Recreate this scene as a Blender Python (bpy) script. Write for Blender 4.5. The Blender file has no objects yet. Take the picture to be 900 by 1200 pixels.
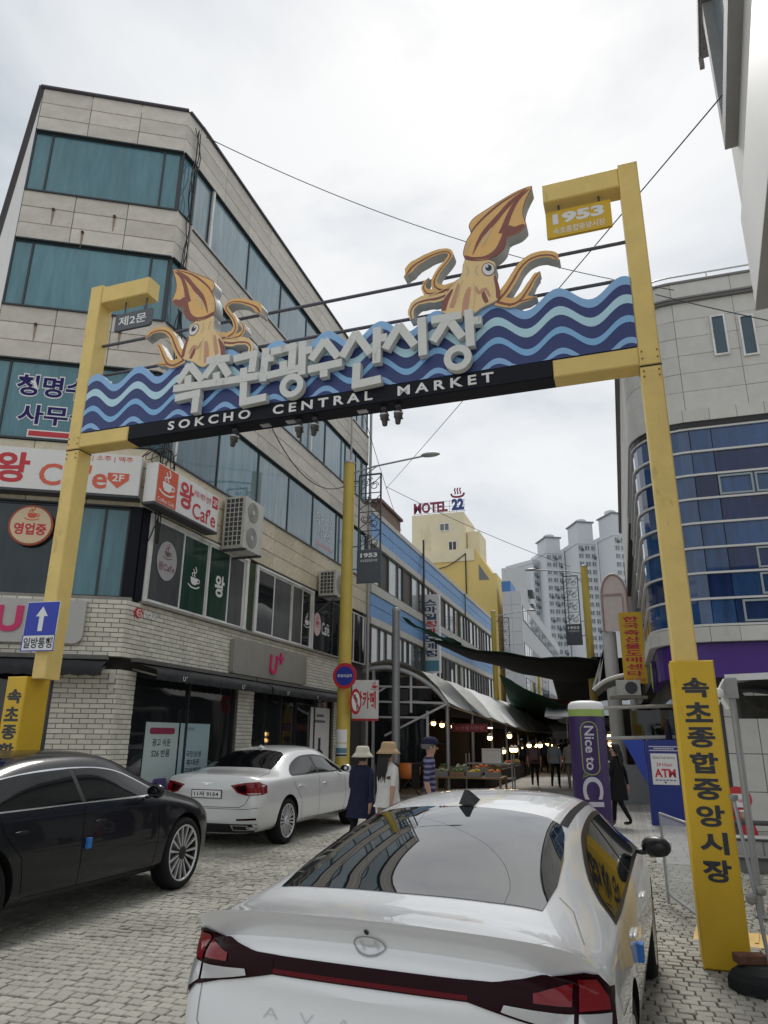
import bpy, bmesh, math, random
from mathutils import Vector, Matrix
from mathutils.bvhtree import BVHTree
from mathutils.geometry import delaunay_2d_cdt
R = math.radians
rnd = random.Random(7)
S = bpy.context.scene
COL = S.collection

# ------------------------------------------------------------------ camera
FPX, CAMH = 833.0, 1.7
PITCH, ROLL, YAW = math.atan(264 / 833.0), R(-0.5), R(18)
_F = Vector((-math.sin(YAW) * math.cos(PITCH), math.cos(YAW) * math.cos(PITCH), math.sin(PITCH)))
_R0 = Vector((math.cos(YAW), math.sin(YAW), 0))
_U0 = _R0.cross(_F)
_R = _R0 * math.cos(ROLL) - _U0 * math.sin(ROLL)
_U = _U0 * math.cos(ROLL) + _R0 * math.sin(ROLL)
cd = bpy.data.cameras.new('camera')
cam = bpy.data.objects.new('camera', cd)
COL.objects.link(cam)
cam.matrix_world = Matrix(((_R.x, _U.x, -_F.x, 0), (_R.y, _U.y, -_F.y, 0), (_R.z, _U.z, -_F.z, CAMH), (0, 0, 0, 1)))
cd.sensor_fit = 'HORIZONTAL'; cd.sensor_width = 36.0; cd.lens = 36.0 * FPX / 900.0
cd.clip_start = 0.05; cd.clip_end = 3000
S.camera = cam

# ------------------------------------------------------------------ sky, sun, exposure
SUN_EL, SUN_AZ = 54.0, -6.0            # degrees; azimuth clockwise from +Y (along the street)
sun_dir = Vector((math.sin(R(SUN_AZ)) * math.cos(R(SUN_EL)), math.cos(R(SUN_AZ)) * math.cos(R(SUN_EL)), math.sin(R(SUN_EL))))
w = bpy.data.worlds.new('World'); S.world = w; w.use_nodes = True
nt = w.node_tree; N = nt.nodes; LK = nt.links
for n in list(N): N.remove(n)
out = N.new('ShaderNodeOutputWorld'); bg = N.new('ShaderNodeBackground'); bg.inputs['Strength'].default_value = 0.1
sky = N.new('ShaderNodeTexSky'); sky.sky_type = 'NISHITA'; sky.sun_disc = False
sky.sun_elevation = R(SUN_EL); sky.sun_rotation = R(SUN_AZ); sky.dust_density = 2.0
tc = N.new('ShaderNodeTexCoord')
mp = N.new('ShaderNodeMapping'); mp.inputs['Scale'].default_value = (1.0, 1.0, 1.9); mp.inputs['Location'].default_value = (3.1, 1.7, 0.4)
LK.new(tc.outputs['Generated'], mp.inputs['Vector'])
n1 = N.new('ShaderNodeTexNoise'); n1.inputs['Scale'].default_value = 2.3; n1.inputs['Detail'].default_value = 7; n1.inputs['Roughness'].default_value = 0.55
n1.inputs['Distortion'].default_value = 0.4
LK.new(mp.outputs['Vector'], n1.inputs['Vector'])
cr = N.new('ShaderNodeValToRGB')
cr.color_ramp.elements[0].position = 0.36; cr.color_ramp.elements[0].color = (0.37, 0.405, 0.44, 1)
cr.color_ramp.elements[1].position = 0.64; cr.color_ramp.elements[1].color = (0.605, 0.615, 0.62, 1)
e = cr.color_ramp.elements.new(0.5); e.color = (0.515, 0.535, 0.555, 1)
LK.new(n1.outputs['Fac'], cr.inputs['Fac'])
# the sun behind the cloud: a soft bright spot round the sun's own direction
dp = N.new('ShaderNodeVectorMath'); dp.operation = 'DOT_PRODUCT'; dp.inputs[1].default_value = sun_dir
LK.new(tc.outputs['Generated'], dp.inputs[0])
pw = N.new('ShaderNodeMath'); pw.operation = 'POWER'; LK.new(dp.outputs['Value'], pw.inputs[0]); pw.inputs[1].default_value = 500
ml = N.new('ShaderNodeMath'); ml.operation = 'MULTIPLY'; LK.new(pw.outputs[0], ml.inputs[0]); LK.new(n1.outputs['Fac'], ml.inputs[1])
gl = N.new('ShaderNodeMixRGB'); gl.blend_type = 'ADD'; gl.inputs['Color2'].default_value = (0.55, 0.54, 0.50, 1)
LK.new(ml.outputs[0], gl.inputs['Fac']); LK.new(cr.outputs['Color'], gl.inputs['Color1'])
sc = N.new('ShaderNodeMixRGB'); sc.blend_type = 'MULTIPLY'; sc.inputs['Fac'].default_value = 1; sc.inputs['Color2'].default_value = (10.4, 10.4, 10.4, 1)
LK.new(gl.outputs['Color'], sc.inputs['Color1'])
mx = N.new('ShaderNodeMixRGB'); mx.inputs['Fac'].default_value = 0.94
LK.new(sky.outputs['Color'], mx.inputs['Color1']); LK.new(sc.outputs['Color'], mx.inputs['Color2'])
LK.new(mx.outputs['Color'], bg.inputs['Color']); LK.new(bg.outputs['Background'], out.inputs['Surface'])
sl = bpy.data.lights.new('sun', 'SUN'); sl.energy = 1.5; sl.angle = R(18); sl.color = (1.0, 0.97, 0.92)
so = bpy.data.objects.new('sun', sl); COL.objects.link(so)
so.rotation_euler = (-sun_dir).to_track_quat('-Z', 'Y').to_euler(); so.location = (0, 0, 40)
vs = S.view_settings
S.display_settings.display_device = 'sRGB'
vs.view_transform = 'Standard'; vs.look = 'None'; vs.exposure = 0.52; vs.gamma = 1.0; vs.use_curve_mapping = False
S.render.engine = 'CYCLES'
S.cycles.max_bounces = 6; S.cycles.glossy_bounces = 4; S.cycles.transmission_bounces = 6; S.cycles.transparent_max_bounces = 8
S.cycles.use_denoising = True

# ------------------------------------------------------------------ helpers
def at(x, y, Y=None, Z=None, X=None):
    "a point of the photograph at a known distance (Y), height (Z) or offset (X)"
    d = _F + _R * ((x - 450) / FPX) + _U * ((600 - y) / FPX)
    c = Vector((0, 0, CAMH))
    if Y is not None: t = Y / d.y
    elif Z is not None: t = (Z - CAMH) / d.z
    else: t = X / d.x
    return c + d * t

MATS = {}
def mat(name, col, rough=0.6, metal=0.0, var=0.0, scale=6.0, bump=0.0, bscale=40.0, spec=0.5, coat=0.0, emit=None, estr=0.0,
        rand=0.0, dirt=None, dirt_scale=1.2, dirt_lo=0.5, dirt_hi=0.75, alpha=1.0, trans=0.0, coatr=0.03, rvar=0.0):
    if name in MATS: return MATS[name]
    if rough > .7 and spec == .5: spec = .2
    m = bpy.data.materials.new(name); m.use_nodes = True
    t = m.node_tree; n = t.nodes; l = t.links
    b = n['Principled BSDF']
    b.inputs['Base Color'].default_value = (*col, 1)
    b.inputs['Roughness'].default_value = rough; b.inputs['Metallic'].default_value = metal
    b.inputs['Specular IOR Level'].default_value = spec
    b.inputs['Coat Weight'].default_value = coat; b.inputs['Coat Roughness'].default_value = coatr
    b.inputs['Alpha'].default_value = alpha; b.inputs['Transmission Weight'].default_value = trans
    if emit: b.inputs['Emission Color'].default_value = (*emit, 1); b.inputs['Emission Strength'].default_value = estr
    cur = None
    co = None
    if var or bump or dirt or rvar:
        co = n.new('ShaderNodeTexCoord')
    if var or rand or dirt:
        base = n.new('ShaderNodeRGB'); base.outputs[0].default_value = (*col, 1); cur = base.outputs[0]
    if var:
        nz = n.new('ShaderNodeTexNoise'); nz.inputs['Scale'].default_value = scale; nz.inputs['Detail'].default_value = 6; nz.inputs['Roughness'].default_value = 0.65
        l.new(co.outputs['Object'], nz.inputs['Vector'])
        mr = n.new('ShaderNodeMapRange'); mr.inputs['From Min'].default_value = 0.25; mr.inputs['From Max'].default_value = 0.75
        mr.inputs['To Min'].default_value = 1 - var; mr.inputs['To Max'].default_value = 1 + var
        l.new(nz.outputs['Fac'], mr.inputs['Value'])
        mm = n.new('ShaderNodeVectorMath'); mm.operation = 'SCALE'
        l.new(cur, mm.inputs[0]); l.new(mr.outputs[0], mm.inputs['Scale']); cur = mm.outputs[0]
    if rand:
        g = n.new('ShaderNodeNewGeometry'); oi = n.new('ShaderNodeObjectInfo')
        ad = n.new('ShaderNodeMath'); ad.operation = 'ADD'; l.new(g.outputs['Random Per Island'], ad.inputs[0]); l.new(oi.outputs['Random'], ad.inputs[1])
        fr = n.new('ShaderNodeMath'); fr.operation = 'FRACT'; l.new(ad.outputs[0], fr.inputs[0])
        mr = n.new('ShaderNodeMapRange'); mr.inputs['To Min'].default_value = 1 - rand; mr.inputs['To Max'].default_value = 1 + rand
        l.new(fr.outputs[0], mr.inputs['Value'])
        mm = n.new('ShaderNodeVectorMath'); mm.operation = 'SCALE'; l.new(cur, mm.inputs[0]); l.new(mr.outputs[0], mm.inputs['Scale']); cur = mm.outputs[0]
    if dirt:
        nz = n.new('ShaderNodeTexNoise'); nz.inputs['Scale'].default_value = dirt_scale; nz.inputs['Detail'].default_value = 8; nz.inputs['Roughness'].default_value = 0.7
        mpn = n.new('ShaderNodeMapping'); mpn.inputs['Scale'].default_value = (1, 1, 0.35)
        l.new(co.outputs['Object'], mpn.inputs['Vector']); l.new(mpn.outputs['Vector'], nz.inputs['Vector'])
        mr = n.new('ShaderNodeMapRange'); mr.inputs['From Min'].default_value = dirt_lo; mr.inputs['From Max'].default_value = dirt_hi
        l.new(nz.outputs['Fac'], mr.inputs['Value'])
        mm = n.new('ShaderNodeMixRGB'); mm.inputs['Color2'].default_value = (*dirt, 1); l.new(mr.outputs[0], mm.inputs['Fac']); l.new(cur, mm.inputs['Color1']); cur = mm.outputs[0]
    if cur is not None: l.new(cur, b.inputs['Base Color'])
    if rvar:
        nz = n.new('ShaderNodeTexNoise'); nz.inputs['Scale'].default_value = 3; nz.inputs['Detail'].default_value = 5
        l.new(co.outputs['Object'], nz.inputs['Vector'])
        mr = n.new('ShaderNodeMapRange'); mr.inputs['From Min'].default_value = 0.3; mr.inputs['From Max'].default_value = 0.7
        mr.inputs['To Min'].default_value = max(0.02, rough - rvar); mr.inputs['To Max'].default_value = rough + rvar
        l.new(nz.outputs['Fac'], mr.inputs['Value']); l.new(mr.outputs[0], b.inputs['Roughness'])
    if bump:
        nz = n.new('ShaderNodeTexNoise'); nz.inputs['Scale'].default_value = bscale; nz.inputs['Detail'].default_value = 4
        l.new(co.outputs['Object'], nz.inputs['Vector'])
        bp = n.new('ShaderNodeBump'); bp.inputs['Strength'].default_value = bump; bp.inputs['Distance'].default_value = 0.02
        l.new(nz.outputs['Fac'], bp.inputs['Height']); l.new(bp.outputs['Normal'], b.inputs['Normal'])
    MATS[name] = m
    return m

def link(name, me, parent=None, label=None, cat=None, group=None, kind=None):
    o = bpy.data.objects.new(name, me); COL.objects.link(o)
    if parent is not None: o.parent = parent
    if label: o['label'] = label
    if cat: o['category'] = cat
    if group: o['group'] = group
    if kind: o['kind'] = kind
    return o

def thing(name, label, cat, loc=(0, 0, 0), rz=0.0, group=None):
    o = link(name, None, None, label, cat, group)
    o.location = loc; o.rotation_euler = (0, 0, rz); o.empty_display_size = 0.2
    return o

def mframe(o, u, n):
    "matrix of a wall frame: local x = u (to the right seen from outside), y = up, z = outward normal"
    u = Vector(u).normalized(); n = Vector(n).normalized(); v = n.cross(u)
    return Matrix(((u.x, v.x, n.x, o[0]), (u.y, v.y, n.y, o[1]), (u.z, v.z, n.z, o[2]), (0, 0, 0, 1)))

class MB:
    def __init__(s, m=None):
        s.v = []; s.f = []; s.m = m or Matrix.Identity(4); s.sm = []
    def add(s, vs, fs, smooth=False):
        k = len(s.v)
        s.v += [s.m @ Vector(p) for p in vs]
        s.f += [tuple(i + k for i in f) for f in fs]
        s.sm += [smooth] * len(fs)
        return s
    def box(s, a, b):
        x0, y0, z0 = (min(a[i], b[i]) for i in range(3)); x1, y1, z1 = (max(a[i], b[i]) for i in range(3))
        return s.add([(x0, y0, z0), (x1, y0, z0), (x1, y1, z0), (x0, y1, z0), (x0, y0, z1), (x1, y0, z1), (x1, y1, z1), (x0, y1, z1)],
                     [(0, 3, 2, 1), (4, 5, 6, 7), (0, 1, 5, 4), (1, 2, 6, 5), (2, 3, 7, 6), (3, 0, 4, 7)])
    def bbox(s, a, b, c=0.01):
        "box chamfered on the +z (outer) side"
        x0, y0, z0 = (min(a[i], b[i]) for i in range(3)); x1, y1, z1 = (max(a[i], b[i]) for i in range(3))
        c = min(c, (x1 - x0) * .3, (y1 - y0) * .3, (z1 - z0) * .6)
        return s.add([(x0, y0, z0), (x1, y0, z0), (x1, y1, z0), (x0, y1, z0), (x0, y0, z1 - c), (x1, y0, z1 - c), (x1, y1, z1 - c), (x0, y1, z1 - c),
                      (x0 + c, y0 + c, z1), (x1 - c, y0 + c, z1), (x1 - c, y1 - c, z1), (x0 + c, y1 - c, z1)],
                     [(0, 3, 2, 1), (8, 9, 10, 11), (0, 1, 5, 4), (1, 2, 6, 5), (2, 3, 7, 6), (3, 0, 4, 7), (4, 5, 9, 8), (5, 6, 10, 9), (6, 7, 11, 10), (7, 4, 8, 11)])
    def quad(s, *p): return s.add(p, [tuple(range(len(p)))])
    def prism(s, poly, z0, z1):
        "extrude a polygon (list of (x, y), counter-clockwise) from z0 to z1; caps triangulated"
        n = len(poly)
        a = sum(poly[i][0] * poly[(i + 1) % n][1] - poly[(i + 1) % n][0] * poly[i][1] for i in range(n))
        if a < 0: poly = poly[::-1]
        r = delaunay_2d_cdt([Vector(p) for p in poly], [], [list(range(n))], 1, 1e-6)
        vs, fs = r[0], r[2]
        k = len(vs)
        s.add([(p.x, p.y, z1) for p in vs] + [(p.x, p.y, z0) for p in vs], [tuple(f) for f in fs] + [tuple(i + k for i in reversed(f)) for f in fs])
        s.add([(p[0], p[1], z0) for p in poly] + [(p[0], p[1], z1) for p in poly], [(i, (i + 1) % n, n + (i + 1) % n, n + i) for i in range(n)])
        return s
    def flat(s, poly, z):
        n = len(poly)
        a = sum(poly[i][0] * poly[(i + 1) % n][1] - poly[(i + 1) % n][0] * poly[i][1] for i in range(n))
        if a < 0: poly = poly[::-1]
        r = delaunay_2d_cdt([Vector(p) for p in poly], [], [list(range(n))], 1, 1e-6)
        return s.add([(p.x, p.y, z) for p in r[0]], [tuple(f) for f in r[2]])
    def tube(s, pts, r, seg=8, cap=True, smooth=True):
        pts = [Vector(p) for p in pts]; n = len(pts); rs = r if isinstance(r, (list, tuple)) else [r] * n
        vs = []; up = None
        for i, p in enumerate(pts):
            d = (pts[min(i + 1, n - 1)] - pts[max(i - 1, 0)]).normalized()
            if up is None: up = Vector((0, 0, 1)) if abs(d.z) < .9 else Vector((1, 0, 0))
            a = d.cross(up).normalized(); b = a.cross(d).normalized(); up = b
            for j in range(seg):
                t = 2 * math.pi * j / seg
                vs.append(p + a * math.cos(t) * rs[i] + b * math.sin(t) * rs[i])
        fs = [(i * seg + j, i * seg + (j + 1) % seg, (i + 1) * seg + (j + 1) % seg, (i + 1) * seg + j) for i in range(n - 1) for j in range(seg)]
        s.add(vs, fs, smooth)
        if cap:
            s.add(vs[:seg], [tuple(range(seg - 1, -1, -1))]); s.add(vs[-seg:], [tuple(range(seg))])
        return s
    def lathe(s, prof, seg=16, c=(0, 0, 0), axis='z', smooth=True, sx=1.0, sy=1.0):
        vs = []
        for (r, h) in prof:
            for j in range(seg):
                t = 2 * math.pi * j / seg; a, b = r * math.cos(t) * sx, r * math.sin(t) * sy
                vs.append({'z': (c[0] + a, c[1] + b, c[2] + h), 'x': (c[0] + h, c[1] + a, c[2] + b), 'y': (c[0] + b, c[1] + h, c[2] + a)}[axis])
        n = len(prof)
        fs = [(i * seg + j, i * seg + (j + 1) % seg, (i + 1) * seg + (j + 1) % seg, (i + 1) * seg + j) for i in range(n - 1) for j in range(seg)]
        return s.add(vs, fs, smooth)
    def bar(s, a, b, w, h):
        "a straight bar of w x h section from a to b"
        a, b = Vector(a), Vector(b); d = (b - a).normalized(); up = Vector((0, 0, 1)) if abs(d.z) < .95 else Vector((0, 1, 0))
        x = d.cross(up).normalized() * (w / 2); y = x.cross(d).normalized() * (h / 2)
        vs = [a - x - y, a + x - y, a + x + y, a - x + y, b - x - y, b + x - y, b + x + y, b - x + y]
        return s.add(vs, [(3, 2, 1, 0), (4, 5, 6, 7), (0, 1, 5, 4), (1, 2, 6, 5), (2, 3, 7, 6), (3, 0, 4, 7)])
    def mesh(s, name, m):
        me = bpy.data.meshes.new(name)
        me.from_pydata(s.v, [], s.f); me.polygons.foreach_set('use_smooth', s.sm)
        ms = m if isinstance(m, (list, tuple)) else [m]
        for q in ms: me.materials.append(q)
        me.update()
        return me
    def build(s, name, m, parent=None, **k): return link(name, s.mesh(name, m), parent, **k)

def fixn(o):
    bm = bmesh.new(); bm.from_mesh(o.data); bmesh.ops.remove_doubles(bm, verts=bm.verts, dist=1e-5); bmesh.ops.recalc_face_normals(bm, faces=bm.faces); bm.to_mesh(o.data); bm.free(); return o

def copy_tree(o, parent=None):
    c = o.copy(); COL.objects.link(c)
    if parent is not None: c.parent = parent
    for ch in o.children: copy_tree(ch, c)
    return c

WORK = bpy.data.scenes.new('workbench')        # small side scene in which modifiers and lettering are evaluated
def baked(o, extra=()):
    for q in (o, *extra): WORK.collection.objects.link(q)
    vl = WORK.view_layers[0]; vl.update(); dg = vl.depsgraph
    me = bpy.data.meshes.new_from_object(o.evaluated_get(dg))
    for q in (o, *extra): WORK.collection.objects.unlink(q)
    return me

def text_mesh(txt, bold=0.0, ext=0.0, shear=0.0, space=1.0, line=1.0, res=3, align='CENTER'):
    cu = bpy.data.curves.new('text', 'FONT'); cu.body = txt; cu.size = 1.0; cu.align_x = align; cu.align_y = 'CENTER'
    cu.offset = bold; cu.extrude = ext; cu.shear = shear; cu.space_character = space; cu.space_line = line; cu.resolution_u = res
    o = bpy.data.objects.new('text', cu); me = baked(o)
    bpy.data.objects.remove(o); bpy.data.curves.remove(cu)
    return me

def text(name, txt, m, M, w, h, parent=None, bold=0.0, ext=0.0, depth=None, keep=False, **k):
    "lettering fitted into a w x h box centred in frame M (x right, y up, z out)"
    tk = {q: k.pop(q) for q in ('shear', 'space', 'line', 'res') if q in k}
    me = text_mesh(txt, bold, 0.5 if ext else 0.0, **tk)
    xs = [v.co.x for v in me.vertices]; ys = [v.co.y for v in me.vertices]
    if not xs: return None
    x0, x1, y0, y1 = min(xs), max(xs), min(ys), max(ys)
    sx = w / (x1 - x0); sy = h / (y1 - y0)
    if keep: sx = sy = min(sx, sy)
    for v in me.vertices:
        v.co = M @ Vector(((v.co.x - (x0 + x1) / 2) * sx, (v.co.y - (y0 + y1) / 2) * sy, (v.co.z + 0.5) * ext if ext else 0.0))
    me.materials.clear(); me.materials.append(m)
    for p in me.polygons: p.material_index = 0; p.use_smooth = False
    me.name = name
    return link(name, me, parent, **k)

def ellipse(cx, cy, rx, ry, n=24, rot=0.0):
    c, s_ = math.cos(rot), math.sin(rot)
    return [(cx + rx * math.cos(2 * math.pi * i / n) * c - ry * math.sin(2 * math.pi * i / n) * s_, cy + rx * math.cos(2 * math.pi * i / n) * s_ + ry * math.sin(2 * math.pi * i / n) * c) for i in range(n)]

def smooth_poly(pts, k=4, closed=True):
    "Catmull-Rom through the points"
    n = len(pts); o = []
    for i in range(n if closed else n - 1):
        g = (lambda j: pts[j % n]) if closed else (lambda j: pts[min(max(j, 0), n - 1)])
        a, b, c, d = g(i - 1), g(i), g(i + 1), g(i + 2)
        for q in range(k):
            t = q / k
            o.append(tuple(0.5 * (2 * b[e] + (c[e] - a[e]) * t + (2 * a[e] - 5 * b[e] + 4 * c[e] - d[e]) * t * t + (3 * b[e] - a[e] - 3 * c[e] + d[e]) * t ** 3) for e in range(len(b))))
    if not closed: o.append(tuple(pts[-1]))
    return o

def stroke(pts, ws):
    "polygon of a tapered 2-D stroke"
    n = len(pts); ws = ws if isinstance(ws, (list, tuple)) else [ws] * n; L = []; Q = []
    for i in range(n):
        a, b = pts[max(i - 1, 0)], pts[min(i + 1, n - 1)]; dx, dy = b[0] - a[0], b[1] - a[1]; q = math.hypot(dx, dy) or 1
        nx, ny = -dy / q * ws[i] / 2, dx / q * ws[i] / 2
        L.append((pts[i][0] + nx, pts[i][1] + ny)); Q.append((pts[i][0] - nx, pts[i][1] - ny))
    return L + Q[::-1]

# ------------------------------------------------------------------ materials
yellow = mat('yellow_paint', (0.80, 0.585, 0.19), 0.5, var=0.10, scale=2.5, dirt=(0.50, 0.355, 0.13), dirt_scale=7.0, dirt_lo=0.60, dirt_hi=0.72)
yellow2 = mat('yellow_board', (0.70, 0.44, 0.02), 0.45, var=0.06, scale=2.5, dirt=(0.40, 0.24, 0.02), dirt_scale=4, dirt_lo=0.60, dirt_hi=0.8)
navy = mat('navy_board', (0.028, 0.048, 0.18), 0.45, var=0.08)
nearblack = mat('black_board', (0.006, 0.007, 0.013), 0.5, var=0.1, spec=.2)
lblue1 = mat('wave_blue', (0.28, 0.50, 0.80), 0.45, var=0.04)
lblue2 = mat('wave_pale', (0.50, 0.75, 0.85), 0.45, var=0.04)
lblue3 = mat('wave_mid', (0.24, 0.50, 0.80), 0.45, var=0.04)
lettergrey = mat('letter_grey', (0.72, 0.725, 0.68), 0.55, var=0.06, scale=4, dirt=(0.26, 0.26, 0.23), dirt_scale=5, dirt_lo=0.58, dirt_hi=0.8)
white = mat('white_paint', (0.80, 0.80, 0.79), 0.5, var=0.03)
offwhite = mat('off_white', (0.70, 0.69, 0.66), 0.6, var=0.05, dirt=(0.42, 0.40, 0.36), dirt_scale=2, dirt_lo=0.55, dirt_hi=0.85)
black = mat('black_paint', (0.012, 0.012, 0.013), 0.45)
darkgrey = mat('dark_grey', (0.06, 0.062, 0.066), 0.55, var=0.1)
steel = mat('grey_steel', (0.34, 0.35, 0.36), 0.42, 0.35, var=0.08, scale=8)
steel_d = mat('dark_steel', (0.10, 0.105, 0.12), 0.45, 0.3, var=0.1)
alum = mat('aluminium', (0.62, 0.63, 0.64), 0.35, 0.6, var=0.05)
frame_w = mat('window_frame', (0.74, 0.74, 0.72), 0.45, var=0.05, dirt=(0.35, 0.33, 0.29), dirt_scale=3, dirt_lo=0.5, dirt_hi=0.8)
plastic = mat('ivory_plastic', (0.58, 0.57, 0.52), 0.5, var=0.05, dirt=(0.33, 0.31, 0.27), dirt_scale=2, dirt_lo=0.5, dirt_hi=0.8)
cable = mat('cable_black', (0.015, 0.015, 0.016), 0.6)

# ================================================================== SETTING: ground
def brick_ground(name, c1, c2, cm, scale, bw=0.5, rh=0.25):
    m = bpy.data.materials.new(name); m.use_nodes = True
    t = m.node_tree; n = t.nodes; l = t.links; b = n['Principled BSDF']; b.inputs['Roughness'].default_value = 0.85
    co = n.new('ShaderNodeTexCoord'); br = n.new('ShaderNodeTexBrick'); br.inputs['Scale'].default_value = scale
    br.inputs['Color1'].default_value = (*c1, 1); br.inputs['Color2'].default_value = (*c2, 1); br.inputs['Mortar'].default_value = (*cm, 1)
    br.inputs['Mortar Size'].default_value = 0.015; br.inputs['Brick Width'].default_value = bw; br.inputs['Row Height'].default_value = rh
    l.new(co.outputs['Object'], br.inputs['Vector'])
    nz = n.new('ShaderNodeTexNoise'); nz.inputs['Scale'].default_value = 0.7; nz.inputs['Detail'].default_value = 8; l.new(co.outputs['Object'], nz.inputs['Vector'])
    mr = n.new('ShaderNodeMapRange'); mr.inputs['From Min'].default_value = 0.3; mr.inputs['From Max'].default_value = 0.7; mr.inputs['To Min'].default_value = 0.72; mr.inputs['To Max'].default_value = 1.15
    l.new(nz.outputs['Fac'], mr.inputs['Value'])
    mm = n.new('ShaderNodeVectorMath'); mm.operation = 'SCALE'; l.new(br.outputs['Color'], mm.inputs[0]); l.new(mr.outputs[0], mm.inputs['Scale'])
    l.new(mm.outputs[0], b.inputs['Base Color'])
    bp = n.new('ShaderNodeBump'); bp.inputs['Strength'].default_value = 0.4; bp.inputs['Distance'].default_value = 0.01
    l.new(br.outputs['Fac'], bp.inputs['Height']); bp.invert = True; l.new(bp.outputs['Normal'], b.inputs['Normal'])
    return m
joint = mat('paver_joint', (0.24, 0.23, 0.195), 0.9, var=0.3, scale=9, bump=0.4)
pave_far = brick_ground('street_paving', (0.37, 0.36, 0.33), (0.33, 0.32, 0.295), (0.15, 0.145, 0.13), 2.4)
slab_m = brick_ground('pale_paving', (0.44, 0.43, 0.41), (0.38, 0.375, 0.36), (0.2, 0.2, 0.19), 1.3, 0.5, 0.5)
g = MB(); g.quad((-900, -900, -.035), (900, -900, -.035), (900, 900, -.035), (-900, 900, -.035)); g.build('ground', pave_far, kind='structure')
g = MB(); g.quad((-8.0, 13.4, -.004), (0.3, 13.4, -.004), (0.3, 140, -.004), (-8.0, 140, -.004)); g.build('street', pave_far, kind='structure')
g = MB(); g.quad((0.3, 12.0, 0), (30, 12.0, 0), (30, 60, 0), (0.3, 60, 0)); g.build('pavement', slab_m, kind='structure')
paver_m = mat('paver_stone', (0.345, 0.333, 0.292), 0.85, var=0.26, scale=1.3, rand=0.10, bump=0.5, bscale=55, dirt=(0.20, 0.19, 0.16), dirt_scale=.8, dirt_lo=0.48, dirt_hi=0.74)

def px(p):
    d = Vector(p) - Vector((0, 0, CAMH)); z = d.dot(_F)
    return (450 + FPX * d.dot(_R) / z, 600 - FPX * d.dot(_U) / z) if z > .1 else (-999, -999)
PW, PD, PJ = 0.106, 0.092, 0.006
def paver_verts(w, d, t0, t1, t2, t3):
    c = 0.006; hw, hd = w / 2, d / 2
    z = [t0, t1, t2, t3]
    top = [(-hw + c, -hd + c, z[0]), (hw - c, -hd + c, z[1]), (hw - c, hd - c, z[2]), (-hw + c, hd - c, z[3])]
    mid = [(-hw, -hd, z[0] - c), (hw, -hd, z[1] - c), (hw, hd, z[2] - c), (-hw, hd, z[3] - c)]
    bot = [(-hw, -hd, -.04), (hw, -hd, -.04), (hw, hd, -.04), (-hw, hd, -.04)]
    return bot + mid + top, [(0, 1, 5, 4), (1, 2, 6, 5), (2, 3, 7, 6), (3, 0, 4, 7), (4, 5, 9, 8), (5, 6, 10, 9), (6, 7, 11, 10), (7, 4, 8, 11), (8, 9, 10, 11)]
prot = []
for k in range(6):
    q = MB(); q.add(*paver_verts(PW - rnd.uniform(0, .008), PD - rnd.uniform(0, .006), *[rnd.uniform(-.003, .004) for _ in range(4)])); prot.append(q.mesh('paver', paver_m))
plaza = MB(); plaza.quad((-9.6, 1.0, -.03), (3.2, 1.0, -.03), (3.2, 13.5, -.03), (-9.6, 13.5, -.03))
plaza = plaza.build('plaza', joint, kind='structure')
spots = []
row = 0; yy = 1.2
while yy < 13.4:
    xx = -9.2 + (row % 2) * (PW + PJ) / 2 + .02 * math.sin(row * 2.1)
    while xx < 3.0:
        a = px((xx, yy, 0))
        if -40 < a[0] < 940 and a[1] < 1260 and not (xx > 0.25 and yy > 12.0): spots.append((xx, yy, a))
        xx += PW + PJ
    row += 1; yy += PD + PJ
def seen(x, y, a):
    if not (6 < a[0] < 894 and a[1] < 1196): return False
    if -2.35 < x < 0.35 and y < 7.6: return False
    if x < -4.9 and 4 < y < 9.3: return False
    if a[0] > 225 and a[1] > 1075 and a[0] < 800: return False
    return True
vis = sorted([s_ for s_ in spots if seen(*s_)], key=lambda s_: s_[0] ** 2 + s_[1] ** 2)[:300]
vset = set((s_[0], s_[1]) for s_ in vis)
rest = MB()
for (x, y, a) in spots:
    rz = rnd.uniform(-.06, .06) + .04 * math.cos(x * 1.6); dz = rnd.gauss(0, .0022) + 0.006 * math.sin(x * 1.1 + y * .7) * math.sin(y * 1.3)
    if (x, y) in vset:
        o = link('paver', prot[rnd.randrange(6)], plaza); o.location = (x + rnd.uniform(-.004, .004), y + rnd.uniform(-.004, .004) + .03 * math.sin(x * 1.6), dz); o.rotation_euler = (rnd.gauss(0, .012), rnd.gauss(0, .012), rz)
    else:
        rest.m = Matrix.Translation((x + rnd.uniform(-.004, .004), y + rnd.uniform(-.004, .004) + .03 * math.sin(x * 1.6), dz)) @ Matrix.Rotation(rz, 4, 'Z')
        rest.add(*paver_verts(PW - rnd.uniform(0, .008), PD - rnd.uniform(0, .006), *[rnd.gauss(0, .003) for _ in range(4)]))
rest.build('paver_field', paver_m, plaza, kind='stuff')

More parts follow.
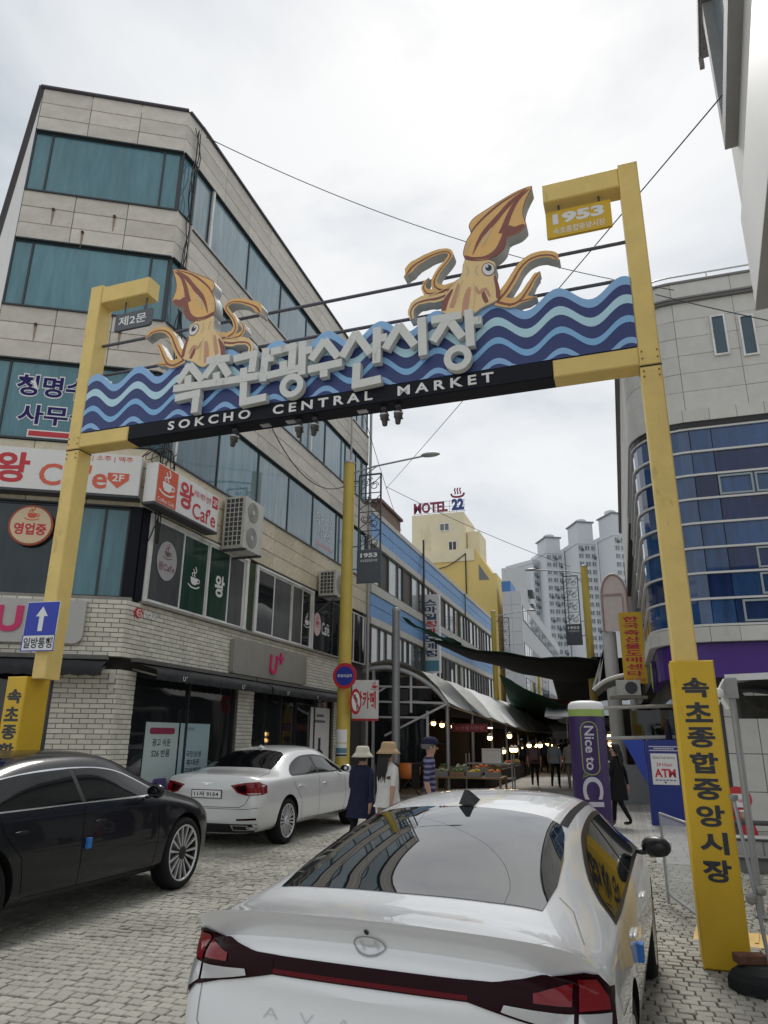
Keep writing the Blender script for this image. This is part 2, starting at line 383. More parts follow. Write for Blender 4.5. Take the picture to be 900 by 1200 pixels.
# ================================================================== LEFT CORNER BUILDING
stone = mat('granite_cladding', (0.64, 0.595, 0.53), 0.75, var=0.16, scale=2.2, rand=0.09, bump=0.25, bscale=70, dirt=(0.25, 0.225, 0.19), dirt_scale=1.6, dirt_lo=0.56, dirt_hi=0.86)
stone_w = mat('granite_warm', (0.66, 0.585, 0.45), 0.75, var=0.18, scale=2.2, rand=0.10, bump=0.25, bscale=70, dirt=(0.27, 0.22, 0.15), dirt_scale=1.8, dirt_lo=0.52, dirt_hi=0.84)
core_m = mat('joint_dark', (0.10, 0.095, 0.085), 0.9)
def glass(name, col, rough=0.06, spec=0.6, streak=0.25, coat=0.35):
    m = bpy.data.materials.new(name); m.use_nodes = True
    t = m.node_tree; n = t.nodes; l = t.links; b = n['Principled BSDF']
    b.inputs['Roughness'].default_value = rough; b.inputs['Specular IOR Level'].default_value = spec; b.inputs['Coat Weight'].default_value = coat; b.inputs['Coat Roughness'].default_value = 0.02
    co = n.new('ShaderNodeTexCoord'); mpn = n.new('ShaderNodeMapping'); mpn.inputs['Scale'].default_value = (4, 4, 0.5)
    nz = n.new('ShaderNodeTexNoise'); nz.inputs['Scale'].default_value = 1.6; nz.inputs['Detail'].default_value = 7; nz.inputs['Roughness'].default_value = 0.7
    l.new(co.outputs['Object'], mpn.inputs['Vector']); l.new(mpn.outputs['Vector'], nz.inputs['Vector'])
    mr = n.new('ShaderNodeMapRange'); mr.inputs['From Min'].default_value = 0.3; mr.inputs['From Max'].default_value = 0.75; mr.inputs['To Min'].default_value = 1 - streak; mr.inputs['To Max'].default_value = 1 + streak * 1.3
    l.new(nz.outputs['Fac'], mr.inputs['Value'])
    oi = n.new('ShaderNodeObjectInfo'); m2 = n.new('ShaderNodeMapRange'); m2.inputs['To Min'].default_value = 0.86; m2.inputs['To Max'].default_value = 1.12; l.new(oi.outputs['Random'], m2.inputs['Value'])
    mu = n.new('ShaderNodeMath'); mu.operation = 'MULTIPLY'; l.new(mr.outputs[0], mu.inputs[0]); l.new(m2.outputs[0], mu.inputs[1])
    rgb = n.new('ShaderNodeRGB'); rgb.outputs[0].default_value = (*col, 1)
    mm = n.new('ShaderNodeVectorMath'); mm.operation = 'SCALE'; l.new(rgb.outputs[0], mm.inputs[0]); l.new(mu.outputs[0], mm.inputs['Scale']); l.new(mm.outputs[0], b.inputs['Base Color'])
    n2 = n.new('ShaderNodeTexNoise'); n2.inputs['Scale'].default_value = 0.8; n2.inputs['Detail'].default_value = 1; l.new(co.outputs['Object'], n2.inputs['Vector'])
    bp = n.new('ShaderNodeBump'); bp.inputs['Strength'].default_value = 0.06; bp.inputs['Distance'].default_value = 0.15; l.new(n2.outputs['Fac'], bp.inputs['Height']); l.new(bp.outputs['Normal'], b.inputs['Normal'])
    MATS[name] = m
    return m
teal = glass('teal_film_glass', (0.10, 0.225, 0.265), 0.05, 0.5, 0.22, 0.25)
teal_s = glass('blue_grey_glass', (0.14, 0.235, 0.28), 0.05, 0.6, 0.35, 0.4)
shopglass = glass('dark_shop_glass', (0.014, 0.016, 0.018), 0.03, 0.5, 0.3, 0.2)
greenglass = glass('green_screen_glass', (0.025, 0.062, 0.045), 0.12, 0.4, 0.3, 0.2)
greyglass = glass('grey_screen_glass', (0.075, 0.078, 0.08), 0.2, 0.35, 0.25, 0.1)
BL = Vector((-7.9, 9.9, 0))
bldg = thing('corner_building', 'granite clad corner building with teal glass bands and white brick ground floor', 'building', BL)
TB = Matrix.Translation(-BL)
DF = Vector((0.8741, 0.4857, 0)); NF = Vector((0.4857, -0.8741, 0))
FS = TB @ mframe((-7.8, 0, 0), (0, 1, 0), (1, 0, 0))
FF = TB @ mframe((-7.83, 10.18, 0), DF, NF)
FC = TB @ mframe((-7.83, 10.18, 0), (0.065, 0.998, 0), (0.998, -0.065, 0))
LPT = (-10.41, 8.75)
q = MB(TB); q.prism([(-10.36, 8.90), (-7.92, 10.25), (-7.91, 10.62), (-7.91, 22.2), (-15, 22.2), (-14.9, 12.25)], 0, 14.5); q.build('wall', core_m, bldg)
pm_cache = {}
def panel(F, x0, x1, y0, y1, out, m, parent, name='stone_panel', th=0.05, gap=0.006):
    w, h = x1 - x0 - gap * 2, y1 - y0 - gap * 2
    key = (round(w, 3), round(h, 3), th, m.name)
    if key not in pm_cache:
        b = MB(); b.bbox((-w / 2, -h / 2, -th), (w / 2, h / 2, 0), 0.006); pm_cache[key] = b.mesh(name, m)
    o = link(name, pm_cache[key], parent)
    o.matrix_local = F @ Matrix.Translation(((x0 + x1) / 2, (y0 + y1) / 2, out + rnd.uniform(-.003, .003)))
    return o
BANDS = [(13.50, 14.60, 3, stone), (10.87, 12.02, 3, stone), (8.30, 9.40, 3, stone), (5.58, 6.70, 3, stone_w)]
SY0, SY1 = 10.64, 22.2
for bi, (z0, z1, nr, m) in enumerate(BANDS):
    hh = (z1 - z0) / nr
    for r_ in range(nr):
        a, b = z0 + r_ * hh, z0 + (r_ + 1) * hh
        us = [-2.95, -1.97, -0.97, 0.0]
        for i in range(3): panel(FF, us[i], us[i + 1], a, b, 0.0, stone if bi < 3 else m, bldg)
        panel(FC, 0, 0.46, a, b, 0.0, stone if bi < 3 else m, bldg)
        for i in range(10):
            w_ = (SY1 - SY0) / 10
            panel(FS, SY0 + i * w_, SY0 + (i + 1) * w_, a, b, 0.0, m, bldg)
# white left side wall, coping
SL = TB @ mframe((LPT[0], LPT[1], 0), (0.803, -0.594, 0), (-0.594, -0.803, 0))
q = MB(TB); a, b = Vector((-14.99, 12.14, 0)), Vector((-10.43, 8.76, 0)); d = (b - a).normalized(); nn = Vector((d.y, -d.x, 0))
q.add([a, b, b + Vector((0, 0, 14.4)), a + Vector((0, 0, 14.4)), a - nn * .1, b - nn * .1, b - nn * .1 + Vector((0, 0, 14.4)), a - nn * .1 + Vector((0, 0, 14.4))], [(0, 1, 2, 3), (7, 6, 5, 4), (3, 2, 6, 7)])
q.build('side_wall', offwhite, bldg)
cop = MB(TB)
def copseg(p0, p1, z=14.615, w_=0.13, h=0.035): cop.bar((p0[0], p0[1], z), (p1[0], p1[1], z), w_, h)
copseg((-10.45, 8.72), (-7.83, 10.18)); copseg((-7.83, 10.19), (-7.8, 10.64), 14.603); copseg((-7.8, 10.64), (-7.8, 22.3), 14.615); copseg((-15.02, 12.1), (-10.43, 8.74), 14.60, .16, .10)
cop.build('coping', mat('coping_metal', (0.09, 0.085, 0.10), 0.5, 0.2), bldg)
# window bands
fr_d = mat('dark_mullion', (0.035, 0.045, 0.05), 0.45)
def band(F, xs, z0, z1, gm, out=-0.05, parent=bldg, fw=0.018, fm=None, sill=True):
    q = MB(F)
    for x in xs: q.box((x - fw, z0, out - .05), (x + fw, z1, out + .025))
    q.box((xs[0], z1 - .03, out - .05), (xs[-1], z1, out + .02)); q.box((xs[0], z0, out - .05), (xs[-1], z0 + .025, out + .02))
    if sill: q.box((xs[0], z0 - .035, out - .04), (xs[-1], z0 - .004, 0.035))
    if sill: q.box((xs[0], z1 + .004, out - .04), (xs[-1], z1 + .03, 0.03))
    wnd = q.build('window', fm or fr_d, parent)
    for i in range(len(xs) - 1):
        p = MB(F); p.box((xs[i] + fw + .002, z0 + .028, out - .02), (xs[i + 1] - fw - .002, z1 - .033, out)); p.build('pane', gm[i % len(gm)] if isinstance(gm, list) else gm, wnd)
    return wnd
for (z0, z1) in ((12.03, 13.49), (9.41, 10.86), (6.74, 8.27)):
    band(FF, [-2.95, -2.61, -0.40, -0.015], z0, z1, teal)
    band(FC, [0.01, 0.45], z0, z1, teal)
band(FF, [-2.95, -1.38, -0.62, -0.22], 3.95, 5.55, [glass('dark_reflection_glass', (0.016, 0.030, 0.036), .05, .5, .4, .3), teal, teal])  # first pane: a dark reflection put into the glass colour
q = MB(FF); q.box((-.2, 3.9, -.05), (.0, 5.57, .03)); q.build('corner_column', nearblack, bldg)
q = MB(FC); q.box((0.0, 3.9, -.05), (.20, 5.57, .028)); q.build('corner_column', nearblack, bldg)
ysp = [10.68, 11.3, 13.1, 14.9, 16.6, 18.3, 20.0, 21.0, 22.1]
teal_p = glass('pale_reflection_glass', (0.23, 0.32, 0.35), .06, .6, .3, .4); teal_k = glass('deep_blue_grey_glass', (0.085, 0.155, 0.19), .05, .6, .4, .4)  # pale glass: white window reflections put into the colour to vary panes
band(FS, ysp, 11.93, 13.47, [teal_p, teal_p, teal_s, teal_s, teal_k, teal_s, teal_p, teal_s]); band(FS, ysp, 9.41, 10.86, [teal_s, teal_k, teal_s, teal_p, teal_k, teal_s]); band(FS, [10.68, 12.5, 14.3, 16.0, 17.6, 19.4, 20.6, 22.1], 6.72, 8.27, [teal_k, teal_s, teal_p, teal_s, teal_s, teal_k])
# white sub-frame of the first window of two floors
for (ya, z0, z1) in ((11.35, 11.93, 13.47), (10.9, 6.72, 8.27), (17.2, 9.41, 10.86)):
    q = MB(FS); q.box((ya - .035, z0, -.05), (ya + .035, z1, .02)); q.build('mullion', frame_w, bldg)
# second-floor sliding windows on the street side
def slider(F, xs, z0, z1, gms, parent=bldg, out=0.03, fw=0.055):
    q = MB(F)
    q.box((xs[0] - fw, z0 - .05, -.06), (xs[-1] + fw, z0, out + .03)); q.box((xs[0] - fw, z1, -.06), (xs[-1] + fw, z1 + .05, out + .01))
    for x in (xs[0], xs[-1]): q.box((x - fw, z0, -.06), (x + fw, z1, out))
    wnd = q.build('window', frame_w, parent)
    for i in range(len(xs) - 1):
        o_ = out - .02 - (.028 if i % 2 else 0); s_ = MB(F); a, b = xs[i] + (fw if i == 0 else -.01), xs[i + 1] - (fw if i == len(xs) - 2 else -.01)
        t_ = .045
        s_.box((a, z0, o_ - .02), (a + t_, z1, o_)); s_.box((b - t_, z0, o_ - .02), (b, z1, o_)); s_.box((a + t_, z0, o_ - .02), (b - t_, z0 + t_, o_ - .001)); s_.box((a + t_, z1 - t_, o_ - .02), (b - t_, z1, o_ - .001))
        s_.build('sash', frame_w, wnd)
        g_ = MB(F); g_.box((a + t_, z0 + t_, o_ - .016), (b - t_, z1 - t_, o_ - .008)); g_.build('pane', gms[i % len(gms)], wnd)
    return wnd
slider(FS, [10.42, 11.50, 12.42, 13.26, 14.02], 3.95, 5.48, [greyglass, greenglass, greenglass, greyglass])
slider(FS, [14.5, 15.42, 16.45, 17.1, 17.76], 3.95, 5.46, [shopglass, greyglass, greyglass, shopglass])
q = MB(FS); q.box((14.12, 3.9, -.05), (14.42, 5.5, .0)); q.build('green_panel', greenglass, bldg)
band(FS, [17.85, 19.2, 19.8], 3.92, 5.46, shopglass, out=0.0, sill=False)
band(FS, [20.0, 21.0, 22.1], 3.92, 5.46, shopglass, out=0.0, sill=False, fm=frame_w)
q = MB(FS); q.box((10.3, 3.86, -.05), (20.4, 3.905, .17)); q.build('sill', mat('sill_concrete', (0.30, 0.28, 0.25), 0.85, var=0.2), bldg)
q = MB(FF); q.box((-3.0, 3.86, -.05), (.0, 3.92, .19)); q.build('sill', MATS['sill_concrete'], bldg)
# ground floor: white glazed brick on a mortar bed
mortar = mat('mortar', (0.22, 0.20, 0.17), 0.9, var=0.2)
brick_m = mat('cream_brick', (0.68, 0.65, 0.56), 0.5, var=0.07, scale=3, rand=0.12, bump=0.15, bscale=60, dirt=(0.36, 0.30, 0.20), dirt_scale=1.4, dirt_lo=0.58, dirt_hi=0.82)
FS2 = TB @ mframe((-7.74, 0, 0), (0, 1, 0), (1, 0, 0))
CB = Vector((-7.74, 9.93, 0)); FF2 = TB @ mframe(CB, DF, NF)
walls = [(FF2, -3.0, 0.0, 2.92, 3.86), (FF2, -0.97, 0.0, 0.0, 2.72), (FS2, 9.93, 20.4, 2.92, 3.86), (FS2, 9.93, 10.38, 0.0, 2.72), (FS2, 13.9, 14.6, 0.0, 2.72), (FS2, 19.4, 20.0, 0.0, 2.72)]
BW, BH, BJ = 0.222, 0.066, 0.011
bl = []
for wi, (F, x0, x1, z0, z1) in enumerate(walls):
    q = MB(F); q.box((x0, z0, -.16), (x1 - .004, z1, -0.004)); q.build('mortar_bed', mortar, bldg)
    nrow = int((z1 - z0) / (BH + BJ)); rh = (z1 - z0) / nrow
    for r_ in range(nrow):
        x = x0 - (BW / 2 if r_ % 2 else 0)
        while x < x1 - .02:
            a, b = max(x, x0 + .001), min(x + BW, x1 - .003)
            if wi == 2 and a > 13.35 and b < 17.15 and z0 + r_ * rh > 2.95 and z0 + (r_ + 1) * rh < 3.66: pass
            elif wi == 0 and b < -.85 and z0 + (r_ + 1) * rh < 3.72 and z0 + r_ * rh > 3.1: pass
            elif b - a > .03: bl.append((F, a, b, z0 + r_ * rh + BJ / 2, z0 + (r_ + 1) * rh - BJ / 2, abs(a - 10) if F is FS2 else abs(a)))
            x += BW + BJ
bl.sort(key=lambda t: t[5])
brest = MB()
for i, (F, a, b, z0, z1, _) in enumerate(bl):
    o_ = rnd.uniform(0.008, 0.014)
    if i < 300: panel(F, round(a, 3), round(b, 3), z0, z1, o_, brick_m, bldg, 'brick', 0.03, 0.0)
    else: brest.m = F; brest.bbox((a, z0, -.01), (b, z1, o_), .005)
brest.build('brickwork', brick_m, bldg, kind='stuff')
# shop front
def shopwin(F, x0, x1, z0, z1, nx, name='shop_window'):
    q = MB(F)
    for i in range(nx + 1):
        x = x0 + (x1 - x0) * i / nx; q.box((x - .025, z0, -.16), (x + .025, z1, -.06))
    q.box((x0, z1 - .05, -.15), (x1, z1, -.065)); q.box((x0, z0, -.15), (x1, z0 + .07, -.065))
    wnd = q.build(name, mat('shop_frame', (0.05, 0.05, 0.052), 0.4, 0.4), bldg)
    for i in range(nx):
        a = x0 + (x1 - x0) * i / nx + .028; b = x0 + (x1 - x0) * (i + 1) / nx - .028
        p = MB(F); p.box((a, z0 + .072, -.12), (b, z1 - .052, -.10)); p.build('pane', shopglass, wnd)
    return wnd
shopwin(FS2, 10.40, 13.88, 0.05, 2.70, 2)
shopwin(FS2, 14.62, 15.3, 0.05, 2.70, 1)
shopwin(FS2, 15.32, 17.0, 0.05, 2.70, 2, 'shop_door')
shopwin(FS2, 17.02, 19.38, 0.05, 2.70, 2)
shopwin(FF2, -3.0, -1.0, 0.05, 2.70, 2, 'shop_door')
q = MB(FS2); q.box((16.08, 1.0, -.09), (16.12, 1.5, -.04)); q.box((16.2, 1.0, -.09), (16.24, 1.5, -.04)); q.build('door_handle', alum, bldg)
q = MB(FS2); q.box((20.02, 0, -.5), (22.2, 3.86, -.3)); q.build('recess_wall', darkgrey, bldg)
q = MB(FS2); q.tube([(22.05, 0, .06), (22.05, 14.5, .06)], .05, 8); q.tube([(20.1, 3.0, .07), (20.1, 14.2, .07)], .035, 8); q.build('downpipe', mat('pipe_grey', (0.40, 0.39, 0.38), 0.6), bldg)
# awnings
awn_m = mat('awning_fabric', (0.035, 0.036, 0.038), 0.8, var=0.25, scale=3, bump=0.3, bscale=12)
awn_t = mat('awning_case', (0.13, 0.13, 0.115), 0.7, var=0.2)
def awning(F, x0, x1, parent=bldg, marks=()):
    q = MB(F); n = max(6, int((x1 - x0) / .11)); vs = []; 
    for i in range(n + 1):
        x = x0 + (x1 - x0) * i / n; wv = .008 * math.sin(x * 7) + .006 * math.sin(x * 17.0)
        vs += [(x, 2.86, .02), (x, 2.80 + wv, .28), (x, 2.73 + wv, .52), (x, 2.66 + wv, .54 + wv), (x, 2.565 + (.018 if i % 2 else 0), .53 + wv * 2)]
    fs = [(i * 5 + j, i * 5 + j + 1, i * 5 + 5 + j + 1, i * 5 + 5 + j) for i in range(n) for j in range(4)]
    q.add(vs, fs, True)
    a = q.build('awning', awn_m, parent)
    c = MB(F); c.box((x0, 2.862, .0), (x1, 2.93, .13)); c.bar((x0 + .05, 2.75, .02), (x0 + .05, 2.64, .5), .03, .03); c.bar((x1 - .05, 2.75, .02), (x1 - .05, 2.64, .5), .03, .03); c.build('awning_case', awn_t, a)
    for x in marks: text('print', 'U\u207a', white, F @ Matrix.Translation((x, 2.64, .56)), .13, .085, a)
    return a
awning(FS2, 10.2, 14.4, marks=(11.0, 13.1)); awning(FS2, 14.45, 19.9, marks=(15.2, 16.9, 18.6)); awning(FF2, -3.0, -0.18, marks=(-1.1, -2.4))
q = MB(FF2); q.box((-.13, 2.5, .01), (-.05, 2.66, .08)); q.box((-.12, 2.36, .01), (-.06, 2.48, .05)); q.build('alarm_box', plastic, bldg)
# ------------------------------------------------------------------ things on the building
magenta = mat('magenta_letters', (0.62, 0.02, 0.14), 0.4)
panel_grey = mat('taupe_panel', (0.29, 0.275, 0.245), 0.5, var=0.08, scale=2, dirt=(0.2, 0.18, 0.15), dirt_scale=1.5, dirt_lo=0.55, dirt_hi=0.85)
panel_lg = mat('light_grey_panel', (0.47, 0.46, 0.44), 0.5, var=0.04)
WS = lambda F, loc: Matrix.Translation(-Vector(loc)) @ Matrix.Translation(BL) @ F      # a wall frame in the coordinates of a thing at loc
def wpos(F, x, y, z): return Matrix.Translation(BL) @ F @ Vector((x, y, z))
red_d = mat('sign_red', (0.55, 0.03, 0.045), 0.45); coral = mat('coral_red', (0.70, 0.13, 0.07), 0.45); orange_r = mat('orange_red', (0.66, 0.10, 0.035), 0.45)
signwhite = mat('sign_white', (0.77, 0.76, 0.74), 0.4, var=0.03, dirt=(0.5, 0.48, 0.45), dirt_scale=1.5, dirt_lo=0.6, dirt_hi=0.9)
def rrect(x0, y0, x1, y1, r, n=5, corners=(1, 1, 1, 1)):
    o = []
    for (cx, cy, a0, on) in ((x1 - r, y1 - r, 0, corners[0]), (x0 + r, y1 - r, 90, corners[1]), (x0 + r, y0 + r, 180, corners[2]), (x1 - r, y0 + r, 270, corners[3])):
        if on: o += [(cx + r * math.cos(R(a0 + 90 * k / n)), cy + r * math.sin(R(a0 + 90 * k / n))) for k in range(n + 1)]
        else: o.append({0: (x1, y1), 90: (x0, y1), 180: (x0, y0), 270: (x1, y0)}[a0])
    return o
loc = wpos(FF2, -1.9, 3.08, 0.05); t = thing('shop_sign', 'light grey panel with a magenta letter U behind the left yellow post', 'sign', loc); F = WS(FF2, loc)
q = MB(F); q.prism(rrect(-3.0, 3.10, -.62, 3.80, .14, corners=(0, 0, 0, 1)), .03, .10); q.build('panel', panel_lg, t)
text('letter', 'U', magenta, F @ Matrix.Translation((-1.76, 3.47, .102)), .40, .42, t, bold=.035, ext=.02)
loc = wpos(FS2, 15.25, 2.95, 0.05); t = thing('shop_sign', 'taupe panel with magenta U plus above the shop awning', 'sign', loc); F = WS(FS2, loc)
q = MB(F); q.prism(rrect(13.38, 2.95, 17.12, 3.66, .05), .02, .12); q.build('panel', panel_grey, t)
for dx, dz, m_, s_ in ((0, 0, magenta, .0), ):
    text('letter', 'U', magenta, F @ Matrix.Translation((15.22, 3.28, .122)), .40, .44, t, bold=.02, ext=.03, shear=0.1)
    text('letter', '+', magenta, F @ Matrix.Translation((15.58, 3.46, .122)), .26, .26, t, bold=.02, ext=.03)
loc = wpos(FS2, 10.45, 3.6, 0.02); t = thing('small_wall_logo', 'small red disc logo with white letters on the white brick corner', 'sign', loc); F = WS(FS2, loc)
q = MB(F); q.prism(ellipse(10.22, 3.69, .105, .085), .014, .04); q.build('disc', red_d, t)
q = MB(F); q.prism(stroke(smooth_poly([(10.26, 3.73), (10.2, 3.745), (10.16, 3.69), (10.2, 3.635), (10.27, 3.645), (10.28, 3.69), (10.235, 3.69)], 4, False), .014), .04, .046); q.prism(stroke([(10.205, 3.715), (10.205, 3.67), (10.225, 3.67)], .012), .04, .046); q.build('emblem', white, t)
text('letters', 'LGU\u207a', white, F @ Matrix.Translation((10.56, 3.685, .016)), .36, .105, t, bold=.02, ext=.02)
# cafe sign on the front
def cup(q, cx, cy, s, z0, z1):
    "a steaming cup on a saucer drawn in strokes"
    P = lambda L: [(cx + a * s, cy + b * s) for a, b in L]
    q.prism(P([(-.30, .12), (.30, .12), (.26, -.08), (.14, -.20), (-.14, -.20), (-.26, -.08)]), z0, z1)
    q.prism(stroke(P(smooth_poly([(.28, .08), (.42, .06), (.40, -.06), (.25, -.10)], 4, False)), .05 * s), z0, z1)
    q.prism(stroke(P(smooth_poly([(-.46, -.22), (-.2, -.33), (.2, -.33), (.46, -.22)], 4, False)), .06 * s), z0, z1)
    q.prism(stroke(P(smooth_poly([(-.12, .16), (-.2, .28), (-.04, .36), (-.12, .5)], 4, False)), .05 * s), z0, z1)
    q.prism(stroke(P(smooth_poly([(.06, .16), (-.02, .30), (.14, .42), (.04, .62)], 4, False)), .06 * s), z0, z1)
loc = wpos(FF, -1.5, 5.68, .05); t = thing('cafe_sign', 'long white cafe sign box with red and coral lettering behind the yellow post', 'sign', loc); F = WS(FF, loc)
q = MB(F); q.box((-3.05, 5.70, .02), (-.08, 6.45, .26)); q.build('box', signwhite, t)
q = MB(F); q.box((-3.06, 5.66, .01), (-.07, 5.705, .27)); q.build('edge', darkgrey, t)
q = MB(F); q.prism([(-3.05, 5.71), (-2.83, 5.71), (-2.60, 6.44), (-3.05, 6.44)], .26, .264); q.build('corner_print', coral, t)
text('letters', '왕', red_d, F @ Matrix.Translation((-2.19, 6.08, .264)), .56, .56, t, bold=.03)
text('letters', "Caf'e", coral, F @ Matrix.Translation((-1.18, 6.00, .264)), 1.12, .42, t, bold=.018)
text('letters', '커피 | 소주 | 맥주', coral, F @ Matrix.Translation((-.72, 6.355, .264)), .98, .12, t, bold=.008)
q = MB(F); q.prism([(-.62, 6.1), (-.26, 6.1), (-.26, 5.98), (-.44, 5.82), (-.62, 5.98)], .262, .265); q.build('price_flag', coral, t)
text('letters', '2F', white, F @ Matrix.Translation((-.44, 6.01, .267)), .2, .13, t, bold=.02)
loc = wpos(FS, 11.1, 5.6, .05); t = thing('cafe_sign', 'white cafe sign box with red cup picture at the building corner', 'sign', loc); F = WS(FS, loc)
q = MB(F); q.box((10.02, 5.62, .06), (12.12, 6.36, .30)); q.build('box', signwhite, t)
q = MB(F); q.box((10.01, 5.58, .05), (12.13, 5.625, .31)); q.build('edge', darkgrey, t)
q = MB(F); q.box((10.05, 5.64, .30), (10.66, 6.34, .304)); q.build('red_panel', orange_r, t)
q = MB(F); cup(q, 10.35, 6.0, .5, .304, .307); q.build('cup_picture', white, t)
text('letters', 'Coffee Caf\u00e9', white, F @ Matrix.Translation((10.35, 5.71, .305)), .5, .07, t)
text('letters', '왕', red_d, F @ Matrix.Translation((10.97, 6.03, .304)), .46, .52, t, bold=.03)
text('letters', "Caf'e", red_d, F @ Matrix.Translation((11.62, 5.84, .304)), .84, .32, t, bold=.014)
text('letters', '커피 맥주 양주', red_d, F @ Matrix.Translation((11.52, 6.17, .304)), .62, .14, t, bold=.008)
q = MB(F); q.box((11.88, 6.08, .30), (12.09, 6.33, .304)); q.build('red_panel', red_d, t)
text('letters', '2F', white, F @ Matrix.Translation((11.985, 6.2, .306)), .15, .13, t, bold=.02)
# round sign
loc = wpos(FF, -1.80, 4.8, .05); t = thing('round_sign', 'round cream sign with dark red lettering and orange rim in a dark window', 'sign', loc); F = WS(FF, loc)
q = MB(F); q.prism(ellipse(-1.80, 5.12, .36, .36, 40), .0, .05); q.build('rim', mat('rim_brown', (0.36, 0.07, 0.03), 0.5), t)
q = MB(F); q.prism(ellipse(-1.80, 5.12, .325, .325, 40), .05, .056); q.build('face', mat('cream_print', (0.72, 0.55, 0.36), 0.5), t)
q = MB(F); cup(q, -1.80, 5.30, .26, .056, .06); q.build('cup_picture', orange_r, t)
text('letters', '영업중', red_d, F @ Matrix.Translation((-1.80, 5.05, .058)), .52, .21, t, bold=.035)
# lettering stuck on the third floor glass
ink = mat('ink_blue', (0.022, 0.014, 0.12), 0.5, spec=.2)
for (tx, x, z, w_, h_) in (('청명수산', -1.62, 7.79, 1.66, .42), ('사무실', -1.72, 7.22, 1.26, .38)):
    text('lettering', tx, white, FF @ Matrix.Translation((x, z, -.044)), w_ + .05, h_ + .05, bldg, bold=.06)
    text('lettering', tx, ink, FF @ Matrix.Translation((x, z, -.041)), w_, h_, bldg, bold=.028)
for (g_, z_, m_) in ((.025, -.044, white), (0, -.041, red_d)):
    q = MB(FF); q.prism([(-2.12 - g_, 6.80 - g_), (-1.35, 6.80 - g_), (-1.35, 6.74 - g_ * .5), (-1.10 + g_ * 1.5, 6.85), (-1.35, 6.96 + g_ * .5), (-1.35, 6.90 + g_), (-2.12 - g_, 6.90 + g_)], z_ - .003, z_ + .001 + g_ * .02); q.build('arrow', m_, bldg)
q = MB(FS)
for j in range(11): q.box((17.92 + j * .105, 6.92, -.05), (17.92 + j * .105 + (.05 if j in (3, 7) else .085), 7.04 if j not in (3, 7) else 6.99, -.045))
q.build('lettering', mat('pink_print', (0.6, 0.36, 0.4), 0.4), bldg)
for i, (tx, z, w_, h_) in enumerate((('청명수산', 7.72, 1.25, .36), ('사무소', 7.32, .92, .32))):
    text('lettering', tx, mat('pale_print', (0.62, 0.66, 0.68), 0.4), FS @ Matrix.Translation((18.5, z, -.044)), w_, h_, bldg, bold=.012)
# decals on second floor panes
decal = mat('decal_white', (0.74, 0.74, 0.73), 0.5); decal_g = mat('decal_grey', (0.40, 0.38, 0.38), 0.5); decal_r = mat('decal_brown', (0.17, 0.09, 0.10), 0.5)
q = MB(FS); q.prism(ellipse(10.98, 4.78, .31, .37, 32), .011, .013); q.build('decal', decal_g, bldg)
q = MB(FS); cup(q, 10.98, 4.92, .3, .013, .015); q.build('decal', decal_r, bldg)
text('decal', "왕Caf'e", decal_r, FS @ Matrix.Translation((10.98, 4.66, .015)), .5, .16, bldg, bold=.02)
q = MB(FS); cup(q, 11.96, 4.62, .44, -.014, -.011); q.build('decal', decal, bldg)
text('decal', '왕', decal, FS @ Matrix.Translation((12.88, 4.68, .013)), .38, .46, bldg, bold=.03)
q = MB(FS); cup(q, 17.45, 4.62, .4, -.014, -.011); q.build('decal', decal, bldg)
q = MB(FS); q.prism(ellipse(18.12, 4.66, .26, .32, 32), .002, .005); q.build('decal', mat('decal_pink', (0.66, 0.5, 0.5), 0.5), bldg)
q = MB(FS); cup(q, 18.12, 4.7, .34, .005, .007); q.build('decal', red_d, bldg)
text('decal', 'Caf\u00e9', decal, FS @ Matrix.Translation((18.72, 4.60, .004)), .56, .34, bldg, bold=.012)
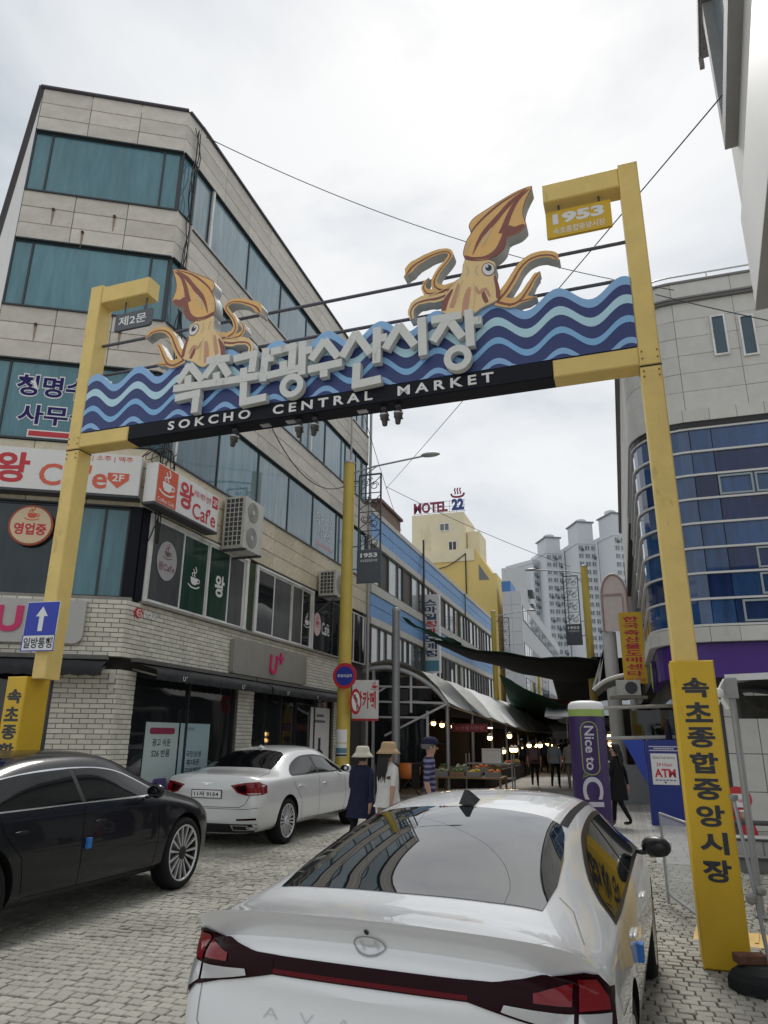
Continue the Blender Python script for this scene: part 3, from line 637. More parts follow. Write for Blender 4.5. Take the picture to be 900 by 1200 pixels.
# posters behind the shop glass
mint = mat('poster_mint', (0.50, 0.60, 0.58), 0.5); mint2 = mat('poster_blue', (0.42, 0.56, 0.60), 0.5); purple_ph = mat('phone_purple', (0.13, 0.10, 0.26), 0.3); ink2 = mat('print_black', (0.03, 0.035, 0.045), 0.5)
def poster(label, x0, x1, z0, z1, m, kind):
    loc = wpos(FS2, (x0 + x1) / 2, z0, -.09); t = thing('poster', label, 'poster', loc); F = WS(FS2, loc)
    q = MB(F); q.box((x0, z0, -.092), (x1, z1, -.086)); q.build('sheet', m, t); c = (x0 + x1) / 2; w_ = x1 - x0
    if kind == 0:
        q = MB(F); q.prism(rrect(x0 + .12, z1 - .2, x1 - .12, z1 - .09, .05), -.086, -.083); q.build('banner', mat('banner_maroon', (0.30, 0.03, 0.08), 0.5), t)
        text('print', '광고 쉬운', ink2, F @ Matrix.Translation((c, z1 - .34, -.085)), w_ * .55, .13, t, bold=.02)
        text('print', 'S26 반품', ink2, F @ Matrix.Translation((c, z1 - .52, -.085)), w_ * .55, .13, t, bold=.02)
        q = MB(F); q.prism(rrect(c - .16, z0 + .02, c + .26, z0 + .68, .06), -.086, -.080); q.prism(rrect(c - .34, z0 + .0, c - .12, z0 + .62, .05), -.086, -.082); ph = q.build('phone_picture', purple_ph, t)
        q = MB(F)
        for k in range(3): q.prism(ellipse(c - .08, z0 + .58 - k * .12, .035, .04, 14), -.080, -.078)
        q.build('lens_picture', black, ph)
    elif kind == 1:
        text('print', '이벤트', ink2, F @ Matrix.Translation((c - .2, z1 - .1, -.085)), w_ * .35, .06, t)
        for k in range(3): text('print', ('국민상생', '휴대폰', '구매혜택')[k], ink2, F @ Matrix.Translation((c, z1 - .55 - k * .15, -.085)), w_ * (.5, .45, .55)[k], .11, t, bold=.02)
        q = MB(F); q.prism(ellipse(c - .1, z0 + .28, .09, .11, 18), -.086, -.083); q.prism(ellipse(c + .14, z0 + .25, .09, .11, 18), -.086, -.083); q.build('mark', mat('poster_navy', (0.03, 0.10, 0.35), 0.5), t)
    else:
        q = MB(F); q.prism(smooth_poly([(c - .30, z0 + .05), (c - .34, z0 + .7), (c - .20, z0 + 1.05), (c - .06, z0 + 1.15), (c + .08, z0 + 1.12), (c + .26, z0 + 1.0), (c + .36, z0 + .6), (c + .32, z0 + .05)], 4), -.086, -.082); q.prism(stroke([(c - .02, z0 + 1.12), (c - .02, z0 + 1.42)], .16), -.086, -.083); q.build('coat_picture', ink2, t)
        q = MB(F)
        for k, n_ in enumerate((5, 7)):
            for j in range(n_): q.box((c - n_ * .05 + j * .1, z1 - .24 - k * .15, -.086), (c - n_ * .05 + j * .1 + .075, z1 - .17 - k * .15, -.084))
        q.build('print', ink2, t)
poster('pale mint poster with a purple phone behind the shop window', 10.92, 11.92, 0.30, 1.92, mint, 0)
poster('pale blue poster with dark lines of print beside the phone poster', 11.98, 13.0, 0.30, 1.92, mint2, 1)
poster('tall white poster of a dark coat beside the shop door', 17.98, 19.3, 0.25, 2.45, signwhite, 2)
# air conditioner units hung on the street side
def ac_unit(label, y0, y1, z0, z1, X0=-7.72, X1=-7.22):
    loc = Vector((X0, (y0 + y1) / 2, z0)); t = thing('air_conditioner', label, 'air conditioner', loc, group='outdoor units on the corner building'); T = Matrix.Translation(-loc)
    q = MB(T); q.box((X0, y0, z0), (X1, y1, z1)); q.build('case', plastic, t)
    n = 2 if z1 - z0 > .9 else 1; h = (z1 - z0) / n
    G = T @ mframe((X1, 0, 0), (0, 1, 0), (1, 0, 0))
    for k in range(n):
        cz = z0 + h * (k + .5); cy = y0 + (y1 - y0) * .42; r_ = min(h, y1 - y0) * .40
        q = MB(G); q.prism(ellipse(cy, cz, r_, r_, 28), .002, .006); fn = q.build('fan', mat('fan_grey', (0.30, 0.30, 0.29), 0.6), t)
        q = MB(G)
        for k2 in range(5):
            rr = r_ * (k2 + 1) / 5; pts = [(cy + rr * math.cos(a * math.pi / 14), cz + rr * math.sin(a * math.pi / 14), .016) for a in range(29)]; q.tube(pts, .004, 4, cap=False)
        q.prism(ellipse(cy, cz, .05, .05, 14), .006, .022); q.build('grille', plastic, fn)
    q = MB(T @ mframe((0, y0, 0), (1, 0, 0), (0, -1, 0)))
    nz_ = int((z1 - z0) / .11)
    for k in range(nz_ + 1): q.box((X0 + .04, z0 + .04 + k * (z1 - z0 - .09) / nz_, .004), (X1 - .04, z0 + .055 + k * (z1 - z0 - .09) / nz_, .02))
    for k in range(5): q.box((X0 + .04 + k * (X1 - X0 - .095) / 4, z0 + .04, .004), (X0 + .055 + k * (X1 - X0 - .095) / 4, z1 - .04, .019))
    q.build('guard', plastic, t)
    q = MB(T @ mframe((0, y0, 0), (1, 0, 0), (0, -1, 0))); q.box((X0 + .05, z0 + .05, .0), (X1 - .05, z1 - .05, .004)); q.build('coil', darkgrey, t)
    q = MB(T)
    for y in (y0 + .08, y1 - .08): q.box((X0 - .1, y - .02, z0 - .05), (X1 + .04, y + .02, z0 - .004)); q.bar((X1, y, z0 - .05), (X0 - .06, y, z0 - .45 if n == 1 else z0 + .35), .03, .03)
    q.build('bracket', steel_d, t)
ac_unit('tall two fan air conditioner beside the corner cafe sign', 12.72, 13.55, 5.45, 6.58)
ac_unit('single fan air conditioner near the yellow lamp post on the corner building', 17.95, 18.85, 5.42, 6.12)
# cables running down the corner
cb = MB(TB)
rr = random.Random(3)
for k in range(4):
    pts = []
    for i in range(16):
        z = 14.3 - i * .62; pts.append((-7.74 + rr.uniform(-.03, .05), 10.45 + rr.uniform(-.12, .12), z))
    cb.tube(smooth_poly(pts, 3, False), .011, 5, cap=False)
for k in range(5):
    c0 = Vector((-7.6, 10.0 + .15 * k, 6.55)); cb.tube([(c0.x + .12 * math.sin(a * .5 + k), c0.y + .22 * math.cos(a * .45), c0.z + .16 * math.sin(a * .6 + k)) for a in range(16)], .008, 4, cap=False)
cb.build('cables', cable, bldg)
# rusty fixing bolts and the stains they leave on the front cladding
stain = mat('rust_stain', (0.33, 0.27, 0.20), .9, var=.2)
for (x, z) in ((-2.35, 11.62), (-1.2, 11.65), (-1.75, 11.18), (-2.3, 9.02), (-.8, 9.05)):
    q = MB(FF); q.prism(ellipse(x, z, .03, .03, 10), .0, .03); bo = q.build('wall_bolt', mat('rust', (.10, .06, .04), .8), bldg)
    q = MB(FF); q.flat([(x - .03, z), (x + .03, z), (x + .012, z - .34), (x - .008, z - .36)], .0045); q.build('stain', stain, bo)

# ================================================================== MARKET GATE
GO = Vector((-3.0, 6.926, 0)); GU = Vector((7.01, -0.15, 0)).normalized(); GN = GU.cross(Vector((0, 0, 1)))
gate = thing('market_gate', 'yellow steel market gate with wave board, squid figures and grey lettering', 'gate', GO)
FG = mframe((-GU.x * GO.x * 0, 0, 0), GU, GN)          # gate frame about its own base: x along the beam, y up, z towards the camera
def gp(x, y):
    "gate coordinates of a traced point on the gate's front plane"
    d = _F + _R * ((x - 450) / FPX) + _U * ((600 - y) / FPX); c = Vector((0, 0, CAMH))
    p = c + d * ((GO - c).dot(GN) / d.dot(GN)) - GO
    return (p.dot(GU), p.z)
GX = lambda X: (X + 3.0)                                # world X to gate x (the beam runs within 2 degrees of X)
xr0, xr1 = GX(.47), GX(.675); xl0, xl1 = GX(-6.71), GX(-6.505)
TOP = 7.80; B0, B1 = 5.30, 5.50
def gbox(name, a, b, m, parent=gate, c=.012):
    q = MB(FG); q.bbox(a, b, c); return q.build(name, m, parent)
for k, (x0, x1, bx0, bx1) in enumerate(((xr0, xr1, GX(.44), GX(.79)), (xl0, xl1, GX(-7.02), GX(-6.72)))):
    gbox('post', (x0, 2.33, -.24), (x1, 5.275, 0), yellow); gbox('post', (x0 + .001, 5.285, -.24), (x1 - .001, TOP, .004), yellow)
    pb = gbox('post_base', (bx0, 0, -.32), (bx1, 2.36, .05), yellow2)
    tw = '속초종합중앙시장'
    for i, ch in enumerate(tw):
        text('letter', ch, ink2, FG @ Matrix.Translation(((bx0 + bx1) / 2 + .005, 2.13 - i * .204, .053)), .215, .165, pb, bold=.035)
gbox('joint', (xr0 - .003, 5.274, -.243), (xr1 + .003, 5.286, .002), black)
gbox('joint', (xl0 - .003, 5.274, -.243), (xl1 + .003, 5.286, .002), black)
nx0, nx1 = GX(-5.74), GX(-.38)
gbox('beam_end', (xl1 - .0, B0, -.24), (nx0, B1, .006), yellow); gbox('beam_end', (nx1, B0, -.24), (xr0, B1, .006), yellow)
gbox('beam', (nx0 + .001, B0, -.24), (nx1 - .001, B1 + .01, .008), nearblack)
# top arms with hanging boards
gbox('arm', (GX(-.36), 7.52, -.24), (xr0, 7.765, -.004), yellow); gbox('arm', (xl1, 7.50, -.24), (GX(-5.72), 7.765, -.004), yellow)
q = MB(FG); q.prism(rrect(GX(-.35), 7.09, GX(.36), 7.44, .02), -.13, -.09); s1 = q.build('hanging_board', yellow2, gate)
text('lettering', '1953', white, FG @ Matrix.Translation((GX(.005), 7.325, -.088)), .56, .145, s1, bold=.05)
text('lettering', '속초종합중앙시장', white, FG @ Matrix.Translation((GX(.005), 7.165, -.088)), .56, .085, s1, bold=.01)
q = MB(FG); q.prism(rrect(GX(-6.28), 7.05, GX(-5.68), 7.31, .05, corners=(0, 0, 0, 1)), -.13, -.09); s2 = q.build('hanging_board', mat('slate_board', (0.10, 0.11, 0.125), 0.5), gate)
text('lettering', '제2문', white, FG @ Matrix.Translation((GX(-5.99), 7.185, -.088)), .46, .15, s2, bold=.015)
for x in (GX(-.2), GX(.24), GX(-6.15), GX(-5.8)): q = MB(FG); q.tube([(x, 7.3 if x < 0 else 7.42, -.11), (x, 7.53, -.11)], .012, 6); q.build('hanger', steel_d, gate)
bolt_m = mat('bolt_rust', (.20, .12, .06), .7)
for x in (xl0 + .03, xl1 - .03, xr0 + .03, xr1 - .03):
    for z in (5.36, 5.44, 5.16, 5.22): q = MB(FG); q.prism(ellipse(x, z, .009, .009, 6), -.002, .012); q.build('bolt', bolt_m, gate)
for z in (6.43, 6.90):
    q = MB(FG); q.tube([(xl1 - .01, z, -.17), (xr0 + .01, z, -.17)], .021, 10); q.build('rail', mat('rail_grey', (0.10, 0.10, 0.125), 0.5), gate)
# wave board
PER, XC, WC, WA = 0.6775, GX(-5.70), 6.255, .105
wv = lambda x: WC + WA * math.cos(2 * math.pi * (x - XC) / PER)
xs = [xl1 + .002 + (xr0 - xl1 - .004) * i / 160 for i in range(161)]
q = MB(FG)
for i in range(160):
    a, b = xs[i], xs[i + 1]
    q.add([(a, B1 + .012, 0), (b, B1 + .012, 0), (b, wv(b) - .001, 0), (a, wv(a) - .001, 0), (a, B1 + .012, -.05), (b, B1 + .012, -.05), (b, wv(b) - .001, -.05), (a, wv(a) - .001, -.05)], [(0, 1, 2, 3), (7, 6, 5, 4), (3, 2, 6, 7)])
wb = q.build('wave_board', navy, gate)
for k, (off, th, m) in enumerate(((0, .105, lblue1), (.225, .105, lblue2), (.475, .078, lblue3), (.73, .07, lblue1))):
    q = MB(FG); lo = B1 + .013; run = False
    for i in range(160):
        a, b = xs[i], xs[i + 1]
        t0, t1 = wv(a) - off, wv(b) - off; u0, u1 = t0 - th, t1 - th
        if max(t0, t1) < lo + .003:
            if run: q.build('wave_band', m, wb); q = MB(FG); run = False
            continue
        run = True
        u0, u1 = max(u0, lo), max(u1, lo); t0, t1 = max(t0, lo), max(t1, lo); o_ = .004
        q.add([(a, u0, o_), (b, u1, o_), (b, t1, o_), (a, t0, o_), (a, u0, -.001), (b, u1, -.001), (b, t1, -.055 if k == 0 else -.001), (a, t0, -.055 if k == 0 else -.001)], [(0, 1, 2, 3), (0, 4, 5, 1), (3, 2, 6, 7)])
    if run: q.build('wave_band', m, wb)
# small lettering
text('lettering', 'SOKCHO  CENTRAL  MARKET', white, FG @ Matrix.Translation(((gp(198, 500)[0] + gp(579, 446)[0]) / 2, 5.405, .010)), gp(579, 446)[0] - gp(198, 500)[0], .118, gate, bold=.022, ext=.012, space=1.55)
# big grey letters: strokes traced syllable by syllable
def z3(L): return [gp(200 + a / 4.5, 360 + b / 4.5) for a, b in L]
def z4(L): return [gp(380 + a / 4.09, 350 + b / 4.09) for a, b in L]
SY = [
 (z3, [[(125, 322), (62, 418)], [(122, 322), (190, 405)], [(115, 380), (115, 440)], [(38, 448), (262, 415)], [(46, 497), (178, 468)], [(160, 462), (146, 572)]]),
 (z3, [[(264, 275), (276, 292)], [(212, 303), (334, 287)], [(272, 290), (200, 388)], [(272, 290), (328, 380)], [(262, 362), (262, 410)], [(262, 415), (395, 395)]]),
 (z3, [[(355, 294), (480, 264)], [(462, 262), (448, 362)], [(407, 340), (407, 398)], [(390, 395), (490, 380)], [(522, 238), (505, 410)], [(515, 292), (562, 284)], [(405, 408), (400, 530)], [(384, 520), (522, 490)]]),
 (z3, [[(550, 258), (680, 226)], [(664, 222), (656, 350)], [(614, 305), (612, 370)], [(528, 380), (690, 342)], [(714, 200), (708, 375)], [(712, 252), (762, 242)]]),
 (z3, [[(832, 195), (758, 300)], [(828, 195), (900, 285)], [(742, 350), (920, 312)], [(826, 335), (824, 388)]]),
 (z4, [[(168, 182), (100, 300)], [(162, 182), (236, 282)], [(266, 158), (264, 328)], [(266, 212), (312, 204)], [(170, 328), (164, 445)], [(148, 432), (284, 402)]]),
 (z4, [[(374, 146), (306, 262)], [(368, 146), (446, 244)], [(478, 112), (484, 292)]]),
 (z4, [[(524, 126), (668, 100)], [(604, 112), (532, 226)], [(606, 120), (672, 206)], [(700, 74), (710, 248)], [(704, 130), (762, 122)]]),
]
SW = .098
def thick(a, b, w_):
    d = Vector((b[0] - a[0], b[1] - a[1])); d.normalize(); n_ = Vector((-d.y, d.x)) * (w_ / 2)
    return [(a[0] - n_.x, a[1] - n_.y), (b[0] - n_.x, b[1] - n_.y), (b[0] + n_.x, b[1] + n_.y), (a[0] + n_.x, a[1] + n_.y)]
for si, (fn, strokes) in enumerate(SY):
    q = MB(FG)
    for k, s_ in enumerate(strokes):
        a, b = fn(s_); dz = .0022 * (k + si % 2 * .5)
        q.prism(thick(a, b, SW), .022 - dz, .108 - dz)
    if si in (3, 7):
        c = fn([(658, 434)] if si == 3 else [(650, 305)])[0]; r0, r1, n_ = .155, .076, 36
        vs = []
        for r_, z_ in ((r0, .022), (r0, .111), (r1, .111), (r1, .022)): vs += [(c[0] + r_ * math.cos(2 * math.pi * i / n_), c[1] + r_ * math.sin(2 * math.pi * i / n_), z_) for i in range(n_)]
        q.add(vs, [(k * n_ + i, k * n_ + (i + 1) % n_, ((k + 1) % 4) * n_ + (i + 1) % n_, ((k + 1) % 4) * n_ + i) for k in range(4) for i in range(n_)])
    q.build('letter', lettergrey, gate)
# squid figures: thick cut-outs with printed faces
sq_o = mat('squid_orange', (0.84, 0.50, 0.17), 0.45, var=0.08, scale=5); sq_b = mat('squid_brown', (0.27, 0.085, 0.065), 0.45); sq_c = mat('squid_cream', (0.68, 0.52, 0.30), 0.45); sq_p = mat('squid_pink', (0.60, 0.32, 0.20), 0.45)
sq_side = mat('cutout_side', (0.50, 0.50, 0.48), 0.6, var=0.08, dirt=(0.25, 0.25, 0.23), dirt_scale=4, dirt_lo=0.55, dirt_hi=0.8); sq_l = mat('squid_light', (0.86, 0.62, 0.30), 0.45)
sp = lambda L, k=3: smooth_poly(L, k, False)
MANT = [(714, 50), (640, 75), (560, 120), (480, 170), (415, 213), (388, 245), (385, 270), (395, 296), (375, 330), (360, 370), (354, 408), (366, 432), (400, 442), (450, 442), (500, 432), (545, 408), (575, 372), (588, 325), (622, 307), (655, 292), (686, 260), (681, 235), (671, 200), (672, 165), (686, 120), (706, 80)]
HEAD = [(362, 438), (440, 430), (520, 448), (522, 500), (516, 540), (535, 590), (542, 640), (500, 668), (452, 690), (412, 722), (372, 738), (300, 722), (240, 712), (250, 660), (262, 620), (300, 570), (340, 525), (350, 490)]
ARMS = [([(345, 560), (290, 580), (245, 586), (208, 572), (202, 540), (226, 490), (268, 440), (288, 404), (262, 386), (200, 400), (130, 435), (80, 470), (46, 525)], [60, 50, 42, 34, 28, 26, 24, 24, 26, 30, 36, 44, 12]),
        ([(310, 590), (225, 625), (155, 640), (104, 660), (78, 700), (84, 745)], [70, 56, 44, 36, 28, 20]),
        ([(255, 592), (175, 606), (147, 585), (150, 556), (172, 528)], [44, 34, 24, 16, 5]),
        ([(528, 645), (570, 602), (612, 540), (652, 472), (700, 427), (760, 405), (822, 406), (856, 436)], [54, 46, 42, 38, 36, 34, 32, 10]),
        ([(530, 645), (600, 660), (652, 638), (690, 588), (730, 522), (756, 494)], [50, 48, 42, 34, 26, 6]),
        ([(590, 668), (670, 642), (742, 626)], [36, 26, 6])]
def conv_r(L): return [gp(465 + a / 4.5, 210 + b / 4.5) for a, b in L]
_t0, _e0 = complex(*conv_r([(712, 52)])[0]), complex(*conv_r([(487, 487)])[0])
_t1, _e1 = complex(*gp(165 + 230 / 5.625, 305 + 75 / 5.625)), complex(*gp(165 + 362 / 5.625, 305 + 470 / 5.625))
_a = (_t1 - _e1) / (_t0 - _e0).conjugate(); _b = _e1 - _a * _e0.conjugate()
def conv_l(L): return [((_a * complex(*p).conjugate() + _b).real, (_a * complex(*p).conjugate() + _b).imag) for p in conv_r(L)]
def squid(conv, tag_):
    k0 = abs(complex(*conv([(0, 0)])[0]) - complex(*conv([(100, 0)])[0])) / 100
    W = lambda ws: [x * k0 for x in ws]
    q = MB(FG)
    q.prism(conv(smooth_poly(MANT, 2)), -.13, .045); q.prism(conv(smooth_poly(HEAD, 2)), -.125, .040)
    for k, (P_, ws) in enumerate(ARMS):
        q.prism(stroke(smooth_poly(conv(P_), 3, False), [w_ * k0 for w_ in [ws[0]] + [ws[min(len(ws) - 1, int(i / 3 + .5))] for i in range(1, 3 * (len(ws) - 1) + 1)]]), -.12 + k * .002, .032 - k * .001)
    sq = q.build('squid_figure', sq_side, gate)
    def face(name, polys, z, m):
        q = MB(FG)
        for p in polys: q.flat(p, z)
        q.build(name, m, sq)
    def shrink(P_, f):
        n_ = len(P_); o = []
        ar = sum(P_[i][0] * P_[(i + 1) % n_][1] - P_[(i + 1) % n_][0] * P_[i][1] for i in range(n_)); sgn = 1 if ar > 0 else -1
        for i in range(n_):
            a, b = Vector(P_[i - 1]), Vector(P_[(i + 1) % n_]); d = (b - a); d.normalize(); o.append((P_[i][0] - d.y * f * sgn, P_[i][1] + d.x * f * sgn))
        return o
    m2 = conv(smooth_poly(MANT, 3)); h2 = conv(smooth_poly(HEAD, 3))
    face('outline', [m2], .0465, sq_b); face('mantle', [shrink(m2, .010)], .048, sq_o)
    face('fin_shade', [conv(smooth_poly([(362, 415), (380, 436), (420, 438), (500, 428), (545, 403), (572, 368), (584, 322), (620, 303), (652, 288), (680, 258), (660, 252), (625, 265), (596, 258), (570, 282), (548, 335), (520, 385), (470, 418), (410, 424)], 3))], .0495, sq_b)
    face('stripe', [stroke(sp(conv([(690, 64), (600, 142), (522, 232), (450, 315), (404, 412)])), W([3, 10, 16, 22, 22, 22, 26, 26, 24, 18, 14, 8, 3])), stroke(sp(conv([(702, 66), (642, 122), (602, 190), (574, 262), (562, 300)])), W([3, 8, 12, 16, 18, 20, 22, 24, 26, 28, 32, 36, 40])), stroke(sp(conv([(680, 66), (560, 135), (470, 210), (420, 262), (396, 298)])), W([2, 5, 7, 9, 10, 11, 11, 10, 10, 9, 8, 7, 6]))], .0505, sq_b)
    face('highlight', [stroke(sp(conv([(505, 270), (475, 320), (452, 372)])), W([5, 9, 14, 16, 14, 10, 5])), stroke(sp(conv([(392, 340), (375, 375), (368, 405)])), W([4, 7, 9, 10, 9, 6, 3]))], .0515, sq_c)
    face('head', [shrink(h2, .006)], .042, sq_l)
    ap = []; ab = []
    for P_, ws in ARMS:
        c = smooth_poly(conv(P_), 3, False); w3 = [ws[0]] + [ws[min(len(ws) - 1, int(i / 3 + .5))] for i in range(1, 3 * (len(ws) - 1) + 1)]
        ap.append(stroke(c, [w_ * k0 * .96 for w_ in w3])); ab.append(stroke([(p[0], p[1] - w_ * k0 * .18) for p, w_ in zip(c, w3)], [w_ * k0 * .22 for w_ in w3]))
    for k in range(len(ap)): face('arm', [ap[k]], .0335 - k * .001, sq_o if k != 1 else sq_l); face('arm_line', [ab[k]], .0355 - k * .001, sq_b)
    face('shade', [stroke(sp(conv([(300, 590), (265, 650), (250, 705)])), W([6, 14, 20, 24, 26, 24, 20])), stroke(sp(conv([(455, 590), (465, 630), (480, 662)])), W([4, 12, 16, 20, 20, 18, 14])), stroke(sp(conv([(520, 520), (536, 590), (536, 640)])), W([6, 12, 16, 18, 18, 16, 10]))], .0432, sq_b)
    face('sucker_row', [stroke(sp(conv([(330, 560), (318, 620), (292, 690)])), W([5, 14, 20, 24, 24, 22, 18])), stroke(sp(conv([(388, 580), (372, 640), (362, 715)])), W([8, 20, 26, 28, 30, 28, 24])), stroke(sp(conv([(420, 575), (436, 610), (470, 590), (495, 630)])), W([4, 10, 14, 16, 18, 18, 16, 14, 12, 8]))], .0436, sq_p)
    face('line', [stroke(sp(conv([(352, 545), (332, 600), (318, 655)])), W([5] * 7)), stroke(sp(conv([(408, 560), (416, 620), (408, 690)])), W([5] * 7)), stroke(sp(conv([(372, 470), (382, 500), (372, 520)])), W([9] * 7)), stroke(sp(conv([(430, 465), (420, 495), (432, 520)])), W([9] * 7)), stroke(sp(conv([(300, 560), (240, 600), (170, 625)])), W([5] * 7))], .0442, sq_c)
    face('eye_rim', [conv(ellipse(487, 487, 36, 36, 24))], .0446, sq_b); face('eye', [conv(ellipse(487, 487, 31, 31, 24))], .0456, white); face('pupil', [conv(ellipse(488, 480, 17, 17, 20))], .0466, ink2); face('glint', [conv(ellipse(481, 473, 6, 6, 12))], .0474, white)
squid(conv_r, 'r'); squid(conv_l, 'l')
# spot lights slung under the beam
spot_m = mat('spot_bronze', (0.10, 0.09, 0.08), 0.45, 0.5, var=0.2)
def spot(pxx, label, tilt):
    x = gp(pxx, 500)[0]; x = x if True else 0
    loc = GO + GU * x - GN * .12 + Vector((0, 0, B0)); t = thing('spot_light', label, 'spot light', loc, group='spot lights under the gate beam')
    q = MB(); q.box((-.03, -.03, -.04), (.03, .03, 0)); q.tube([(0, 0, -.03), (0, 0, -.07)], .014, 8); q.build('bracket', steel_d, t)
    q = MB(Matrix.Translation((0, 0, -.07)) @ Matrix.Rotation(tilt, 4, 'Y')); q.lathe([(.0, .0), (.045, .0), (.05, -.02), (.05, -.08), (.038, -.09), (.03, -.15), (.024, -.16), (.0, -.16)], 14); q.tube([(.03, 0, -.085), (.055, 0, -.1)], .012, 6); q.build('lamp_body', spot_m, t)
    q = MB(Matrix.Translation((0, 0, -.07)) @ Matrix.Rotation(tilt, 4, 'Y')); q.lathe([(.052, -.018), (.056, -.022), (.056, -.034), (.052, -.038)], 14); q.build('ring', alum, t)
for x_, l_, ti in ((270, 'spot light under the beam below the letters SOKCHO', .18), (345, 'left spot light of the pair below the word CENTRAL', -.05), (364, 'right spot light of the pair below the word CENTRAL', .1), (446, 'left spot light of the pair below the word MARKET', -.06), (463, 'right spot light of the pair below the word MARKET', .05)): spot(x_, l_, ti)
q = MB(FG)
for x_ in (305, 335, 420): x = gp(x_, 500)[0]; q.box((x - .06, B0 - .012, -.17), (x + .06, B0 - .001, -.09))
q.build('fixing_plate', alum, gate)
# one-way sign on the left post
a = gp(35, 686); b = gp(68, 735)
loc = GO + GU * (xl0 + .1) + GN * .03 + Vector((0, 0, 2.55)); t = thing('one_way_sign', 'blue one way sign with white arrow on the left yellow post', 'road sign', loc)
SF = mframe((0, 0, 0), GU, GN); w_, h_ = .50, .60
T = SF @ Matrix.Translation((-.01, .40, .03)) @ Matrix.Rotation(R(-1), 4, 'Z')
q = MB(T); q.prism(rrect(-w_ / 2, -h_ / 2, w_ / 2, h_ / 2, .015), 0, .006); q.build('plate', white, t)
q = MB(T); q.prism(rrect(-w_ / 2 + .008, -h_ / 2 + .20, w_ / 2 - .008, h_ / 2 - .008, .012), .006, .009); q.build('blue_field', mat('road_blue', (0.01, 0.035, 0.42), 0.35), t)
q = MB(T); q.prism([(-.035, -.06), (.035, -.06), (.035, .12), (.09, .12), (0, .24), (-.09, .12), (-.035, .12)], .009, .011); q.build('arrow', white, t)
q = MB(T)
for r_ in (((-w_ / 2, -h_ / 2), (w_ / 2, -h_ / 2 + .012)), ((-w_ / 2, -h_ / 2 + .188), (w_ / 2, -h_ / 2 + .2)), ((-w_ / 2, -h_ / 2 + .012), (-w_ / 2 + .012, -h_ / 2 + .188)), ((w_ / 2 - .012, -h_ / 2 + .012), (w_ / 2, -h_ / 2 + .188))): q.box((*r_[0], .006), (*r_[1], .0085))
q.build('border', MATS['road_blue'], t)
text('lettering', '일방통행', ink2, T @ Matrix.Translation((0, -h_ / 2 + .1, .0085)), .44, .13, t, bold=.02)
q = MB(T); q.box((-.12, -.02, -.03), (.12, .02, -.002)); q.build('clamp', steel, t)

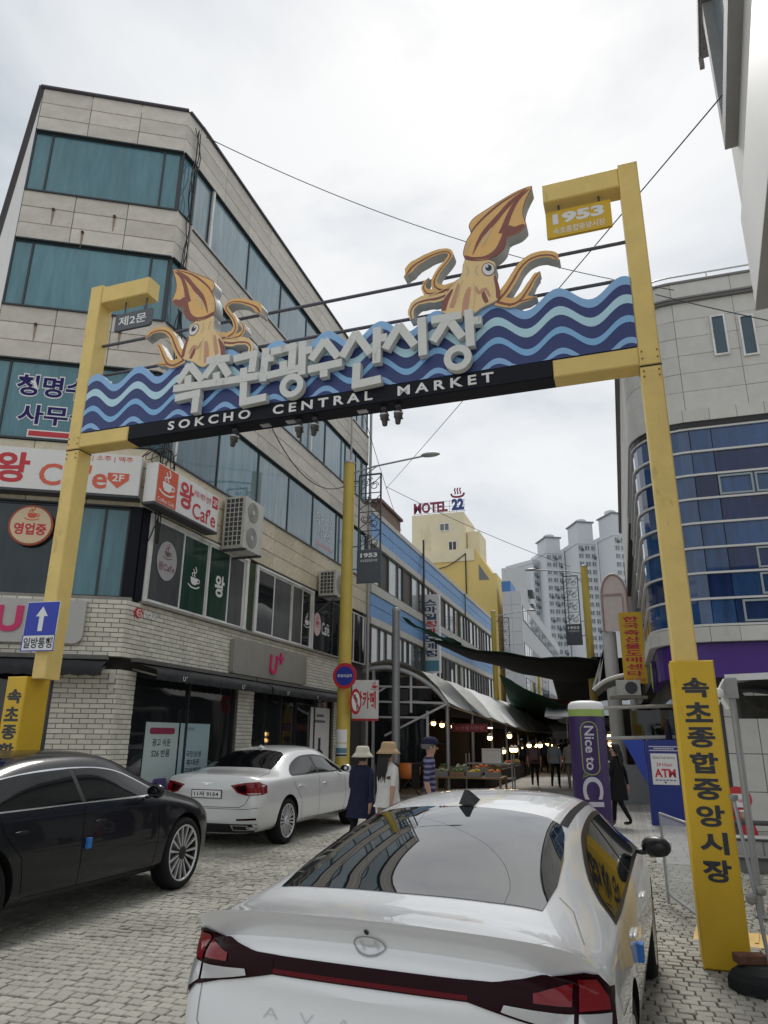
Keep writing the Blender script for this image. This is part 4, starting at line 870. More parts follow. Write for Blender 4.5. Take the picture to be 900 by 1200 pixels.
# ================================================================== LAMP POSTS, WIRES
lamp_y = mat('lamp_post_yellow', (0.58, 0.43, 0.08), 0.4, var=0.08, scale=3, dirt=(0.30, 0.22, 0.05), dirt_scale=4, dirt_lo=0.6, dirt_hi=0.85)
def lamp_post(label, X, Y, side, h=8.8, armlen=2.05, detail=True):
    t = thing('lamp_post', label, 'lamp post', (X, Y, 0), group='yellow lamp posts along the market street')
    q = MB(); q.tube([(0, 0, 0), (0, 0, 2.6), (0, 0, h)], [.175, .165, .145], 20); q.lathe([(.2, 0), (.2, .12), (.175, .14)], 20); q.build('pole', lamp_y, t)
    q = MB(); q.lathe([(0, h + .03), (.1, h + .02), (.16, h - .02), (.16, h - .06)], 20); q.build('cap', steel, t)
    s_ = side
    q = MB(); q.tube([(s_ * .1, 0, h - .32), (s_ * .7, 0, h - .2), (s_ * armlen, 0, h - .06)], .025, 8); q.tube([(s_ * .1, 0, h - .75), (s_ * .45, 0, h - .42), (s_ * .8, 0, h - .19)], .014, 6); q.build('arm', steel, t)
    q = MB(Matrix.Translation((s_ * (armlen + .2), 0, h - .06)) @ Matrix.Scale(1, 4)); q.lathe([(0, -.30 * 0 - .02), (.20, -.02), (.27, .01), (.22, .055), (.10, .085), (0, .09)], 18, sx=1.0, sy=.42); q.build('lamp_head', mat('lamp_grey', (0.36, 0.37, 0.38), 0.4, 0.3), t)
    q = MB(Matrix.Translation((s_ * (armlen + .22), 0, h - .085))); q.lathe([(0, 0), (.16, .004), (.2, .02)], 16, sx=1.0, sy=.42); q.build('lens', mat('lamp_lens', (0.55, 0.56, 0.55), 0.2), t)
    x0, x1 = sorted((s_ * .30, s_ * .90)); zt, zm, zb = h - .42, h - 2.48, h - 3.36
    q = MB(mframe((0, 0, 0), (1, 0, 0), (0, -1, 0)))
    for x in (x0, x1): q.box((x - .02, zm, -.02), (x + .02, zt, .02))
    q.box((x0, zt - .02, -.018), (x1, zt + .02, .018))
    for k in range(1, 4): q.box((x0, zt - k * .52 - .01, -.012), (x1, zt - k * .52 + .01, .012))
    for z in (zt - .15, zm + .1, zm - .5): q.box((0 if s_ > 0 else x1, z - .012, -.012), (x0 if s_ > 0 else 0, z + .012, .012))
    for k in range(4):
        cz = zt - .26 - k * .52
        for (cx, dz, r_) in ((x0 + .17, .06, .11), (x1 - .18, -.06, .12), ((x0 + x1) / 2, .12, .07)):
            q.tube([(cx + (r_ - a * .0035) * math.cos(a * .45 + k), cz + dz + (r_ - a * .0035) * math.sin(a * .45 + k), 0) for a in range(22)], .012, 5, cap=False)
        q.tube(sp([(x0, cz - .2, 0), (x0 + .2, cz - .05, 0), (x1 - .2, cz + .02, 0), (x1, cz + .2, 0)]), .011, 5, cap=False)
    q.build('scroll_frame', mat('wrought_iron', (0.055, 0.07, 0.08), 0.5, 0.3), t)
    q = MB(mframe((0, 0, 0), (1, 0, 0), (0, -1, 0))); q.bbox((x0 - .03, zb, -.03), (x1 + .03, zm, .03)); pl = q.build('plaque', mat('plaque_slate', (0.075, 0.085, 0.10), 0.5, var=0.08), t)
    F = mframe((0, 0, 0), (1, 0, 0), (0, -1, 0)); c = (x0 + x1) / 2
    text('lettering', '1953', white, F @ Matrix.Translation((c, zm - .16, .033)), .46, .12, pl, bold=.04)
    text('lettering', '속초종합중앙시장', white, F @ Matrix.Translation((c, zm - .30, .033)), .46, .075, pl, bold=.005)
    return t
lp = lamp_post('nearest yellow lamp post with no parking sign beside the silver sedan', -6.45, 16.8, 1)
p2 = at(690, 740, Y=31.0); lamp_post('yellow lamp post with arm to the left above the purple column', p2.x, 31.0, -1)
p3 = at(581, 800, Y=42.0); lamp_post('far yellow lamp post at the end of the blue building', p3.x, 42.0, 1, h=8.9)
p4 = at(632, 800, Y=75.0); lamp_post('farthest yellow lamp post deep in the market street', p4.x, 75.0, 1, h=8.8)
def disc_sign(label, X, Y, z, r_, face, rim, kind):
    t = thing('no_parking_sign' if kind == 0 else 'no_turn_sign', label, 'road sign', (X, Y, z - r_), R(84) if kind else 0); F = mframe((0, 0, r_), (1, 0, 0), (0, -1, 0))
    q = MB(F); q.prism(ellipse(0, 0, r_, r_, 36), 0, .01); q.build('rim', rim, t)
    q = MB(F); q.prism(ellipse(0, 0, r_ * .74, r_ * .74, 36), .01, .014); q.build('face', face, t)
    if kind == 0: text('lettering', '주정차금지', white, F @ Matrix.Translation((0, 0, .016)), r_ * 1.2, r_ * .24, t, bold=.02)
    else:
        q = MB(F); q.prism(stroke([(.05, -.2), (.05, .05), (-.05, .1)], .05), .014, .017); q.prism([(-.02, .18), (-.16, .1), (-.05, .0)], .014, .0165); q.build('arrow', ink2, t)
        q = MB(F); q.prism(stroke([(-.2, .2), (.2, -.2)], .05), .017, .019); q.build('slash', rim, t)
    q = MB(F); q.box((-.05, -.03, -.06), (.05, .03, -.001)); q.build('clamp', steel, t)
signblue = mat('no_parking_blue', (0.012, 0.03, 0.30), 0.4); signred = mat('no_parking_red', (0.50, 0.02, 0.035), 0.4)
c = at(404, 792, Y=16.55); disc_sign('round blue and red no parking sign on the nearest yellow lamp post', c.x, 16.55, c.z, .31, signblue, signred, 0)
c = at(411, 822, Y=16.56); disc_sign('white no turn sign edge on below the no parking sign', c.x + .10, 16.62, c.z, .30, white, signred, 1)
loc = Vector((-6.45, 16.62, 1.25)); t = thing('notice_sheet', 'white notice sheets taped to the nearest yellow lamp post', 'notice', loc)
F = mframe((0, 0, 0), (1, 0, 0), (0, -1, 0))
def wrap(z0, z1, m, name, r_=.173):
    q = MB(); n_ = 8; a0, a1 = R(215), R(325); vs = []
    for i in range(n_ + 1):
        a = a0 + (a1 - a0) * i / n_; vs += [(r_ * math.cos(a), .18 + r_ * math.sin(a), z0), (r_ * math.cos(a), .18 + r_ * math.sin(a), z1)]
    q.add(vs, [(2 * i, 2 * i + 2, 2 * i + 3, 2 * i + 1) for i in range(n_)], True); return q.build(name, m, t)
wrap(.32, .62, signwhite, 'sheet'); wrap(.0, .30, signwhite, 'sheet', .1735); wrap(.08, .20, mat('print_teal', (0.10, 0.22, 0.28), 0.5), 'picture', .175); wrap(.01, .06, ink2, 'print', .175)
wire_m = mat('wire', (0.03, 0.03, 0.032), 0.6)
def wire(label, a, b, sag, r_=.012, n_=24):
    a, b = Vector(a), Vector(b); q = MB(); m_ = (a + b) / 2
    q.tube([a.lerp(b, i / n_) - m_ - Vector((0, 0, sag * 4 * (i / n_) * (1 - i / n_))) for i in range(n_ + 1)], r_, 5, cap=False)
    o = q.build('overhead_wire', wire_m, None, label=label, cat='wire', group='overhead wires'); o.location = m_; return o
wire('overhead wire from the corner building roof across to the right building', (-7.75, 10.75, 14.45), at(790, 340, Y=15.9), .55, .010)
wire('steep straight overhead wire rising to the near building at top right', at(452, 573, Y=24), at(846, 112, Y=6.2), .05, .008)
wire('overhead wire sagging past the motel sign to the right lamp post', at(452, 570, Y=24.1), at(668, 664, Y=31), .15, .011)
wire('dark cable crossing the top of the rounded granite building', at(768, 345, Y=15.6), at(912, 378, Y=14.0), .02, .012)
wire('drooping cable from the corner building to the nearest lamp post', at(318, 500, X=-7.72), (-6.5, 16.8, 8.15), .65, .014)
wire('thin wire from the gate beam down to the blue building roof', at(427, 488, Y=17), at(470, 622, Y=26), .1, .009)

# ================================================================== RIGHT ROUNDED BUILDING
class Path:
    def __init__(s, pts):
        s.p = [Vector((*p, 0)) for p in pts]; s.L = [0]
        for a, b in zip(s.p, s.p[1:]): s.L.append(s.L[-1] + (b - a).length)
    def at(s, t):
        for i in range(len(s.p) - 1):
            if t <= s.L[i + 1] + 1e-9 or i == len(s.p) - 2:
                d = (s.p[i + 1] - s.p[i]); f = (t - s.L[i]) / d.length
                return s.p[i] + d * f
    def nrm(s, t):
        d = (s.at(min(t + .05, s.L[-1])) - s.at(max(t - .05, 0))).normalized(); return Vector((d.y, -d.x, 0))
    def piece(s, q, t0, t1, z0, z1, o0, o1, step=.22):
        n = max(1, int((t1 - t0) / step)); vs = []
        for i in range(n + 1):
            t = t0 + (t1 - t0) * i / n; p = s.at(t); nn = s.nrm(t)
            for (o, z) in ((o0, z0), (o1, z0), (o1, z1), (o0, z1)): vs.append(p + nn * o + Vector((0, 0, z)))
        fs = []
        for i in range(n):
            a, b = i * 4, i * 4 + 4
            fs += [(a + 1, b + 1, b + 2, a + 2), (a, b, b + 1, a + 1), (a + 2, b + 2, b + 3, a + 3), (a + 3, b + 3, b, a)]
        fs += [(0, 1, 2, 3), (n * 4 + 3, n * 4 + 2, n * 4 + 1, n * 4)]
        q.add(vs, fs)
RB = Vector((1.95, 17.2, 0)); rb = thing('rounded_building', 'pale granite building with rounded corner, blue glass and purple sign band', 'building', RB); TR = Matrix.Translation(-RB)
arc = [(1.95 - 1.2 * math.cos(R(a)), 17.2 - 1.2 * math.sin(R(a))) for a in range(0, 91, 6)]
outer = Path([(0.75, 46.0)] + arc + [(8.5, 16.0)])
S1 = 46 - 17.2; S2 = outer.L[len(arc)]; S3 = outer.L[-1]
core = Path([(0.90, 45.9)] + [(1.95 - 1.05 * math.cos(R(a)), 17.2 - 1.05 * math.sin(R(a))) for a in range(0, 91, 6)] + [(8.5, 16.15)])
q = MB(TR); q.prism([(p.x, p.y) for p in core.p] + [(8.5, 45.9)], 3.3, 11.95); q.build('wall', core_m, rb)
stone_r = mat('pale_granite', (0.56, 0.55, 0.51), 0.7, var=0.09, scale=2.5, rand=0.05, bump=0.15, bscale=80, dirt=(0.31, 0.30, 0.27), dirt_scale=1.2, dirt_lo=0.58, dirt_hi=0.88)
cols = [S1 - 2.4 * k for k in range(8, 0, -1)] + [S1] + [S1 + (S2 - S1) * k / 4 for k in range(1, 5)] + [S2 + 1.3 * k for k in range(1, 6)]
rows = [8.80 + .46 * k for k in range(7)]
wins = [at(843, 393, Y=16.0), at(877, 393, Y=16.0)]
for i in range(len(cols) - 1):
    for j in range(6):
        a, b = cols[i] + .005, cols[i + 1] - .005
        q = MB(TR); outer.piece(q, a, b, rows[j] + .005, rows[j + 1] - .005, -.10, rnd.uniform(-.003, .003)); q.build('stone_panel', stone_r, rb)
    q = MB(TR); outer.piece(q, cols[i] + .005, cols[i + 1] - .005, 11.66, 12.08, -.10, .03); q.build('parapet_stone', stone_r, rb)
q = MB(TR); outer.piece(q, cols[0], S3, 11.565, 11.61, -.1, .09); outer.piece(q, cols[0], S3, 11.612, 11.655, -.1, .13); outer.piece(q, cols[0], S3, 12.085, 12.14, -.25, .06); q.build('cornice', mat('cornice_grey', (0.20, 0.195, 0.19), 0.7), rb)
nb = int((S3 - cols[0]) / .55)
for k in range(nb):
    a = cols[0] + (S3 - cols[0]) * k / nb; b = cols[0] + (S3 - cols[0]) * (k + 1) / nb
    if a > S1 - 6:
        for (z0, z1) in ((8.50, 8.79), (3.62, 3.92)):
            q = MB(TR); outer.piece(q, a + .004, b - .004, z0, z1, -.1, .05); q.build('trim_stone', stone_r, rb)
q = MB(TR); outer.piece(q, cols[0], S3, 8.36, 8.495, -.3, .02); q.build('soffit', black, rb)
for p in wins:
    F = TR @ mframe((p.x, 16.0, p.z), (1, 0, 0), (0, -1, 0)); q = MB(F)
    for (a, b) in (((-.16, -.52), (-.12, .52)), ((.12, -.52), (.16, .52)), ((-.12, .48), (.12, .52)), ((-.12, -.52), (.12, -.48))): q.box((*a, .0), (*b, .05))
    wn = q.build('window', frame_w, rb); q = MB(F); q.box((-.12, -.48, .004), (.12, .48, .018)); q.build('pane', glass('slot_glass', (0.02, 0.06, 0.09), .05) if 'slot_glass' not in MATS else MATS['slot_glass'], wn)
blueg = glass('deep_blue_glass', (0.020, 0.068, 0.18), 0.04, 0.55, 0.4, 0.5); blueg3 = glass('grey_blue_glass', (0.045, 0.085, 0.14), 0.05, 0.55, 0.4, 0.5); blueg4 = glass('dark_navy_glass', (0.008, 0.026, 0.10), 0.04, 0.5, 0.4, 0.4); blueg2 = glass('pale_blue_glass', (0.05, 0.13, 0.26), 0.05, 0.55, 0.3, 0.5)
inner = Path([(0.79, 46.0)] + [(1.95 - 1.16 * math.cos(R(a)), 17.2 - 1.16 * math.sin(R(a))) for a in range(0, 91, 6)] + [(8.5, 16.04)])
GR = [3.96 + (8.34 - 3.96) * k / 8 for k in range(9)]
gc = [S1 - 6.0, S1 - 4.5, S1 - 3, S1 - 1.5, S1, S1 + (S2 - S1) * .5, S2, S2 + .45, S2 + 1.75, S2 + 3.0, S2 + 4.4, S2 + 6.0]
gk = inner.L[-1] / S3
for j in range(8):
    for i in range(len(gc) - 1):
        q = MB(TR); inner.piece(q, gc[i] * gk + .008, gc[i + 1] * gk - .008, GR[j] + .006, GR[j + 1] - .006, -.05, rnd.uniform(-.004, .004)); q.build('pane', blueg2 if (i >= 8 and j in (2, 3) and i % 2) else (blueg, blueg, blueg, blueg4)[(i * 5 + j * 3 + i * j) % 4], rb)
q = MB(TR)
for j in range(9): inner.piece(q, gc[0] * gk, gc[-1] * gk, GR[j] - .022, GR[j] + .022, -.06, .05)
q.build('transom', mat('transom_white', (0.62, 0.62, 0.60), 0.4), rb)
F = TR @ mframe((0, 16.04, 0), (1, 0, 0), (0, -1, 0))
for (j, x0, x1) in ((5, 2.42, 3.1), (5, 3.14, 3.8), (2, 2.95, 3.7), (1, 2.95, 3.7), (0, 2.55, 3.1)):
    q = MB(F); z0, z1 = GR[j] + .05, GR[j + 1] - .05
    for (a, b) in (((x0, z0), (x0 + .04, z1)), ((x1 - .04, z0), (x1, z1)), ((x0 + .04, z1 - .04), (x1 - .04, z1)), ((x0 + .04, z0), (x1 - .04, z0 + .04))): q.box((*a, .0), (*b, .04))
    q.build('casement', mat('casement_grey', (0.30, 0.36, 0.38), 0.4), rb)
purple = mat('purple_band', (0.065, 0.02, 0.21), 0.4, var=0.05); purple_d = mat('purple_dark', (0.045, 0.02, 0.11), 0.4)
signp = Path([(.85, 21.0)] + [(1.95 - 1.1 * math.cos(R(a)), 17.2 - 1.1 * math.sin(R(a))) for a in range(0, 91, 9)] + [(8.5, 16.10)])
q = MB(TR); signp.piece(q, 0, signp.L[-1], 2.92, 3.60, -.15, .0); q.build('sign_band', purple, rb)
gfp = [(1.25, 45), (1.25, 17.6), (1.9, 16.75), (8.5, 16.75), (8.5, 45)]
q = MB(TR); q.prism(gfp, 0, 3.3); q.build('ground_floor_core', darkgrey, rb)
F = TR @ mframe((0, 16.74, 0), (1, 0, 0), (0, -1, 0))
for i in range(5):
    for j in range(4): panel(F, 2.0 + i * .62, 2.62 + i * .62, .0 + j * .72, .72 + j * .72, .03, stone_r, rb, 'wall_tile')
F = TR @ mframe((1.25, 0, 0), (0, -1, 0), (-1, 0, 0))
shf = mat('shop_frame2', (0.10, 0.10, 0.11), 0.5)
for k in range(4):
    q = MB(F); y0 = -18.0 - k * 2.2; q.box((y0 - 2.1, .1, .0), (y0, 2.7, .02)); q.build('shop_pane', shopglass, rb)
# round logo disc on the purple band
q = MB(TR @ mframe((0.84, 18.3, 3.12), (0, -1, 0), (-1, 0, 0))); q.prism(ellipse(0, 0, .36, .36, 28), 0, .09); dsc = q.build('logo_disc', purple_d, rb)
q = MB(TR @ mframe((0.84, 18.3, 3.12), (0, -1, 0), (-1, 0, 0))); q.prism(ellipse(0, .02, .30, .30, 28), .09, .1); q.build('logo_green', mat('lime', (0.32, 0.50, 0.05), 0.4), dsc)
# roof railing
q = MB(TR)
rl = Path([(0.95, 46)] + [(1.95 - 1.0 * math.cos(R(a)), 17.2 - 1.0 * math.sin(R(a))) for a in range(0, 91, 6)] + [(8.5, 16.2)])
tt = [rl.L[-1] * k / 130 for k in range(131)]
for z in (12.27, 12.44): q.tube([rl.at(t_) + Vector((0, 0, z)) for t_ in tt], .022, 6, cap=False)
for k in range(0, 131, 5): p = rl.at(tt[k]); q.tube([p + Vector((0, 0, 12.1)), p + Vector((0, 0, 12.44))], .018, 6)
q.build('railing', alum, rb)

# ================================================================== NEAR BUILDING AT TOP RIGHT
nb_c = at(853, 150, Y=8.2); A6 = R(-6)
nr = thing('near_building', 'near white building with slatted eave and grey window frames at top right', 'building', (nb_c.x, 8.2, 0), A6)
HB = 13.0
q = MB(); q.box((0, -7, 6.9), (4, 0, HB)); q.build('wall', offwhite, nr)
q = MB(); q.box((.9, -7, 0), (4, -1.2, 6.9)); q.build('lower_wall', mat('render_grey', (0.42, 0.42, 0.41), 0.8, var=0.12), nr)
F = mframe((0, 0, 0), (0, -1, 0), (-1, 0, 0))
slat_m = mat('eave_slat', (0.26, 0.24, 0.245), 0.7, var=0.2); zE = at(837, 57, Y=8.2).z
for k in range(22): q = MB(F); q.box((-.1 + k * .16, zE, -.05), (.05 + k * .16, zE + .05, .15)); q.build('eave_slat', slat_m, nr)
q = MB(F); q.box((-.15, zE + .06, -.05), (3.6, zE + .2, .18)); q.box((-.16, zE - .12, .13), (-.10, zE + .055, .19)); q.build('eave', slat_m, nr)
fr_c = mat('concrete_frame', (0.30, 0.30, 0.30), 0.7, var=0.12)
q = MB(F); q.box((.55, 8.4, .0), (.75, zE - .02, .14)); q.box((.75, 8.4, .0), (2.6, 8.65, .139)); q.box((2.6, 8.4, .0), (2.8, zE - .02, .14)); q.build('window_frame', fr_c, nr)
q = MB(F); q.box((.76, 8.66, .004), (2.59, zE - .1, .02)); q.build('pane', teal_s, nr)
wa = at(868, 257, Y=7.3); wb_ = at(889, 360, Y=7.3)
t = thing('white_sign_box', 'large white sign box hanging on the near building at top right', 'sign', (wa.x, 7.3, wb_.z), A6)
q = MB(); q.box((0, -4.5, 0), (.95, 0, wa.z - wb_.z)); q.build('box', white, t)
q = MB(); q.box((-.01, -4.5, -.03), (.96, .01, -.004)); q.build('edge', panel_lg, t)
q = MB(); q.box((.951, -.5, .2), (1.2, -.42, .28)); q.box((.951, -3.5, .2), (1.2, -3.42, .28)); q.build('bracket', steel_d, t)

# ================================================================== BLUE BUILDING AND FARTHER LEFT SIDE
bb = thing('blue_building', 'long blue panelled building with white strips and window bands', 'building', (-8.0, 23, 0)); TBB = Matrix.Translation((8.0, -23, 0))
FB = TBB @ mframe((-7.8, 0, 0), (0, 1, 0), (1, 0, 0)); Y0, Y1 = 22.5, 47.5
q = MB(TBB); q.box((-16, Y0, 0), (-7.9, Y1, 9.25)); q.build('wall', mat('grey_wall', (0.22, 0.22, 0.22), 0.8), bb)
bl_m = mat('blue_panel', (0.16, 0.36, 0.68), 0.5, var=0.10, scale=1.2, rand=0.05, dirt=(0.09, 0.16, 0.30), dirt_scale=.8, dirt_lo=.5, dirt_hi=.85)
strip_m = mat('cream_strip', (0.60, 0.58, 0.53), 0.6, var=0.1, scale=2)
npn = 10
for (z0, z1) in ((8.36, 9.22), (5.58, 6.38)):
    for i in range(npn):
        w_ = (Y1 - Y0) / npn
        for k in range(2): panel(FB, Y0 + i * w_, Y0 + (i + 1) * w_, z0 + k * (z1 - z0) / 2, z0 + (k + 1) * (z1 - z0) / 2, .03, bl_m, bb, 'blue_panel', .05, .008)
q = MB(FB)
for (z0, z1) in ((9.225, 9.40), (8.12, 8.355), (6.40, 6.70), (5.34, 5.575), (3.75, 4.0)): q.box((Y0, z0, -.1), (Y1, z1, .07))
q.build('strip', strip_m, bb)
dkw = glass('blue_building_glass', (0.10, 0.125, 0.135), .06, .5, .3, .4); dkw2 = mat('dark_curtain', (0.09, 0.085, 0.08), .6, var=.2); dkw3 = glass('pale_curtain_glass', (0.36, 0.39, 0.39), .1, .5, .15, .3)
r5 = random.Random(11)
for (z0, z1) in ((6.71, 8.11), (4.01, 5.33)):
    y = Y0 + .15
    while y < Y1 - .5:
        w_ = r5.choice((.75, .95, 1.2)); w_ = min(w_, Y1 - .1 - y)
        q = MB(FB); q.box((y, z0, -.09), (y + .05, z1, .03)); q.box((y + .05, z1 - .05, -.09), (y + w_, z1, .025)); q.box((y + .05, z0, -.09), (y + w_, z0 + .05, .025)); wn = q.build('window', mat('bronze_frame', (0.11, 0.10, 0.09), .5), bb)
        q = MB(FB); q.box((y + .051, z0 + .051, -.05), (y + w_ - .001, z1 - .051, -.03)); q.build('pane', r5.choice((dkw, dkw, dkw3, dkw2, dkw3)), wn); y += w_
q = MB(TBB); q.box((-11.0, 26.5, 9.25), (-8.8, 29.5, 11.0)); q.build('roof_hut', mat('rust_brown', (0.20, 0.13, 0.085), .7, var=.2), bb)
q = MB(TBB); q.box((-11.1, 26.4, 11.0), (-8.7, 29.6, 11.12)); q.build('hut_roof', mat('rust_roof', (0.16, 0.08, 0.06), .7), bb)
q = MB(FB); q.tube([(29.3, 4, .12), (29.3, 10.0, .12)], .045, 8); q.tube([(38.3, 8, .1), (38.3, 9.3, .1)], .03, 8); q.build('downpipe', darkgrey, bb)
# vertical shop sign on it
a = at(494, 697, Y=30.0); b = at(512, 788, Y=30.0)
t = thing('vertical_sign', 'tall white vertical sign with dark blue and red letters on the blue building', 'sign', (a.x, 30, b.z)); hh = a.z - b.z; ww = .78
F = mframe((0, 0, 0), (1, 0, 0), (0, -1, 0))
q = MB(F); q.box((0, 0, -.3), (ww, hh, 0)); q.build('box', signwhite, t)
for i, ch in enumerate('스마일청과도매점'): text('letter', ch, red_d if i in (3, 4) else mat('sign_navy', (0.03, 0.06, 0.14), .5), F @ Matrix.Translation((ww / 2, hh - .36 - i * (hh - .85) / 8, .006)), .56, (hh - .85) / 8 * .86, t, bold=.035)
q = MB(F); q.box((.04, .06, .001), (ww - .04, .50, .008)); q.build('print', mat('sign_teal', (0.10, 0.27, 0.36), .5), t)
q = MB(F); q.box((-1.2, hh * .3, -.2), (-.001, hh * .3 + .05, -.15)); q.box((-1.2, hh * .8, -.2), (-.001, hh * .8 + .05, -.15)); q.build('bracket', steel_d, t)
# cafe sign at the end of the corner building
loc = Vector((-7.3, 21.0, 2.2)); t = thing('cafe_sign', 'white cafe sign with red Korean letters behind the nearest lamp post', 'sign', loc)
a = at(413, 797, Y=20.6); b = at(441, 842, Y=20.6); F = mframe(Vector((a.x, 20.6, b.z)) - loc, (.98, .2, 0), (.2, -.98, 0)); ww, hh = (b.x - a.x) / .98, a.z - b.z
q = MB(F); q.box((0, 0, -.15), (ww, hh, 0)); q.build('box', signwhite, t); q = MB(F); q.box((0, -.06, -.16), (ww, -.004, .01)); q.build('edge', red_d, t)
text('letters', '왕카페', red_d, F @ Matrix.Translation((ww * .52, hh * .48, .004)), ww * .78, hh * .46, t, bold=.03)
q = MB(F); cup(q, ww * .85, hh * .83, .26, .0, .005); q.build('cup_picture', red_d, t)
q = MB(F); q.box((-.5, hh * .5, -.1), (-.001, hh * .5 + .05, -.06)); q.build('bracket', steel_d, t)
# grey pole
c = at(464, 800, Y=21.6); t = thing('utility_pole', 'plain grey metal pole standing before the arched market frame', 'pole', (c.x, 21.6, 0)); q = MB(); q.tube([(0, 0, 0), (0, 0, 5.6)], [.13, .12], 14); q.build('shaft', steel, t); q = MB(); q.lathe([(.135, 5.5), (.135, 5.62), (.0, 5.66)], 14); q.build('cap', steel, t)

# motel block and its neighbours
cream = mat('cream_render', (0.74, 0.66, 0.47), .8, var=.08, scale=.4, dirt=(.40, .34, .22), dirt_scale=.5, dirt_lo=.55, dirt_hi=.85); ochre = mat('ochre_render', (0.70, 0.53, 0.20), .8, var=.07, scale=.4, dirt=(.38, .26, .08), dirt_scale=.5, dirt_lo=.58, dirt_hi=.85)
mt = thing('motel_building', 'cream and ochre motel tower with a rooftop letter sign', 'building', (-15, 72, 0)); TM = Matrix.Translation((15, -72, 0))
q = MB(TM); q.box((-19.6, 70, 0), (-14.0, 76, 24.3)); q.build('tower', cream, mt)
q = MB(TM); q.box((-13.9, 71.2, 0), (-12.6, 75, 22.4)); q.build('stair_tower', cream, mt)
q = MB(TM); q.box((-17.5, 68.5, 0), (-10.6, 78, 17.2)); q.add([(-17.5, 68.5, 17.2), (-12.6, 68.5, 17.2), (-12.6, 68.5, 19.8), (-17.5, 68.5, 19.8), (-17.5, 78, 17.2), (-12.6, 78, 17.2), (-12.6, 78, 19.8), (-17.5, 78, 19.8)], [(0, 1, 2, 3), (1, 5, 6, 2), (3, 2, 6, 7), (5, 4, 7, 6), (4, 0, 3, 7)]); q.add([(-12.6, 68.5, 17.2), (-11.0, 68.5, 17.2), (-12.6, 68.5, 19.8), (-12.6, 78, 17.2), (-11.0, 78, 17.2), (-12.6, 78, 19.8)], [(0, 1, 2), (5, 4, 3), (1, 4, 5, 2)]); q.build('lower_block', ochre, mt)
q = MB(TM); q.box((-17.6, 68.4, 18.6), (-12.7, 68.48, 19.85)); q.build('parapet_band', cream, mt)
q = MB(TM @ mframe((0, 68.5, 0), (1, 0, 0), (0, -1, 0))); q.prism([(-12.3, 16.6), (-11.3, 16.6), (-12.3, 18.2)], .0, .06); q.build('gable_window', dkw, mt)
def wnd(F, x, z, w_, h_, par, n_=2):
    q = MB(F)
    for (a, b) in (((x, z), (x + w_, z + .1)), ((x, z + h_ - .1), (x + w_, z + h_)), ((x, z + .1), (x + .1, z + h_ - .1)), ((x + w_ - .1, z + .1), (x + w_, z + h_ - .1))): q.box((*a, 0), (*b, .08))
    for k in range(1, n_): q.box((x + w_ * k / n_ - .04, z + .1, 0), (x + w_ * k / n_ + .04, z + h_ - .1, .07))
    o = q.build('window', frame_w, par); q = MB(F); q.box((x + .1, z + .1, .004), (x + w_ - .1, z + h_ - .1, .03)); q.build('pane', shopglass if rnd.random() < .6 else dkw, o)
F1 = TM @ mframe((0, 70, 0), (1, 0, 0), (0, -1, 0)); F2 = TM @ mframe((0, 68.5, 0), (1, 0, 0), (0, -1, 0))
wnd(F1, -16.6, 22.3, 1.1, .9, mt); wnd(F1, -15.7, 19.9, .95, 1.3, mt); wnd(F2, -16.2, 14.9, 1.3, 1.2, mt, 3)
q = MB(F2); q.tube([(-13.6, 12, .1), (-13.6, 19.4, .1)], .06, 6); q.tube(sp([(-17.4, 17.9, .2), (-15.5, 18.1, .2), (-13.6, 19.3, .2)]), .05, 5); q.build('pipe', black, mt)
loc = Vector((-16.6, 70.4, 24.3)); t = thing('motel_sign', 'red and blue rooftop letters reading MOTEL 22 with a steaming bath symbol', 'sign', loc); F = mframe((0, 0, 0), (1, 0, 0), (0, -1, 0))
maroon = mat('maroon_letters', (0.22, 0.02, 0.06), .5); bluel = mat('blue_letters', (0.03, 0.05, 0.25), .5)
text('letters', 'MOTEL', maroon, F @ Matrix.Translation((-1.0, .85, .05)), 3.7, 1.15, t, bold=.03, ext=.15); text('letters', '22', bluel, F @ Matrix.Translation((1.95, .95, .05)), 1.3, 1.25, t, bold=.05, ext=.15)
q = MB(F); q.prism(stroke(sp([(1.25, 2.2), (1.4, 1.9), (1.95, 1.78), (2.5, 1.9), (2.65, 2.2)]), .2), 0, .12)
for k in range(3): q.prism(stroke(sp([(1.65 + k * .28, 2.1), (1.72 + k * .28, 2.35), (1.62 + k * .28, 2.5), (1.70 + k * .28, 2.8)]), .12), .0, .12)
q.build('bath_symbol', maroon, t)
q = MB(F)
for k in range(8): q.box((-2.9 + k * .78, 0, -.1), (-2.86 + k * .78, 1.5, -.06))
for z in (.25, .85, 1.45): q.box((-2.95, z, -.1), (2.7, z + .04, -.055))
q.build('sign_frame', steel, t)
wt = thing('warehouse', 'low white gabled building behind the blue roof', 'building', (-22, 64, 0)); q = MB(); q.prism([(-6, 0), (2.6, 0), (2.6, 17.2), (-1.0, 18.9), (-6, 18.9)], -4, 0); q.v = [Vector((v.x, -v.z, v.y)) for v in q.v]; fixn(q.build('block', signwhite, wt))
q = MB(); q.bar((2.7, -.05, 17.25), (-1.0, -.05, 18.95), .2, .2); q.build('gutter', steel, wt)
